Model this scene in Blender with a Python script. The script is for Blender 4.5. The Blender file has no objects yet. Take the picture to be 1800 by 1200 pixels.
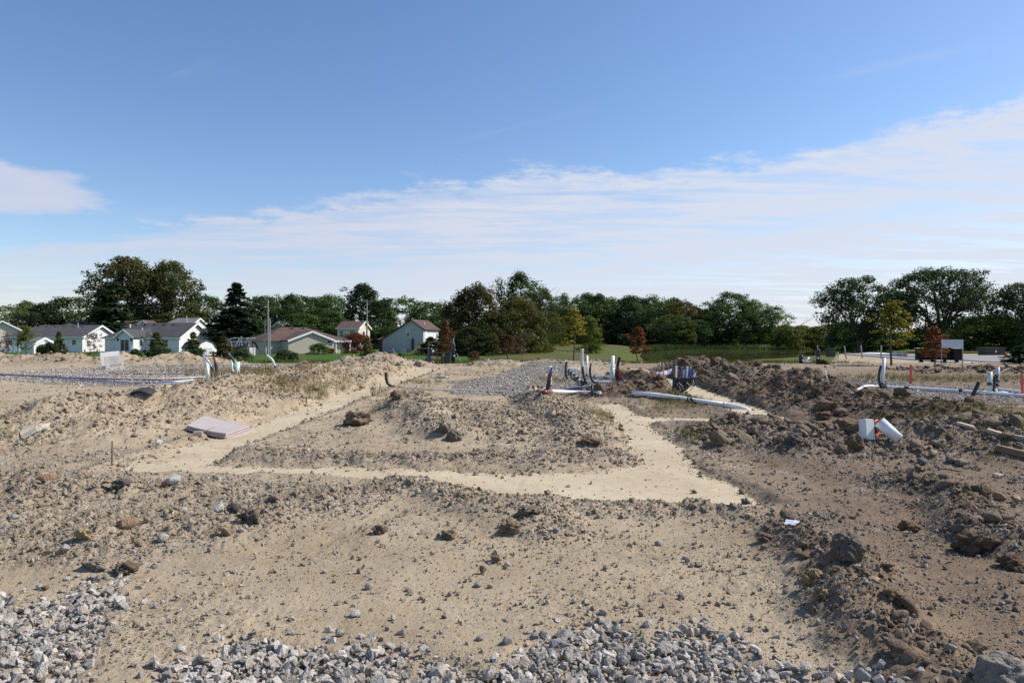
import bpy, math, random
import numpy as np
from mathutils import Vector, Matrix

R = math.radians
sc = bpy.context.scene
col = sc.collection
random.seed(7)
rng = np.random.default_rng(7)

# ------------------------------------------------------------------ camera
EYE = 1.6
F = 1200.0            # focal length in photo pixels (24 mm on a 36 mm sensor, 1800 px wide)
HOR = 596.0           # photo row of the horizon
cam = bpy.data.cameras.new('camera')
cam.lens = 24.0
cam.sensor_width = 36.0
cam.clip_start = 0.05
cam.clip_end = 9000
cam_ob = bpy.data.objects.new('camera', cam)
cam_ob.location = (0, 0, EYE)
cam_ob.rotation_euler = (R(90) - math.atan((600 - HOR) / F), 0, 0)
col.objects.link(cam_ob)
sc.camera = cam_ob

# ------------------------------------------------------------------ sun, sky, exposure
SUN_AZ = 76.0         # degrees clockwise from the view direction (+Y)
SUN_EL = 44.0
SKY_STRENGTH = 0.112
sun = bpy.data.lights.new('sun', 'SUN')
sun.energy = 4.0
sun.angle = R(0.55)
sun.color = (1.0, 0.945, 0.86)
sun_ob = bpy.data.objects.new('sun', sun)
sd = Vector((math.sin(R(SUN_AZ)) * math.cos(R(SUN_EL)), math.cos(R(SUN_AZ)) * math.cos(R(SUN_EL)), math.sin(R(SUN_EL))))
sun_ob.rotation_euler = sd.to_track_quat('Z', 'Y').to_euler()
sun_ob.location = (60, 40, 80)
col.objects.link(sun_ob)

sc.view_settings.view_transform = 'Standard'
sc.view_settings.look = 'None'
sc.view_settings.gamma = 1.0
sc.view_settings.use_curve_mapping = False
sc.view_settings.exposure = 0.46
sc.cycles.max_bounces = 6
sc.cycles.diffuse_bounces = 3
sc.cycles.glossy_bounces = 3
sc.cycles.transparent_max_bounces = 6
sc.cycles.use_denoising = False


class NG:
    """small helper for node graphs"""
    def __init__(self, tree):
        self.t = tree
        tree.nodes.clear()

    def n(self, typ, **kw):
        nd = self.t.nodes.new(typ)
        for k, v in kw.items():
            setattr(nd, k, v)
        return nd

    def l(self, a, b):
        self.t.links.new(a, b)

    def put(self, sock, v):
        if isinstance(v, bpy.types.NodeSocket):
            self.l(v, sock)
        elif v is not None:
            if hasattr(sock.default_value, '__len__') and not hasattr(v, '__len__'):
                v = [v] * len(sock.default_value)
            if hasattr(v, '__len__') and len(v) == 3 and len(sock.default_value) == 4:
                v = (*v, 1.0)
            sock.default_value = v

    def m(self, op, a, b=None, c=None, clamp=False):
        nd = self.n('ShaderNodeMath', operation=op, use_clamp=clamp)
        self.put(nd.inputs[0], a)
        if b is not None:
            self.put(nd.inputs[1], b)
        if c is not None:
            self.put(nd.inputs[2], c)
        return nd.outputs[0]

    def ss(self, v, lo, hi):
        nd = self.n('ShaderNodeMapRange', interpolation_type='SMOOTHSTEP')
        self.put(nd.inputs[0], v)
        nd.inputs[1].default_value = lo
        nd.inputs[2].default_value = hi
        return nd.outputs[0]

    def mr(self, v, lo, hi, a, b):
        nd = self.n('ShaderNodeMapRange')
        self.put(nd.inputs[0], v)
        for i, x in enumerate((lo, hi, a, b)):
            nd.inputs[i + 1].default_value = x
        return nd.outputs[0]

    def mix(self, f, a, b, mode='MIX'):
        nd = self.n('ShaderNodeMix', data_type='RGBA', blend_type=mode)
        self.put(nd.inputs[0], f)
        self.put(nd.inputs[6], a)
        self.put(nd.inputs[7], b)
        return nd.outputs[2]

    def noise(self, vec, scale, detail=4, rough=0.55, dist=0.0, dim='3D', out=0):
        nd = self.n('ShaderNodeTexNoise', noise_dimensions=dim)
        if vec is not None:
            self.l(vec, nd.inputs['Vector'])
        nd.inputs['Scale'].default_value = scale
        nd.inputs['Detail'].default_value = detail
        nd.inputs['Roughness'].default_value = rough
        nd.inputs['Distortion'].default_value = dist
        return nd.outputs[out]

    def xyz(self, x, y, z):
        nd = self.n('ShaderNodeCombineXYZ')
        self.put(nd.inputs[0], x)
        self.put(nd.inputs[1], y)
        self.put(nd.inputs[2], z)
        return nd.outputs[0]

    def ramp(self, f, stops):
        nd = self.n('ShaderNodeValToRGB')
        el = nd.color_ramp.elements
        while len(el) < len(stops):
            el.new(0.5)
        for e, (p, c) in zip(el, stops):
            e.position = p
            e.color = (*c, 1.0)
        self.put(nd.inputs[0], f)
        return nd.outputs[0]


world = bpy.data.worlds.new('World')
sc.world = world
world.use_nodes = True
g = NG(world.node_tree)
sky = g.n('ShaderNodeTexSky', sky_type='NISHITA', sun_disc=False)
sky.sun_elevation = R(SUN_EL)
sky.sun_rotation = R(SUN_AZ)
sky.altitude = 300
sky.air_density = 1.0
sky.dust_density = 0.6
sky.ozone_density = 2.5
tc = g.n('ShaderNodeTexCoord')
sep = g.n('ShaderNodeSeparateXYZ')
g.l(tc.outputs['Generated'], sep.inputs[0])
dx, dy, dz = sep.outputs
zc = g.m('ADD', g.m('MAXIMUM', dz, 0.0), 0.07)
u = g.m('DIVIDE', dx, zc)                    # a cloud sheet overhead, in units of its height
v = g.m('DIVIDE', dy, zc)
uv = g.xyz(u, v, 0.0)
# main bank: a sheet whose near edge runs across the view and comes closer on the right
warp = g.noise(g.xyz(g.m('MULTIPLY', u, 0.55), g.m('MULTIPLY', v, 0.55), 3.0), 1.0, 4, 0.55)
edge_n = g.noise(uv, 3.2, 7, 0.66)
edge = g.m('ADD', g.m('ADD', v, g.m('MULTIPLY', u, 0.36)), g.m('MULTIPLY', g.m('SUBTRACT', warp, 0.5), 1.1))
edge = g.m('ADD', edge, g.m('MULTIPLY', g.m('SUBTRACT', edge_n, 0.5), 1.25))
edge = g.m('ADD', edge, g.m('MULTIPLY', g.m('MAXIMUM', g.m('SUBTRACT', u, 1.1), 0.0), 0.85))
bank = g.ss(edge, 3.20, 3.50)
ripple = g.noise(g.xyz(g.m('MULTIPLY', u, 0.5), g.m('MULTIPLY', v, 1.9), 1.0), 2.2, 8, 0.64, 0.25)
broad = g.noise(g.xyz(g.m('MULTIPLY', u, 0.3), g.m('MULTIPLY', v, 0.8), 8.0), 1.0, 6, 0.6)
side = g.ss(g.m('DIVIDE', dx, g.m('MAXIMUM', dy, 0.05)), -0.55, 0.25)     # thicker on the right
den = g.m('ADD', g.m('MULTIPLY', g.ss(ripple, 0.36, 0.60), 0.62), g.m('MULTIPLY', g.ss(broad, 0.38, 0.62), 0.42))
den = g.m('MULTIPLY', den, g.mr(side, 0, 1, 0.70, 1.0))
fine = g.noise(g.xyz(g.m('MULTIPLY', u, 0.8), g.m('MULTIPLY', v, 1.5), 4.0), 7.5, 7, 0.68, 0.2)
den = g.m('MULTIPLY', den, g.mr(fine, 0.3, 0.7, 0.66, 1.22))
a_bank = g.m('MULTIPLY', bank, g.m('ADD', den, g.mr(side, 0, 1, 0.16, 0.36)), clamp=True)
# separate cloud on the left
aa = g.m('DIVIDE', dx, g.m('MAXIMUM', dy, 0.05))
ee = g.m('DIVIDE', dz, g.m('MAXIMUM', dy, 0.05))
ln = g.noise(g.xyz(g.m('MULTIPLY', aa, 6), g.m('MULTIPLY', ee, 26), 2.0), 1.0, 6, 0.6)
q1 = g.m('POWER', g.m('DIVIDE', g.m('ADD', aa, 0.80), 0.215), 2.0)
q2 = g.m('POWER', g.m('DIVIDE', g.m('SUBTRACT', ee, g.m('MULTIPLY_ADD', aa, -0.16, 0.105)), 0.044), 2.0)
dd = g.m('ADD', g.m('SQRT', g.m('ADD', q1, q2)), g.m('MULTIPLY', g.m('SUBTRACT', ln, 0.5), 1.5))
blob = g.m('MULTIPLY', g.ss(dd, 1.05, 0.72), g.mr(ln, 0.3, 0.7, 0.62, 1.0))
blob = g.m('MULTIPLY', blob, g.ss(dy, 0.05, 0.3))
# thin high streaks, up and to the right
st = g.noise(g.xyz(g.m('MULTIPLY_ADD', v, 1.7, g.m('MULTIPLY', u, 0.9)), g.m('MULTIPLY_ADD', u, 0.35, g.m('MULTIPLY', v, -0.2)), 5.0), 1.3, 6, 0.6, 0.4)
st2 = g.noise(uv, 0.55, 2, 0.5)
cir = g.m('MULTIPLY', g.m('MULTIPLY', g.ss(st, 0.53, 0.75), g.ss(st2, 0.48, 0.62)), 0.34)
cir = g.m('MULTIPLY', cir, g.ss(dz, 0.02, 0.2))
alpha = g.m('MAXIMUM', g.m('MAXIMUM', a_bank, blob), cir)
alpha = g.m('MULTIPLY', alpha, 0.9, clamp=True)
sky_c = g.n('ShaderNodeHueSaturation')
sky_c.inputs['Saturation'].default_value = 1.13
sky_c.inputs['Value'].default_value = 1.0
g.l(sky.outputs[0], sky_c.inputs['Color'])
cloud_c = g.mix(side, (4.35, 4.45, 5.2), (4.6, 4.9, 5.6))
sky_t = g.mix(1.0, sky_c.outputs[0], (1.06, 1.0, 1.02), 'MULTIPLY')
mixed = g.mix(alpha, sky_t, cloud_c)
bg = g.n('ShaderNodeBackground')
bg.inputs['Strength'].default_value = SKY_STRENGTH
g.l(mixed, bg.inputs['Color'])
wo = g.n('ShaderNodeOutputWorld')
g.l(bg.outputs[0], wo.inputs[0])

# ------------------------------------------------------------------ numpy noise
def _hash(ix, iy, seed):
    h = (ix.astype(np.int64) * 374761393 + iy.astype(np.int64) * 668265263 + seed * 974634777) & 0xFFFFFFFF
    h = ((h ^ (h >> 13)) * 1274126177) & 0xFFFFFFFF
    h = h ^ (h >> 16)
    return h


def rnd01(ix, iy, seed):
    return (_hash(ix, iy, seed) & 0xFFFFFF) / float(0xFFFFFF)


def pnoise(x, y, seed=0):
    xi = np.floor(x); yi = np.floor(y)
    xf = x - xi; yf = y - yi
    xi = xi.astype(np.int64); yi = yi.astype(np.int64)
    u_ = xf * xf * xf * (xf * (xf * 6 - 15) + 10)
    v_ = yf * yf * yf * (yf * (yf * 6 - 15) + 10)

    def gr(ox, oy):
        a = rnd01(xi + ox, yi + oy, seed) * 6.2831853
        return np.cos(a) * (xf - ox) + np.sin(a) * (yf - oy)
    a = gr(0, 0); b = gr(1, 0); c = gr(0, 1); d = gr(1, 1)
    return ((a + (b - a) * u_) * (1 - v_) + (c + (d - c) * u_) * v_) * 1.4


def fbm(x, y, octv, seed=0, gain=0.5, lac=2.03):
    s = np.zeros_like(x); amp = 1.0; f = 1.0
    for o in range(octv):
        s += amp * pnoise(x * f + 13.7 * o, y * f - 7.1 * o, seed + o * 17)
        amp *= gain; f *= lac
    return s


def lumps(x, y, cell, seed, prob, rmin, rmax, squash):
    """rounded clods: height of hemispheres scattered one per cell"""
    gx = x / cell; gy = y / cell
    ix = np.floor(gx).astype(np.int64); iy = np.floor(gy).astype(np.int64)
    out = np.zeros_like(x)
    for ox in (-1, 0, 1):
        for oy in (-1, 0, 1):
            cx = ix + ox; cy = iy + oy
            jx = cx + 0.15 + 0.7 * rnd01(cx, cy, seed)
            jy = cy + 0.15 + 0.7 * rnd01(cx, cy, seed + 1)
            rr = rmin + (rmax - rmin) * rnd01(cx, cy, seed + 2) ** 2
            pp = rnd01(cx, cy, seed + 3) < prob
            st_ = 0.7 + 0.6 * rnd01(cx, cy, seed + 4)
            d2 = ((gx - jx) / st_) ** 2 + ((gy - jy) * st_) ** 2
            h = np.sqrt(np.clip(rr * rr - d2, 0, None)) * squash
            out = np.maximum(out, np.where(pp, h, 0))
    return out * cell


def sstep(a, b, x):
    t = np.clip((x - a) / (b - a), 0, 1)
    return t * t * (3 - 2 * t)


def poly_sd(x, y, pts):
    """signed distance to a polygon (negative inside)"""
    d = np.full(x.shape, 1e9); inside = np.zeros(x.shape, bool)
    n = len(pts)
    for i in range(n):
        ax, ay = pts[i]; bx, by = pts[(i + 1) % n]
        ex, ey = bx - ax, by - ay
        t = np.clip(((x - ax) * ex + (y - ay) * ey) / (ex * ex + ey * ey), 0, 1)
        d = np.minimum(d, np.hypot(x - ax - t * ex, y - ay - t * ey))
        c = ((ay > y) != (by > y)) & (x < (bx - ax) * (y - ay) / (by - ay + 1e-12) + ax)
        inside ^= c
    return np.where(inside, -d, d)


def line_hr(x, y, pts):
    """ridge along a polyline of (x, y, height, half width): returns height*profile and profile"""
    best = np.zeros(x.shape); prof = np.zeros(x.shape)
    segs = list(zip(pts[:-1], pts[1:])) if len(pts) > 1 else [(pts[0], pts[0])]
    for (ax, ay, ah, ar), (bx, by, bh, br) in segs:
        ex, ey = bx - ax, by - ay
        L = ex * ex + ey * ey + 1e-9
        t = np.clip(((x - ax) * ex + (y - ay) * ey) / L, 0, 1)
        d = np.hypot(x - ax - t * ex, y - ay - t * ey) / (ar + (br - ar) * t)
        s = np.clip(1 - d, 0, 1)
        p = 0.55 * s * s * (3 - 2 * s) + 0.45 * s
        hh = (ah + (bh - ah) * t) * p
        best = np.maximum(best, hh); prof = np.maximum(prof, p)
    return best, prof

# ------------------------------------------------------------------ terrain
FOOTINGS = {
    'front': [(-4.9, 8.25), (-3.87, 8.3), (-2.33, 8.24), (-1.31, 7.78), (-.45, 7.5), (0, 7.12), (.65, 6.92), (1.49, 6.84),
              (2.15, 6.54), (2.42, 6.66), (2.5, 7.42), (2.36, 8.03), (2.36, 9.17), (2.52, 10.6), (2.57, 12.2), (2.6, 13.15),
              (3.2, 13.3), (4.3, 13.2), (5.0, 13.3), (5.0, 14.1), (4.4, 14.15), (3.2, 14.2), (2.75, 14.4), (2.7, 16.0), (2.75, 17.2), (2.1, 17.2),
              (2.1, 14.5), (2.02, 12.2), (1.88, 10.9), (1.72, 9.3), (1.66, 8.9), (1.14, 8.53), (.69, 8.31), (0, 8.24),
              (-.7, 8.45), (-1.43, 8.6), (-2.48, 8.72), (-3.83, 8.8), (-4.0, 9.3), (-4.12, 10.5), (-4.12, 14), (-4.1, 20),
              (-4.05, 28), (-4.0, 38), (-5.0, 38), (-4.95, 28), (-4.95, 20), (-4.95, 14), (-5.0, 10.5), (-5.05, 9)],
    'right': [(4.75, 12.0), (5.0, 15), (5.35, 22), (5.8, 28), (6.3, 38), (7.2, 38), (6.7, 28), (6.1, 21), (5.75, 15.5), (5.55, 12.2)],
    'left': [(-11.1, 11.0), (-10.1, 11.0), (-10.3, 20), (-10.6, 24), (-11.6, 24), (-11.3, 18)],
    'back': [(-4.0, 38.2), (.4, 38.2), (.4, 39.2), (-4.0, 39.2)],
    'lot': [(9.3, 16.2), (14.5, 16.0), (20, 15.8), (20, 16.4), (14.5, 16.6), (9.3, 16.8)],
    'far': [(17.6, 24.6), (24, 22.6), (24, 23.4), (17.6, 25.4)],
}
MOUNDS = {   # polylines of x, y, height, half width
    'spoil heap beside the left footing': [(-8.3, 9.6, .22, 1.6), (-7.5, 11.2, .5, 2.2), (-7.1, 13.3, .60, 2.3), (-7.0, 17, .60, 2.3), (-7.05, 22, .60, 2.4), (-7.0, 28, .52, 2.4), (-6.9, 33, .48, 2.3), (-6.8, 37, .36, 2.2)],
    'far left heaps': [(-37, 44, .62, 3), (-34, 45, .72, 3), (-31.5, 45, .48, 2.4), (-29.3, 44.5, .66, 2.2), (-27.2, 44, .42, 2.2), (-25.4, 44.5, .68, 2.3), (-23.6, 44, .36, 2.0), (-21.8, 45, .70, 2.1), (-20.2, 45, .52, 1.8), (-18.6, 45, .2, 1.6)],
    'back heap by the footing end': [(-9.5, 42, .55, 2.5), (-8.2, 41, .72, 2.6), (-7.2, 40.5, .62, 2.5), (-5.9, 41, .34, 2)],
    'middle far heaps': [(-1.6, 42, .26, 1.6), (-.6, 42.5, .32, 1.6), (.8, 43, .16, 1.4), (2.2, 44, .28, 2.0), (4.2, 43.5, .24, 1.8), (5.8, 41, .26, 1.6)],
    'dark heap on the right': [(9.3, 36, .42, 2.3), (8.6, 33, .58, 2.4), (7.9, 29, .68, 2.4), (8.2, 24, .60, 2.5), (8.0, 20, .66, 2.5), (7.6, 17, .60, 2.3), (7.5, 14.5, .46, 2.0), (7.9, 12.3, .36, 2.0)],
    'rough heap in front of the elbow pipe': [(3.15, 10.0, .11, .8), (3.4, 11.4, .16, 1.0), (4.05, 11.8, .22, 1.2), (4.7, 11.0, .22, 1.4), (4.2, 9.6, .2, 1.2), (5.2, 9.9, .3, 1.5), (6.4, 9.9, .36, 1.6), (7.6, 10.2, .38, 1.7), (9.2, 10.8, .3, 1.6)],
    'brown heap across the pipe': [(2.0, 18.5, .26, .7), (2.6, 18.3, .40, 1.0), (3.4, 18.2, .42, 1.1), (4.2, 17.8, .22, .8)],
    'brown bank beyond the pipes': [(4.0, 26, .3, 1.0), (4.6, 24.5, .45, 1.2), (5.0, 22.5, .3, 1.0)],
    'rubble left': [(-6.8, 7.0, .16, 1.6), (-4.8, 6.6, .17, 1.5), (-3.2, 6.9, .13, 1.2), (-1.9, 6.6, .09, .9)],
    'rubble left near': [(-4.9, 5.3, .14, .9), (-3.6, 5.4, .16, 1.0), (-2.2, 5.7, .14, .8)],
    'row a': [(-2.7, 18.2, .26, .9), (-2.2, 15.5, .3, 1.0), (-1.6, 13, .26, .9), (-1.0, 11.2, .2, .8)],
    'row b': [(.6, 18.8, .3, .8), (.75, 16, .3, .9), (1.0, 13.5, .24, .9), (1.1, 11.5, .18, .9), (.9, 10.2, .1, .8)],
    'row middle': [(-1.4, 16.5, .12, 1.5), (-.5, 13.2, .15, 1.6), (.1, 11.3, .13, 1.4)],
    'pebbly edge': [(-4.0, 9.25, .05, .5), (-2.5, 9.2, .1, .5), (-1.2, 9.1, .1, .5), (.2, 8.95, .1, .5), (1.3, 9.2, .12, .6)],
    'ruts right': [(2.3, 5.8, .05, .35), (2.3, 5.3, .14, .45), (2.2, 4.9, .17, .5), (2.15, 4.2, .18, .5), (2.05, 3.6, .13, .45), (2.0, 3.1, .1, .4)],
    'ruts far right': [(4.3, 7.4, .14, .6), (4.2, 6.3, .16, .6), (3.9, 5.4, .2, .6), (4.0, 4.7, .17, .5)],
    'lip': [(-1.2, 7.2, .06, .4), (0.2, 6.6, .07, .4), (1.2, 6.38, .07, .4), (2.0, 6.1, .04, .3)],
    'ridge centre': [(-.5, 6.6, .08, .5), (0.1, 6.2, .1, .45), (.15, 5.6, .06, .4)],
    'kerb bank': [(20, 33, .2, 3), (27, 32, .22, 3), (34, 31, .2, 3)],
}
BROWN = {'dark heap on the right': .95, 'rough heap in front of the elbow pipe': .75, 'brown heap across the pipe': 1.25, 'brown bank beyond the pipes': 1.0,
         'ruts right': .8, 'ruts far right': .85, 'kerb bank': .7}
GRAY = {'rubble left': .75, 'rubble left near': .6, 'row a': .6, 'row b': .55, 'row middle': .5, 'pebbly edge': .7, 'lip': .4, 'rough heap in front of the elbow pipe': .6,
        'spoil heap beside the left footing': .28, 'middle far heaps': .6, 'ridge centre': .3}
GRAVEL_PADS = {
    'patch': [(2.85, 12.5), (3.2, 13.15), (4.1, 13.05), (3.7, 12.3)],
    'left': [(-25, 31), (-24, 40), (-19, 43.5), (-13, 43.5), (-10, 37), (-9.4, 24), (-14, 23), (-19, 26)],
    'centre': [(-1.9, 20.0), (-2.2, 25.6), (-.6, 30.4), (.1, 37), (.9, 43), (3.3, 43.5), (3.2, 34.7), (4.2, 29), (3.9, 21), (2.7, 19.9), (.9, 19.1)],
    'right': [(9.7, 22.5), (11.5, 27.5), (15, 27.2), (14.2, 23.1), (16.5, 21), (22, 19), (20, 17.2), (14, 17.0), (11.0, 17.1), (9.9, 18.9)],
}
GRAVEL_BED = {
    'left': [(-4.2, 3.75), (-3.09, 4.12), (-2.78, 4.42), (-2.55, 4.66), (-2.33, 4.09), (-2.26, 3.77), (-2.13, 3.4), (-1.95, 3.0), (-1.9, 2.3), (-4.2, 2.3)],
    'front': [(-1.72, 3.15), (-1.64, 3.42), (-1.5, 3.75), (-1.35, 3.74), (-1.0, 3.52), (-.86, 3.70), (-.59, 3.55), (-.25, 3.36), (-.06, 3.45), (.12, 3.66),
              (.32, 3.82), (.62, 3.75), (1.1, 3.8), (1.29, 3.6), (1.36, 3.3), (1.7, 3.2), (1.9, 2.3), (-1.75, 2.3)],
}
POND = [(16.5, 71), (24.8, 73.5), (38, 91), (60, 120), (84, 148), (94, 170), (72, 177), (44, 176), (35.5, 165), (29.5, 142), (21.8, 105)]
ROAD = [(35.6, 40), (36.8, 46), (37.6, 51), (39.2, 63), (45.2, 92), (48, 98), (54, 99), (58.5, 92), (61, 77), (64, 60), (66, 40)]
POND_Z = -1.0

ys = list(2.3 * np.exp(np.arange(0, 1000) * 0.0039))
ys = [y for y in ys if y < 47]
while ys[-1] < 420:
    ys.append(ys[-1] * 1.011)
ys = np.array(ys)
us = np.concatenate([np.linspace(-1.25, -.83, 48)[:-1], np.linspace(-.83, .83, 790), np.linspace(.83, 1.25, 48)[1:]])
NR, NC = len(ys), len(us)
NEAR = int(np.searchsorted(ys, 47))
GY = np.repeat(ys[:, None], NC, 1)
GX = GY * us[None, :]


def base_z(x, y):
    z = -0.45 * sstep(44, 62, y) - 0.15 * sstep(70, 110, y)
    return z


def far_shape(x, y):
    """large gentle shapes: lawn, meadow, pond bank"""
    z = base_z(x, y)
    z = z + .12 * fbm(x / 19, y / 19, 2, 5) * sstep(48, 70, y) * (1 - sstep(20, 34, x) * (1 - sstep(100, 120, y)))
    z = z + .9 * np.exp(-(((x - 2) / 9) ** 2 + ((y - 118) / 22) ** 2))           # slope in the meadow
    z = z + .35 * np.exp(-(((x - 13) / 13) ** 2 + ((y - 165) / 30) ** 2))
    z = z + .62 * sstep(176, 200, y) * sstep(0, 12, x)
    sdp = poly_sd(x, y, POND)
    un = x / np.maximum(y, 1)
    win = sstep(.14, .21, un) * (1 - sstep(.315, .37, un))
    drop = -.05 - .0435 * np.clip(y - 46.5, 0, 22.5)
    z = z * (1 - win) + np.minimum(z, np.where(y < 46, z, drop)) * win
    z = np.where(y > 47, POND_Z - .5 + (z - POND_Z + .5) * sstep(-2.5, 3.5, sdp), z)
    sdr = poly_sd(x, y, ROAD)
    z = z + (-0.47 - z) * (1 - sstep(0, 3.0, sdr))
    return z


def build_height():
    x = GX[:NEAR].ravel(); y = GY[:NEAR].ravel()
    z = base_z(x, y)
    wx = x + .22 * fbm(x / 1.1, y / 1.1, 3, 11) + .06 * pnoise(x / .25, y / .25, 12)
    wy = y + .22 * fbm(x / 1.1, y / 1.1, 3, 21) + .06 * pnoise(x / .25, y / .25, 22)
    n_lo = fbm(x / 1.7, y / 1.7, 3, 31)
    n_md = fbm(x / .45, y / .45, 3, 41)
    mound = np.zeros_like(x); prof = np.zeros_like(x); which = np.zeros(x.shape, np.int16)
    brown = np.zeros_like(x); gray = np.zeros_like(x)
    for k, (nm, pts) in enumerate(MOUNDS.items()):
        h, p = line_hr(wx, wy, pts)
        h = h * (1 + .30 * n_lo * (p > 0) + .14 * n_md)
        which = np.where(h > mound + .02, k + 1, which)
        mound = np.maximum(mound, h) + .25 * np.minimum(mound, h)
        prof = np.maximum(prof, p)
        if nm in BROWN:
            brown = np.maximum(brown, BROWN[nm] * sstep(.02, .45, p + .1 * n_md))
        if nm in GRAY:
            gray = np.maximum(gray, GRAY[nm] * sstep(.0, .4, p + .1 * n_md))
    sdf = np.full(x.shape, 1e9)
    for pts in FOOTINGS.values():
        sdf = np.minimum(sdf, poly_sd(x + .11 * fbm(x / .5, y / .5, 2, 51) + .035 * pnoise(x / .1, y / .1, 53), y + .11 * fbm(x / .5, y / .5, 2, 52) + .035 * pnoise(x / .1, y / .1, 54), pts))
    sdg = np.full(x.shape, 1e9); sdb = np.full(x.shape, 1e9)
    for pts in GRAVEL_PADS.values():
        sdg = np.minimum(sdg, poly_sd(wx, wy, pts))
    for pts in GRAVEL_BED.values():
        sdb = np.minimum(sdb, poly_sd(x + .16 * fbm(x / .3, y / .3, 2, 61), y + .16 * fbm(x / .3, y / .3, 2, 62), pts))
    # roughness of the soil: 0 washed smooth .. 1 cloddy
    patch = sstep(-.25, .55, fbm(x / 1.3, y / 1.3, 4, 71))
    rough = np.clip(.10 + .38 * patch + 1.1 * sstep(.02, .4, prof) * np.clip(mound / .14, .45, 1), 0, 1.25)
    rough = rough * (1 - .45 * np.exp(-(((x + .3) / 1.6) ** 2 + ((y - 4.6) / .9) ** 2)))
    rough = np.where(sdg < 0, rough * .5, rough)
    foot = 1 - sstep(-.02, .12, sdf)
    rough *= (1 - foot)
    z = z + mound * (1 - .97 * (1 - sstep(-.05, .5, sdf)))
    z = z + .035 * n_lo + .012 * fbm(x / .3, y / .3, 3, 81) * (.3 + rough)
    # clods, three sizes, in the rough parts only
    m = rough > .12
    c1 = np.zeros_like(x); c2 = np.zeros_like(x); c3 = np.zeros_like(x)
    xm = x[m]; ym = y[m]
    jx = xm + .02 * pnoise(xm / .05, ym / .05, 91); jy = ym + .02 * pnoise(xm / .05, ym / .05, 92)
    c1[m] = lumps(jx, jy, .30, 101, .38, .16, .52, .62)
    c2[m] = lumps(jx, jy, .13, 111, .55, .18, .52, .72)
    mm = m & (y < 22)
    xm = x[mm]; ym = y[mm]
    jx = xm + .01 * pnoise(xm / .02, ym / .02, 93); jy = ym + .01 * pnoise(xm / .02, ym / .02, 94)
    c3[mm] = lumps(jx, jy, .055, 121, .6, .2, .52, .8)
    farm = sstep(12, 24, y)
    z = z + rough * (.45 * c1 * sstep(.3, .8, rough) + (.42 + .35 * farm) * c2 + .85 * c3)
    z = z + rough * .014 * fbm(x / .085, y / .085, 3, 131, .6)
    z = z + .0025 * pnoise(x / .022, y / .022, 141) * (1 - foot)
    z = np.where(sdf < .3, z * sstep(-.02, .3, sdf) + (-.045 + .008 * pnoise(x / .6, y / .6, 151) + .003 * pnoise(x / .12, y / .12, 152)) * (1 - sstep(-.02, .3, sdf)), z)
    z = z - .03 * (1 - sstep(-.12, .05, sdb))
    # edge lip of soil along the footings
    z = z + .03 * np.exp(-((sdf - .22) / .12) ** 2) * (1 + .8 * n_md)
    brown = np.maximum(brown, .88 * sstep(1.1, 3.4, x - .10 * (y - 6) + .6 * n_lo) * (1 - sstep(26, 40, y) * .4))
    brown = np.maximum(brown, .65 * np.exp(-(((x - 4.2) / 2.6) ** 2 + ((y - 20) / 6) ** 2)))
    gray = np.maximum(gray, .4 * patch * sstep(0, 1, rough))
    gray = np.maximum(gray, .5 * sstep(-1.5, -3.5, x) * sstep(4.6, 5.6, y) * (1 - sstep(9, 12, y)))
    # hand over to the far shapes
    fz = far_shape(x, y)
    t = sstep(43, 47, y) * (1 - sstep(.1, .3, prof))
    z = np.where(y > 40, z * (1 - t) + fz * t, z)
    Z = np.empty((NR, NC)); Z[:NEAR] = z.reshape(NEAR, NC)
    xf = GX[NEAR:].ravel(); yf = GY[NEAR:].ravel()
    hz = far_shape(xf, yf)
    mo = np.zeros_like(xf)
    for nm in ('far left heaps', 'kerb bank', 'middle far heaps'):
        h, p = line_hr(xf, yf, MOUNDS[nm]); mo = np.maximum(mo, h)
    soil = sstep(22, 30, xf) * (1 - sstep(60, 72, yf)) * sstep(-.5, 3, poly_sd(xf, yf, ROAD))
    hz = hz + mo + soil * .05 * fbm(xf / 1.5, yf / 1.5, 3, 161)
    Z[NEAR:] = hz.reshape(NR - NEAR, NC)

    def full(a, fill=0.0, dt=float):
        o = np.full((NR, NC), fill, dt); o[:NEAR] = a.reshape(NEAR, NC); return o
    D = dict(brown=full(brown), gray=full(gray), rough=full(rough), sdf=full(sdf, 9), sdg=full(sdg, 9), sdb=full(sdb, 9), mound=full(mound), which=full(which, 0, np.int16), prof=full(prof))
    return Z, D


GZ, D = build_height()


def samp(A, x, y):
    """bilinear lookup of a grid field at world positions"""
    x = np.atleast_1d(np.asarray(x, float)); y = np.atleast_1d(np.asarray(y, float))
    yy = np.clip(y, ys[0], ys[-1] * .999)
    r = np.clip(np.searchsorted(ys, yy) - 1, 0, NR - 2)
    fr = (yy - ys[r]) / (ys[r + 1] - ys[r])
    uu = np.clip(x / yy, us[0] + 1e-6, us[-1] - 1e-6)
    c = np.clip(np.searchsorted(us, uu) - 1, 0, NC - 2)
    fc = (uu - us[c]) / (us[c + 1] - us[c])
    return (A[r, c] * (1 - fr) * (1 - fc) + A[r + 1, c] * fr * (1 - fc) + A[r, c + 1] * (1 - fr) * fc + A[r + 1, c + 1] * fr * fc)


def gz(x, y):
    return float(samp(GZ, x, y)[0])


_yy = np.exp(np.linspace(math.log(2.5), math.log(400), 6000))


def hit(px, py, ymin=0.0):
    """where the line of sight through a photo point first meets the ground"""
    z = EYE - (py - HOR) / F * _yy
    x = (px - 900) / F * _yy
    k = np.argmax((samp(GZ, x, _yy) >= z) & (_yy >= ymin))
    if k == 0:
        k = len(_yy) - 1
    return float(x[k]), float(_yy[k]), float(z[k])


def X(px, y):
    return (px - 900) / F * y


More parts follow.
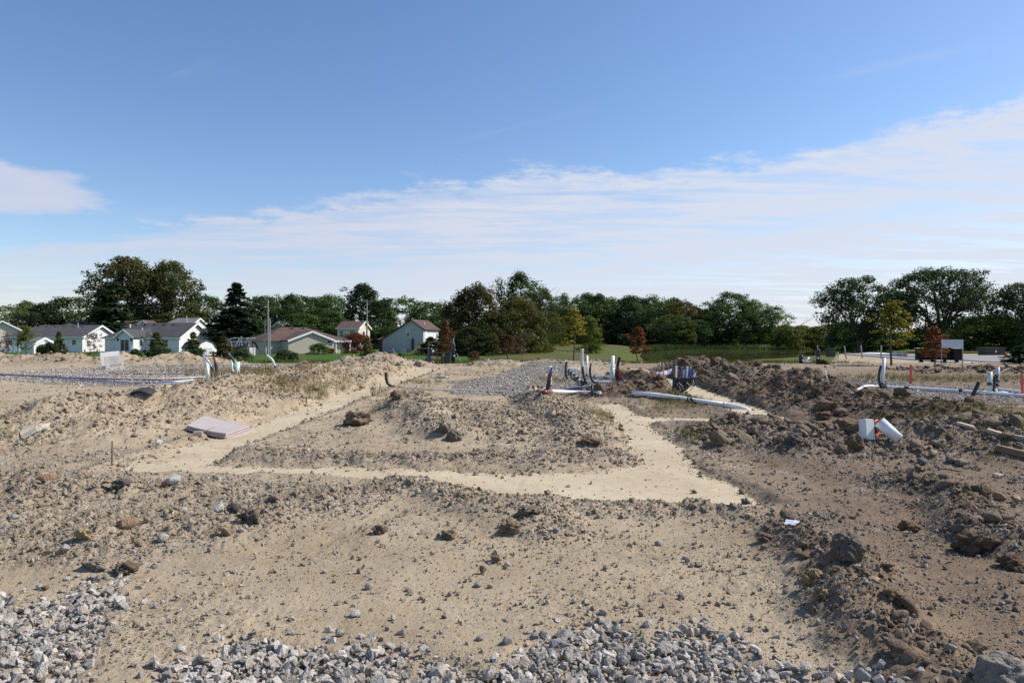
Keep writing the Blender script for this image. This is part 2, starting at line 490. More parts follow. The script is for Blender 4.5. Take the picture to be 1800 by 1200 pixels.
def Zp(py, y):
    return EYE - (py - HOR) / F * y

# ------------------------------------------------------------------ materials
MATS = {}


def new_mat(name):
    m = bpy.data.materials.new(name); m.use_nodes = True
    gg = NG(m.node_tree)
    out = gg.n('ShaderNodeOutputMaterial')
    b = gg.n('ShaderNodeBsdfPrincipled')
    gg.l(b.outputs[0], out.inputs[0])
    MATS[name] = m
    return m, gg, b, out


def bump(gg, b, h, strength, dist):
    nd = gg.n('ShaderNodeBump')
    nd.inputs['Strength'].default_value = strength
    nd.inputs['Distance'].default_value = dist
    gg.l(h, nd.inputs['Height'])
    gg.l(nd.outputs[0], b.inputs['Normal'])


def plain(name, c, rough=.5, var=.12, scale=6.0, metal=0.0, spec=None, grime=0.0, bumpy=0.0):
    """colour with fine variation, optional dirt and relief"""
    m, gg, b, _ = new_mat(name)
    tco = gg.n('ShaderNodeTexCoord').outputs['Object']
    n1 = gg.noise(tco, scale, 5, .6)
    k = gg.mr(n1, .3, .7, 1 - var, 1 + var)
    cc = gg.mix(1.0, c, gg.xyz(k, k, k), 'MULTIPLY')
    if grime > 0:
        n2 = gg.noise(tco, scale * .45, 6, .68)
        cc = gg.mix(gg.m('MULTIPLY', gg.ss(n2, .48, .68), grime), cc, (.26, .20, .13))
    gg.l(cc, b.inputs['Base Color'])
    gg.l(gg.mr(n1, .3, .7, max(.02, rough - .08), min(1, rough + .08)), b.inputs['Roughness'])
    b.inputs['Metallic'].default_value = metal
    if spec is not None:
        b.inputs['Specular IOR Level'].default_value = spec
    if bumpy:
        bump(gg, b, n1, .4, bumpy)
    return m


def soil_material():
    m, gg, b, _ = new_mat('soil')
    pos = gg.n('ShaderNodeNewGeometry').outputs['Position']
    at = gg.n('ShaderNodeAttribute', attribute_name='soil')
    sp = gg.n('ShaderNodeSeparateColor'); gg.l(at.outputs['Color'], sp.inputs[0])
    br, gy, gv = sp.outputs
    n1 = gg.noise(pos, .9, 6, .6)
    n2 = gg.noise(pos, 5.0, 6, .65)
    n3 = gg.noise(pos, 38.0, 5, .7)
    n4 = gg.noise(pos, 170.0, 3, .6)
    tan = gg.mix(gg.ss(n1, .3, .7), (.335, .262, .172), (.41, .332, .228))
    tan = gg.mix(gg.m('MULTIPLY', gg.ss(n2, .52, .72), .5), tan, (.35, .225, .115))
    brown = gg.mix(gg.ss(n2, .3, .7), (.105, .070, .046), (.20, .138, .092))
    gray = gg.mix(gg.ss(n2, .3, .7), (.26, .218, .17), (.365, .308, .24))
    f1 = gg.m('ADD', br, gg.m('MULTIPLY', gg.m('SUBTRACT', n2, .5), .5), clamp=True)
    f1 = gg.m('MULTIPLY', f1, gg.ss(br, .0, .2))
    f2 = gg.m('MULTIPLY', gg.m('ADD', gy, gg.m('MULTIPLY', gg.m('SUBTRACT', n1, .5), .8), clamp=True), gg.ss(gy, 0, .25))
    c = gg.mix(f1, tan, brown)
    c = gg.mix(gg.m('MULTIPLY', f2, .6), c, gray)
    stn = gg.noise(pos, .55, 7, .68, .6)
    c = gg.mix(gg.m('MULTIPLY', gg.ss(stn, .52, .64), .38), c, (.175, .13, .088))
    stn2 = gg.noise(pos, 1.7, 7, .7, .3)
    c = gg.mix(gg.m('MULTIPLY', gg.ss(stn2, .57, .66), .4), c, (.43, .375, .285))
    # grit: small light and dark grains
    c = gg.mix(gg.m('MULTIPLY', gg.ss(n3, .56, .72), .45), c, (.42, .39, .34))
    c = gg.mix(gg.m('MULTIPLY', gg.ss(n3, .43, .30), .55), c, (.13, .10, .07))
    k = gg.mr(n4, .3, .7, .78, 1.2)
    c = gg.mix(1.0, c, gg.xyz(k, k, k), 'MULTIPLY')
    # gravel sheet between the loose stones
    vo = gg.n('ShaderNodeTexVoronoi', feature='F1'); vo.inputs['Scale'].default_value = 26
    gg.l(pos, vo.inputs['Vector'])
    sv = gg.n('ShaderNodeSeparateColor'); gg.l(vo.outputs['Color'], sv.inputs[0])
    gcol = gg.ramp(sv.outputs[0], [(0, (.22, .21, .20)), (.35, (.38, .36, .335)), (.7, (.48, .455, .42)), (1, (.62, .595, .56))])
    gcol = gg.mix(gg.ss(vo.outputs['Distance'], .012, .026), gcol, (.17, .15, .13))
    gvf = gg.m('MULTIPLY', gg.ss(gg.m('ADD', gv, gg.m('MULTIPLY', gg.m('SUBTRACT', n2, .5), .7)), .3, .6), .85)
    c = gg.mix(gvf, c, gcol)
    # drying cracks in the washed mud on the right
    sx = gg.n('ShaderNodeSeparateXYZ'); gg.l(pos, sx.inputs[0])
    wob = gg.n('ShaderNodeVectorMath', operation='MULTIPLY_ADD')
    gg.l(gg.noise(pos, 9, 3, .5, out=1), wob.inputs[0]); wob.inputs[1].default_value = (.10, .10, 0); gg.l(pos, wob.inputs[2])
    cr = gg.n('ShaderNodeTexVoronoi', feature='DISTANCE_TO_EDGE'); cr.inputs['Scale'].default_value = 3.3
    gg.l(wob.outputs[0], cr.inputs['Vector'])
    zone = gg.m('MULTIPLY', gg.ss(sx.outputs[0], 2.45, 2.7), gg.m('MULTIPLY', gg.ss(sx.outputs[1], 5.0, 4.3), gg.ss(sx.outputs[0], 3.6, 3.2)))
    zone2 = gg.m('MULTIPLY', gg.m('MULTIPLY', gg.ss(sx.outputs[0], 1.2, 1.45), gg.ss(sx.outputs[0], 2.0, 1.8)), gg.m('MULTIPLY', gg.ss(sx.outputs[1], 5.2, 4.8), gg.ss(sx.outputs[1], 3.5, 3.8)))
    crk = gg.m('MULTIPLY', gg.m('MULTIPLY', gg.ss(cr.outputs['Distance'], .016, .004), gg.m('MAXIMUM', zone, gg.m('MULTIPLY', zone2, .8))), gg.ss(n2, .44, .56))
    c = gg.mix(gg.m('MULTIPLY', crk, .75), c, (.06, .045, .03))
    gg.l(c, b.inputs['Base Color'])
    b.inputs['Roughness'].default_value = .95
    b.inputs['Specular IOR Level'].default_value = .15
    hgt = gg.m('ADD', gg.m('MULTIPLY', n3, .6), gg.m('MULTIPLY', n4, .35))
    hgt = gg.m('SUBTRACT', hgt, gg.m('MULTIPLY', crk, .8))
    bump(gg, b, hgt, .8, .016)
    return m


def footing_material():
    m, gg, b, _ = new_mat('footing_concrete')
    pos = gg.n('ShaderNodeNewGeometry').outputs['Position']
    n1 = gg.noise(pos, .8, 6, .6); n2 = gg.noise(pos, 6, 6, .7); n3 = gg.noise(pos, 60, 4, .6)
    c = gg.mix(gg.ss(n1, .3, .7), (.42, .335, .215), (.50, .42, .285))
    c = gg.mix(gg.m('MULTIPLY', gg.ss(n2, .52, .70), .55), c, (.31, .24, .15))
    st_ = gg.noise(pos, 2.2, 8, .75)
    c = gg.mix(gg.m('MULTIPLY', gg.ss(st_, .56, .64), .55), c, (.25, .185, .115))
    c = gg.mix(gg.m('MULTIPLY', gg.ss(st_, .40, .33), .5), c, (.60, .55, .43))
    k = gg.mr(n3, .3, .7, .9, 1.1)
    c = gg.mix(1.0, c, gg.xyz(k, k, k), 'MULTIPLY')
    gg.l(c, b.inputs['Base Color'])
    b.inputs['Roughness'].default_value = .9
    bump(gg, b, gg.m('ADD', gg.m('MULTIPLY', n2, .5), gg.m('MULTIPLY', n3, .3)), .5, .012)


def grass_sheet(name, c1, c2, c3, sc_=.25):
    m, gg, b, _ = new_mat(name)
    pos = gg.n('ShaderNodeNewGeometry').outputs['Position']
    n1 = gg.noise(pos, sc_, 6, .62); n2 = gg.noise(pos, 2.6, 6, .7); n3 = gg.noise(pos, 14, 3, .6)
    c = gg.mix(gg.ss(n1, .32, .68), c1, c2)
    c = gg.mix(gg.m('MULTIPLY', gg.ss(n2, .5, .72), .6), c, c3)
    k = gg.mr(n3, .3, .7, .72, 1.25)
    c = gg.mix(1.0, c, gg.xyz(k, k, k), 'MULTIPLY')
    gg.l(c, b.inputs['Base Color'])
    b.inputs['Roughness'].default_value = .95
    b.inputs['Specular IOR Level'].default_value = .1
    bump(gg, b, gg.m('ADD', n3, n2), .8, .08)


soil_material(); footing_material()
grass_sheet('lawn', (.045, .095, .016), (.06, .118, .02), (.075, .115, .03))
grass_sheet('meadow', (.075, .088, .024), (.115, .115, .04), (.14, .125, .055), .12)
grass_sheet('bank_grass', (.075, .10, .02), (.10, .12, .028), (.12, .125, .045), .2)


def tinted(name, rough=.85, kind='rock'):
    """stone, clod: colour comes from the instance or object attribute 'tint'"""
    m, gg, b, _ = new_mat(name)
    at = gg.n('ShaderNodeAttribute', attribute_name='tint', attribute_type='INSTANCER')
    tco = gg.n('ShaderNodeTexCoord').outputs['Object']
    n1 = gg.noise(tco, 2.4, 6, .65); n2 = gg.noise(tco, 9, 4, .65)
    k = gg.mr(n1, .3, .7, .74, 1.22)
    c = gg.mix(1.0, at.outputs['Color'], gg.xyz(k, k, k), 'MULTIPLY')
    dust = .35 if kind == 'rock' else .2
    c = gg.mix(gg.m('MULTIPLY', gg.ss(n2, .52, .70), dust), c, (.37, .30, .21))
    gg.l(c, b.inputs['Base Color'])
    b.inputs['Roughness'].default_value = rough
    b.inputs['Specular IOR Level'].default_value = .25
    bump(gg, b, gg.m('ADD', n1, gg.m('MULTIPLY', n2, .5)), .55, .18 if kind == 'rock' else .35)


tinted('stone'); tinted('clod_soil', .98, 'clod')


def leafy(name, trans=.5, attr_kind='OBJECT'):
    m = bpy.data.materials.new(name); m.use_nodes = True; MATS[name] = m
    gg = NG(m.node_tree)
    out = gg.n('ShaderNodeOutputMaterial')
    at = gg.n('ShaderNodeAttribute', attribute_name='tint', attribute_type='INSTANCER')
    va = gg.n('ShaderNodeAttribute', attribute_name='leaf')
    sp = gg.n('ShaderNodeSeparateColor'); gg.l(va.outputs['Color'], sp.inputs[0])
    k = gg.mr(sp.outputs[0], 0, 1, .55, 1.5)
    c = gg.mix(1.0, at.outputs['Color'], gg.xyz(k, k, k), 'MULTIPLY')
    at2 = gg.n('ShaderNodeAttribute', attribute_name='tint2', attribute_type='INSTANCER')
    c2 = gg.mix(1.0, at2.outputs['Color'], gg.xyz(k, k, k), 'MULTIPLY')
    c = gg.mix(gg.ss(sp.outputs[1], .45, .75), c, c2)
    d = gg.n('ShaderNodeBsdfDiffuse'); gg.l(c, d.inputs[0])
    t = gg.n('ShaderNodeBsdfTranslucent'); gg.l(gg.mix(1.0, c, (1.0, 1.15, .55), 'MULTIPLY'), t.inputs[0])
    mx = gg.n('ShaderNodeMixShader'); mx.inputs[0].default_value = trans
    gg.l(d.outputs[0], mx.inputs[1]); gg.l(t.outputs[0], mx.inputs[2])
    gl = gg.n('ShaderNodeBsdfGlossy'); gl.inputs['Roughness'].default_value = .45; gl.inputs[0].default_value = (.9, .95, 1, 1)
    m2 = gg.n('ShaderNodeMixShader'); m2.inputs[0].default_value = .01
    gg.l(mx.outputs[0], m2.inputs[1]); gg.l(gl.outputs[0], m2.inputs[2])
    gg.l(m2.outputs[0], out.inputs[0])


leafy('foliage'); leafy('weed', .25)
plain('bark', (.085, .07, .055), .95, .3, 3)
plain('white_pvc', (.84, .83, .80), .38, .05, 4, grime=.25)
plain('old_pvc', (.62, .63, .60), .45, .08, 4, grime=.4)
plain('mint_pvc', (.56, .68, .60), .4, .05, 4, grime=.2)
plain('black_rubber', (.018, .018, .02), .5, .2, 8, grime=.25)
plain('blue_tube', (.05, .10, .29), .4, .1, 8, grime=.3)
plain('pale_blue_tube', (.24, .34, .48), .4, .1, 8, grime=.35)
plain('red_tube', (.20, .028, .025), .35, .1, 8, grime=.12)
plain('navy_plastic', (.012, .018, .04), .4, .15, 8, grime=.1)
plain('foam_lilac', (.42, .37, .352), .8, .06, 3, grime=.18)
plain('foam_pink', (.47, .345, .38), .8, .06, 3, grime=.15)
plain('foam_edge', (.36, .29, .26), .9, .12, 4, grime=.3)
plain('white_panel', (.74, .73, .71), .6, .05, 4, grime=.2)
plain('cream_panel', (.56, .51, .45), .7, .05, 4, grime=.15)
plain('print_grey', (.25, .24, .23), .7, .1, 8)
plain('print_green', (.20, .36, .13), .7, .1, 8)
plain('orange_cord', (.75, .14, .04), .6, .1, 10)
plain('orange_mesh', (.62, .13, .035), .7, .15, 6, grime=.2)
plain('stake_red', (.66, .13, .09), .7, .1, 6, grime=.1)
plain('wood_pale', (.46, .38, .27), .85, .15, 5, grime=.2)
plain('wood_brown', (.20, .13, .085), .9, .2, 5, grime=.2)
plain('wood_grey', (.30, .275, .25), .9, .2, 5)
plain('rusty_steel', (.13, .06, .035), .85, .3, 9)
plain('dark_steel', (.04, .04, .04), .55, .2, 9)
plain('asphalt', (.052, .052, .054), .9, .18, 2, bumpy=.02)
plain('pale_paving', (.21, .205, .20), .85, .12, .6)
plain('kerb_concrete', (.55, .54, .51), .85, .1, 2)
plain('siding_white', (.66, .68, .68), .65, .04, 1)
plain('siding_cream', (.62, .55, .44), .65, .04, 1)
plain('siding_tan', (.46, .41, .33), .65, .04, 1)
plain('siding_bluegrey', (.44, .43, .405), .65, .04, 1)
plain('siding_pale', (.72, .70, .68), .65, .04, 1)
plain('trim_white', (.80, .80, .78), .5, .03, 2)
plain('roof_dark', (.065, .062, .062), .95, .22, .8)
plain('roof_brown', (.095, .056, .045), .95, .22, .8)
plain('roof_grey', (.16, .15, .145), .95, .2, .8)
plain('shed_dark', (.06, .058, .056), .9, .2, 1)
plain('shed_white', (.50, .50, .49), .85, .15, 1.4, grime=.3)
plain('glass_dark', (.02, .022, .025), .08, .1, 2, spec=.8)
plain('blind', (.42, .42, .42), .6, .1, 2)
plain('door_navy', (.03, .045, .10), .5, .1, 2)
plain('door_red', (.16, .045, .035), .6, .1, 2)
plain('dark_green_box', (.025, .045, .03), .55, .15, 2)
plain('pale_green_box', (.36, .47, .40), .6, .1, 4)
plain('slide_yellow', (.70, .50, .06), .4, .05, 4)
plain('black_paint', (.010, .009, .009), .6, .15, 4, spec=.2)
plain('sign_white', (.62, .64, .70), .6, .05, 2)
plain('galv', (.42, .42, .42), .5, .1, 6, metal=.6)
plain('pole_wood', (.30, .27, .23), .9, .2, 1.5)
plain('white_cloth', (.70, .70, .68), .7, .05, 3)
plain('foil', (.72, .74, .78), .3, .15, 30, metal=.3)
plain('brick_red', (.27, .10, .07), .9, .15, 3)
plain('faded_paint', (.52, .22, .17), .85, .2, 5, grime=.6)
plain('lilac_wrap', (.55, .48, .55), .6, .1, 6, grime=.3)
plain('green_paint', (.16, .55, .16), .6, .1, 6)
plain('white_splash', (.40, .35, .27), .9, .15, 6)


def water_material():
    m, gg, b, _ = new_mat('water')
    pos = gg.n('ShaderNodeNewGeometry').outputs['Position']
    w = gg.noise(pos, 1.6, 4, .55, .3)
    w2 = gg.noise(pos, .12, 3, .5)
    c = gg.mix(gg.ss(w2, .4, .65), (.085, .092, .034), (.115, .122, .048))
    gg.l(c, b.inputs['Base Color'])
    gg.l(gg.mr(w2, .4, .65, .02, .05), b.inputs['Roughness'])
    b.inputs['IOR'].default_value = 1.33


water_material()

# ------------------------------------------------------------------ object helpers
def tag(o, label=None, cat=None, group=None, kind=None):
    if label: o['label'] = label
    if cat: o['category'] = cat
    if group: o['group'] = group
    if kind: o['kind'] = kind
    return o


def thing(name, label, cat, loc=(0, 0, 0), rz=0.0, group=None):
    o = bpy.data.objects.new(name, None)
    o.empty_display_size = .2
    o.location = loc; o.rotation_euler = (0, 0, rz)
    col.objects.link(o)
    return tag(o, label, cat, group)


def np_mesh(name, V, Fc, mat, smooth=True, attr=None):
    """mesh from numpy vertices and an (n, k) face array"""
    me = bpy.data.meshes.new(name)
    V = np.asarray(V, np.float32); Fc = np.asarray(Fc, np.int32)
    k = Fc.shape[1]; n = len(Fc)
    me.vertices.add(len(V)); me.vertices.foreach_set('co', V.ravel())
    me.loops.add(n * k); me.loops.foreach_set('vertex_index', Fc.ravel())
    me.polygons.add(n)
    me.polygons.foreach_set('loop_start', np.arange(0, n * k, k, dtype=np.int32))
    me.polygons.foreach_set('use_smooth', np.full(n, smooth, bool))
    for nm, a in (attr or {}).items():
        ca = me.color_attributes.new(nm, 'FLOAT_COLOR', 'POINT')
        c4 = np.ones((len(V), 4), np.float32); c4[:, :a.shape[1]] = a
        ca.data.foreach_set('color', c4.ravel())
    if mat: me.materials.append(MATS[mat] if isinstance(mat, str) else mat)
    me.update(calc_edges=True)
    return me


def link(name, me, parent=None):
    o = bpy.data.objects.new(name, me)
    col.objects.link(o)
    if parent: o.parent = parent
    return o


class MB:
    """collects shapes; build() links them as one mesh object"""
    def __init__(self):
        self.v = []; self.f = []

    def add(self, vs, fs):
        o = len(self.v)
        self.v += [tuple(p) for p in vs]
        self.f += [tuple(i + o for i in q) for q in fs]
        return self

    def box(self, c, s, rz=0.0, mat=None):
        hx, hy, hz = s[0] / 2, s[1] / 2, s[2] / 2
        vs = [(x, y, z) for z in (-hz, hz) for y in (-hy, hy) for x in (-hx, hx)]
        M = mat or (Matrix.Translation(c) @ Matrix.Rotation(rz, 4, 'Z'))
        return self.add([M @ Vector(p) for p in vs], [(0, 2, 3, 1), (4, 5, 7, 6), (0, 1, 5, 4), (2, 6, 7, 3), (0, 4, 6, 2), (1, 3, 7, 5)])

    def tube(self, pts, r, n=8, caps=True):
        pts = [Vector(p) for p in pts]
        rs = r if hasattr(r, '__len__') else [r] * len(pts)
        ring = []
        up = None
        for i, p in enumerate(pts):
            a = pts[max(0, i - 1)]; b = pts[min(len(pts) - 1, i + 1)]
            d = (b - a).normalized()
            if up is None:
                up = Vector((0, 0, 1)) if abs(d.z) < .9 else Vector((1, 0, 0))
            s = d.cross(up).normalized(); up = s.cross(d).normalized()
            for k in range(n):
                t = 2 * math.pi * k / n
                ring.append(p + s * math.cos(t) * rs[i] + up * math.sin(t) * rs[i])
        fs = []
        for i in range(len(pts) - 1):
            for k in range(n):
                k2 = (k + 1) % n
                fs.append((i * n + k, i * n + k2, (i + 1) * n + k2, (i + 1) * n + k))
        if caps:
            fs.append(tuple(range(n - 1, -1, -1)))
            fs.append(tuple((len(pts) - 1) * n + k for k in range(n)))
        return self.add(ring, fs)

    def pipe(self, a, b, r, wall=.008, n=16):
        """hollow pipe open at both ends"""
        a = Vector(a); b = Vector(b); d = (b - a).normalized()
        s = d.orthogonal().normalized(); w = d.cross(s)
        vs = []
        for p, q in ((a, r), (b, r), (b, r - wall), (a, r - wall)):
            for k in range(n):
                t = 2 * math.pi * k / n
                vs.append(p + s * math.cos(t) * q + w * math.sin(t) * q)
        fs = []
        for i in range(4):
            j = (i + 1) % 4
            for k in range(n):
                k2 = (k + 1) % n
                fs.append((i * n + k, i * n + k2, j * n + k2, j * n + k))
        return self.add(vs, fs)

    def prism(self, poly, y0, y1):
        """polygon in x,z extruded along y"""
        n = len(poly)
        vs = [(p[0], y0, p[1]) for p in poly] + [(p[0], y1, p[1]) for p in poly]
        fs = [tuple(range(n)), tuple(range(2 * n - 1, n - 1, -1))] + [(i, i + n, (i + 1) % n + n, (i + 1) % n) for i in range(n)]
        return self.add(vs, fs)

    def prism_x(self, poly, x0, x1):
        n = len(poly)
        vs = [(x0, p[0], p[1]) for p in poly] + [(x1, p[0], p[1]) for p in poly]
        fs = [tuple(range(n - 1, -1, -1)), tuple(range(n, 2 * n))] + [(i, (i + 1) % n, (i + 1) % n + n, i + n) for i in range(n)]
        return self.add(vs, fs)

    def slab(self, quad, t):
        """a flat quad thickened downwards along its normal"""
        q = [Vector(p) for p in quad]
        nrm = (q[1] - q[0]).cross(q[3] - q[0]).normalized()
        if nrm.z < 0: nrm = -nrm
        vs = q + [p - nrm * t for p in q]
        return self.add(vs, [(0, 1, 2, 3), (7, 6, 5, 4), (0, 4, 5, 1), (1, 5, 6, 2), (2, 6, 7, 3), (3, 7, 4, 0)])

    def build(self, name, mat, parent=None, smooth=False, bevel=0.0):
        me = bpy.data.meshes.new(name)
        me.from_pydata(self.v, [], self.f)
        me.materials.append(MATS[mat])
        o = link(name, me, parent)
        import bmesh
        bm = bmesh.new(); bm.from_mesh(me)
        bmesh.ops.recalc_face_normals(bm, faces=bm.faces)
        if bevel:
            bmesh.ops.bevel(bm, geom=list(bm.edges), offset=bevel, segments=2, affect='EDGES')
        if smooth:
            for f in bm.faces: f.smooth = len(f.verts) == 4
        bm.to_mesh(me); bm.free()
        return o


def curve(pts, n=8):
    """Catmull-Rom through points"""
    P = [Vector(p) for p in pts]
    P = [P[0] * 2 - P[1]] + P + [P[-1] * 2 - P[-2]]
    out = []
    for i in range(1, len(P) - 2):
        for k in range(n):
            t = k / n
            a, b, c, d = P[i - 1:i + 3]
            out.append(.5 * ((2 * b) + (c - a) * t + (2 * a - 5 * b + 4 * c - d) * t * t + (3 * b - a - 3 * c + d) * t ** 3))
    out.append(P[-2])
    return out


# ------------------------------------------------------------------ the ground, cut into its kinds
def cut_ground():
    idx = np.arange(NR * NC).reshape(NR, NC)
    quads = np.stack([idx[:-1, :-1], idx[:-1, 1:], idx[1:, 1:], idx[1:, :-1]], -1).reshape(-1, 4)
    V = np.stack([GX, GY, GZ], -1).reshape(-1, 3)

    def fc(a):
        a = a.reshape(NR, NC).astype(float)
        return ((a[:-1, :-1] + a[:-1, 1:] + a[1:, 1:] + a[1:, :-1]) * .25).ravel()
    x = fc(GX); y = fc(GY)
    sdf = fc(D['sdf']); sdg = fc(D['sdg']); sdb = fc(D['sdb']); mound = fc(D['mound'])
    which = D['which'][:-1, :-1].ravel()
    soil = np.stack([np.clip(D['brown'], 0, 1.3), D['gray'], np.clip(.5 - D['sdg'] / .5, 0, 1) + np.clip(.2 - D['sdb'] / .5, 0, .42)], -1).reshape(-1, 3)
    reg = np.zeros(len(quads), np.int32)
    names = {0: ('ground', 'soil')}
    jit = 1.2 * pnoise(x / 2.2, y / 2.2, 201) + .5 * pnoise(x / .5, y / .5, 202)
    mlab = {}
    k = 1
    for i, nm in enumerate(MOUNDS):
        if nm in ('ridge centre', 'lip', 'pebbly edge', 'ruts right', 'ruts far right', 'rubble left near', 'row a', 'row b', 'row middle', 'kerb bank', 'rubble left'):
            continue
        sel = (which == i + 1) & (mound > .10) & (y < 47)
        reg[sel] = k; names[k] = ('dirt_mound', 'soil'); mlab[k] = nm; k += 1
    reg[(sdg < 0) & (reg == 0)] = k; names[k] = ('gravel_pad', 'soil'); KP = k; k += 1
    reg[sdb < 0] = k; names[k] = ('gravel_bed', 'soil'); KB = k; k += 1
    reg[sdf < .03] = k; names[k] = ('concrete_footing', 'footing_concrete'); KF = k; k += 1
    far = (y > 45.5 + .6 * jit) & ((mound < .06))
    soil_r = (poly_sd(x, y, [(17, 43), (19, 46), (28, 60), (42, 88), (46, 96), (60, 102), (90, 102), (90, 30), (20, 30)]) < jit * .7)
    sdp = poly_sd(x, y, POND)
    lawn = far & ~soil_r & (x < -.02 * (y - 45) - 3 + 2 * jit)
    mead = far & ~soil_r & ~lawn
    bank = mead & (x > 12) & (y < 135)
    reg[lawn] = k; names[k] = ('lawn', 'lawn'); k += 1
    reg[mead] = k; names[k] = ('meadow', 'meadow'); k += 1
    reg[bank] = k; names[k] = ('grass_bank', 'bank_grass'); k += 1
    labels = {'ground': 'bare tan and brown soil of the building plot, strewn with pebbles', 'gravel_pad': 'grey gravel spread inside the footings for the floor slabs',
              'gravel_bed': 'bed of crushed grey limestone along the front edge', 'concrete_footing': 'pale tan concrete footing strips poured flush with the soil',
              'lawn': 'bright green mown lawn in front of the houses', 'meadow': 'olive green meadow rising to the dark wood', 'grass_bank': 'green grass bank on the near side of the pond'}
    mtext = {'spoil heap beside the left footing': 'long tan spoil heap running beside the left footing', 'far left heaps': 'row of tan dirt heaps in front of the pale houses',
             'back heap by the footing end': 'pointed tan heap at the far end of the left footing', 'middle far heaps': 'low grey gravelly heaps at the edge of the meadow',
             'dark heap on the right': 'long dark brown dirt heap between the pond and the right footing', 'rough heap in front of the elbow pipe': 'rough grey brown heap in front of the white elbow pipe',
             'brown heap across the pipe': 'reddish brown dirt dumped over the long white pipe', 'brown bank beyond the pipes': 'brown dirt bank left of the tube bundle'}
    outs = {}
    for r, (nm, mt) in names.items():
        f = quads[reg == r]
        if len(f) == 0: continue
        uq, inv = np.unique(f, return_inverse=True)
        me = np_mesh(nm, V[uq], inv.reshape(f.shape), mt, True, {'soil': soil[uq]})
        o = link(nm, me)
        tag(o, mtext[mlab[r]] if r in mlab else labels[nm], None, None, 'structure')
        outs.setdefault(nm, []).append(o)
    return outs


GROUND = cut_ground()

# beyond the modelled wedge: one coarse sheet to the horizon, a little lower where the fine ground covers it
def far_field():
    a = np.concatenate([-np.geomspace(40, 4500, 22)[::-1], np.linspace(-36, 36, 19), np.geomspace(40, 4500, 22)])
    b = np.concatenate([-np.geomspace(6, 4500, 24)[::-1], np.linspace(0, 60, 16), np.geomspace(66, 4500, 40)])
    xx, yy = np.meshgrid(a, b)
    z = base_z(xx, yy)
    cov = (yy > 0) & (yy < 430) & (np.abs(xx) < 1.3 * yy + 6)
    z = z - np.where(cov, 2.6, .02)
    idx = np.arange(xx.size).reshape(xx.shape)
    q = np.stack([idx[:-1, :-1], idx[:-1, 1:], idx[1:, 1:], idx[1:, :-1]], -1).reshape(-1, 4)
    o = link('field', np_mesh('field', np.stack([xx, yy, z], -1).reshape(-1, 3), q, 'meadow'))
    tag(o, 'flat farmland beyond the trees reaching the horizon', None, None, 'structure')


far_field()

# pond
wp = [(POND[i][0] * 1.0, POND[i][1]) for i in range(len(POND))]
cx = sum(p[0] for p in wp) / len(wp); cy = sum(p[1] for p in wp) / len(wp)
n_ = len(wp)
pv = [(cx, cy, POND_Z)] + [(cx + (p[0] - cx) * 1.16, cy + (p[1] - cy) * 1.12, POND_Z) for p in wp]
me = bpy.data.meshes.new('pond'); me.from_pydata(pv, [], [(0, 1 + i, 1 + (i + 1) % n_) for i in range(n_)])
me.materials.append(MATS['water']); me.update()
pond = link('pond', me); tag(pond, 'still dark green pond below the wood', None, None, 'structure')
if me.polygons[0].normal.z < 0: me.flip_normals()

# road: asphalt lane, paler paving beyond it, concrete kerb and walk along the near edge
RZ = -.44


def strip(name, pts, z, mat, label, thick=.0):
    m_ = MB()
    if thick:
        n = len(pts)
        vs = [(p[0], p[1], z) for p in pts] + [(p[0], p[1], z - thick) for p in pts]
        m_.add(vs, [tuple(range(n))] + [tuple(range(2 * n - 1, n - 1, -1))] + [(i, i + n, (i + 1) % n + n, (i + 1) % n) for i in range(n)])
    else:
        m_.add([(p[0], p[1], z) for p in pts], [tuple(range(len(pts)))])
    o = m_.build(name, mat)
    return tag(o, label, None, None, 'structure')


near = [(35.6, 40), (36.8, 46), (37.6, 51), (39.2, 63), (45.2, 92)]
strip('road', [(p[0] + .2, p[1]) for p in near] + [(49.5, 95), (44.0, 63), (42.0, 51), (41.0, 40)], RZ, 'asphalt', 'strip of dark asphalt road behind the concrete kerb')
strip('paved_lot', [(41.0, 40), (42.0, 51), (44.0, 63), (49.5, 95), (54, 98), (57.5, 92), (60, 77), (63, 60), (65, 40)], RZ + .004, 'pale_paving', 'pale paving of the lot behind the road')
strip('kerb', [(p[0] - .55, p[1]) for p in near] + [(p[0] + .2, p[1]) for p in near[::-1]], RZ + .13, 'kerb_concrete', 'white concrete kerb and walk along the road', .3)
strip('walkway', [(45.6, 90), (50.6, 97), (52.3, 96.6), (47.2, 84)], RZ + .16, 'kerb_concrete', 'short white concrete walk curving round the road end', .3)

# ------------------------------------------------------------------ loose stones, clods, weeds
import bmesh


def hull_mesh(name, seed, n, flat, mat, bev=.0, elong=1.0):
    r_ = np.random.default_rng(seed)
    p = r_.normal(size=(n, 3)); p /= np.linalg.norm(p, axis=1)[:, None]
    p *= r_.uniform(.72, 1.0, (n, 1))
    p *= np.array([elong, 1.0, flat]) * .5
    bm = bmesh.new()
    for q in p: bm.verts.new(q)
    res = bmesh.ops.convex_hull(bm, input=bm.verts)
    junk = [e for e in res['geom_interior'] + res['geom_unused'] if isinstance(e, bmesh.types.BMVert)]
    bmesh.ops.delete(bm, geom=list(set(junk)), context='VERTS')
    if bev:
        bmesh.ops.bevel(bm, geom=list(bm.edges), offset=bev, segments=1, affect='EDGES')
    me = bpy.data.meshes.new(name); bm.to_mesh(me); bm.free()
    me.materials.append(MATS[mat])
    return me


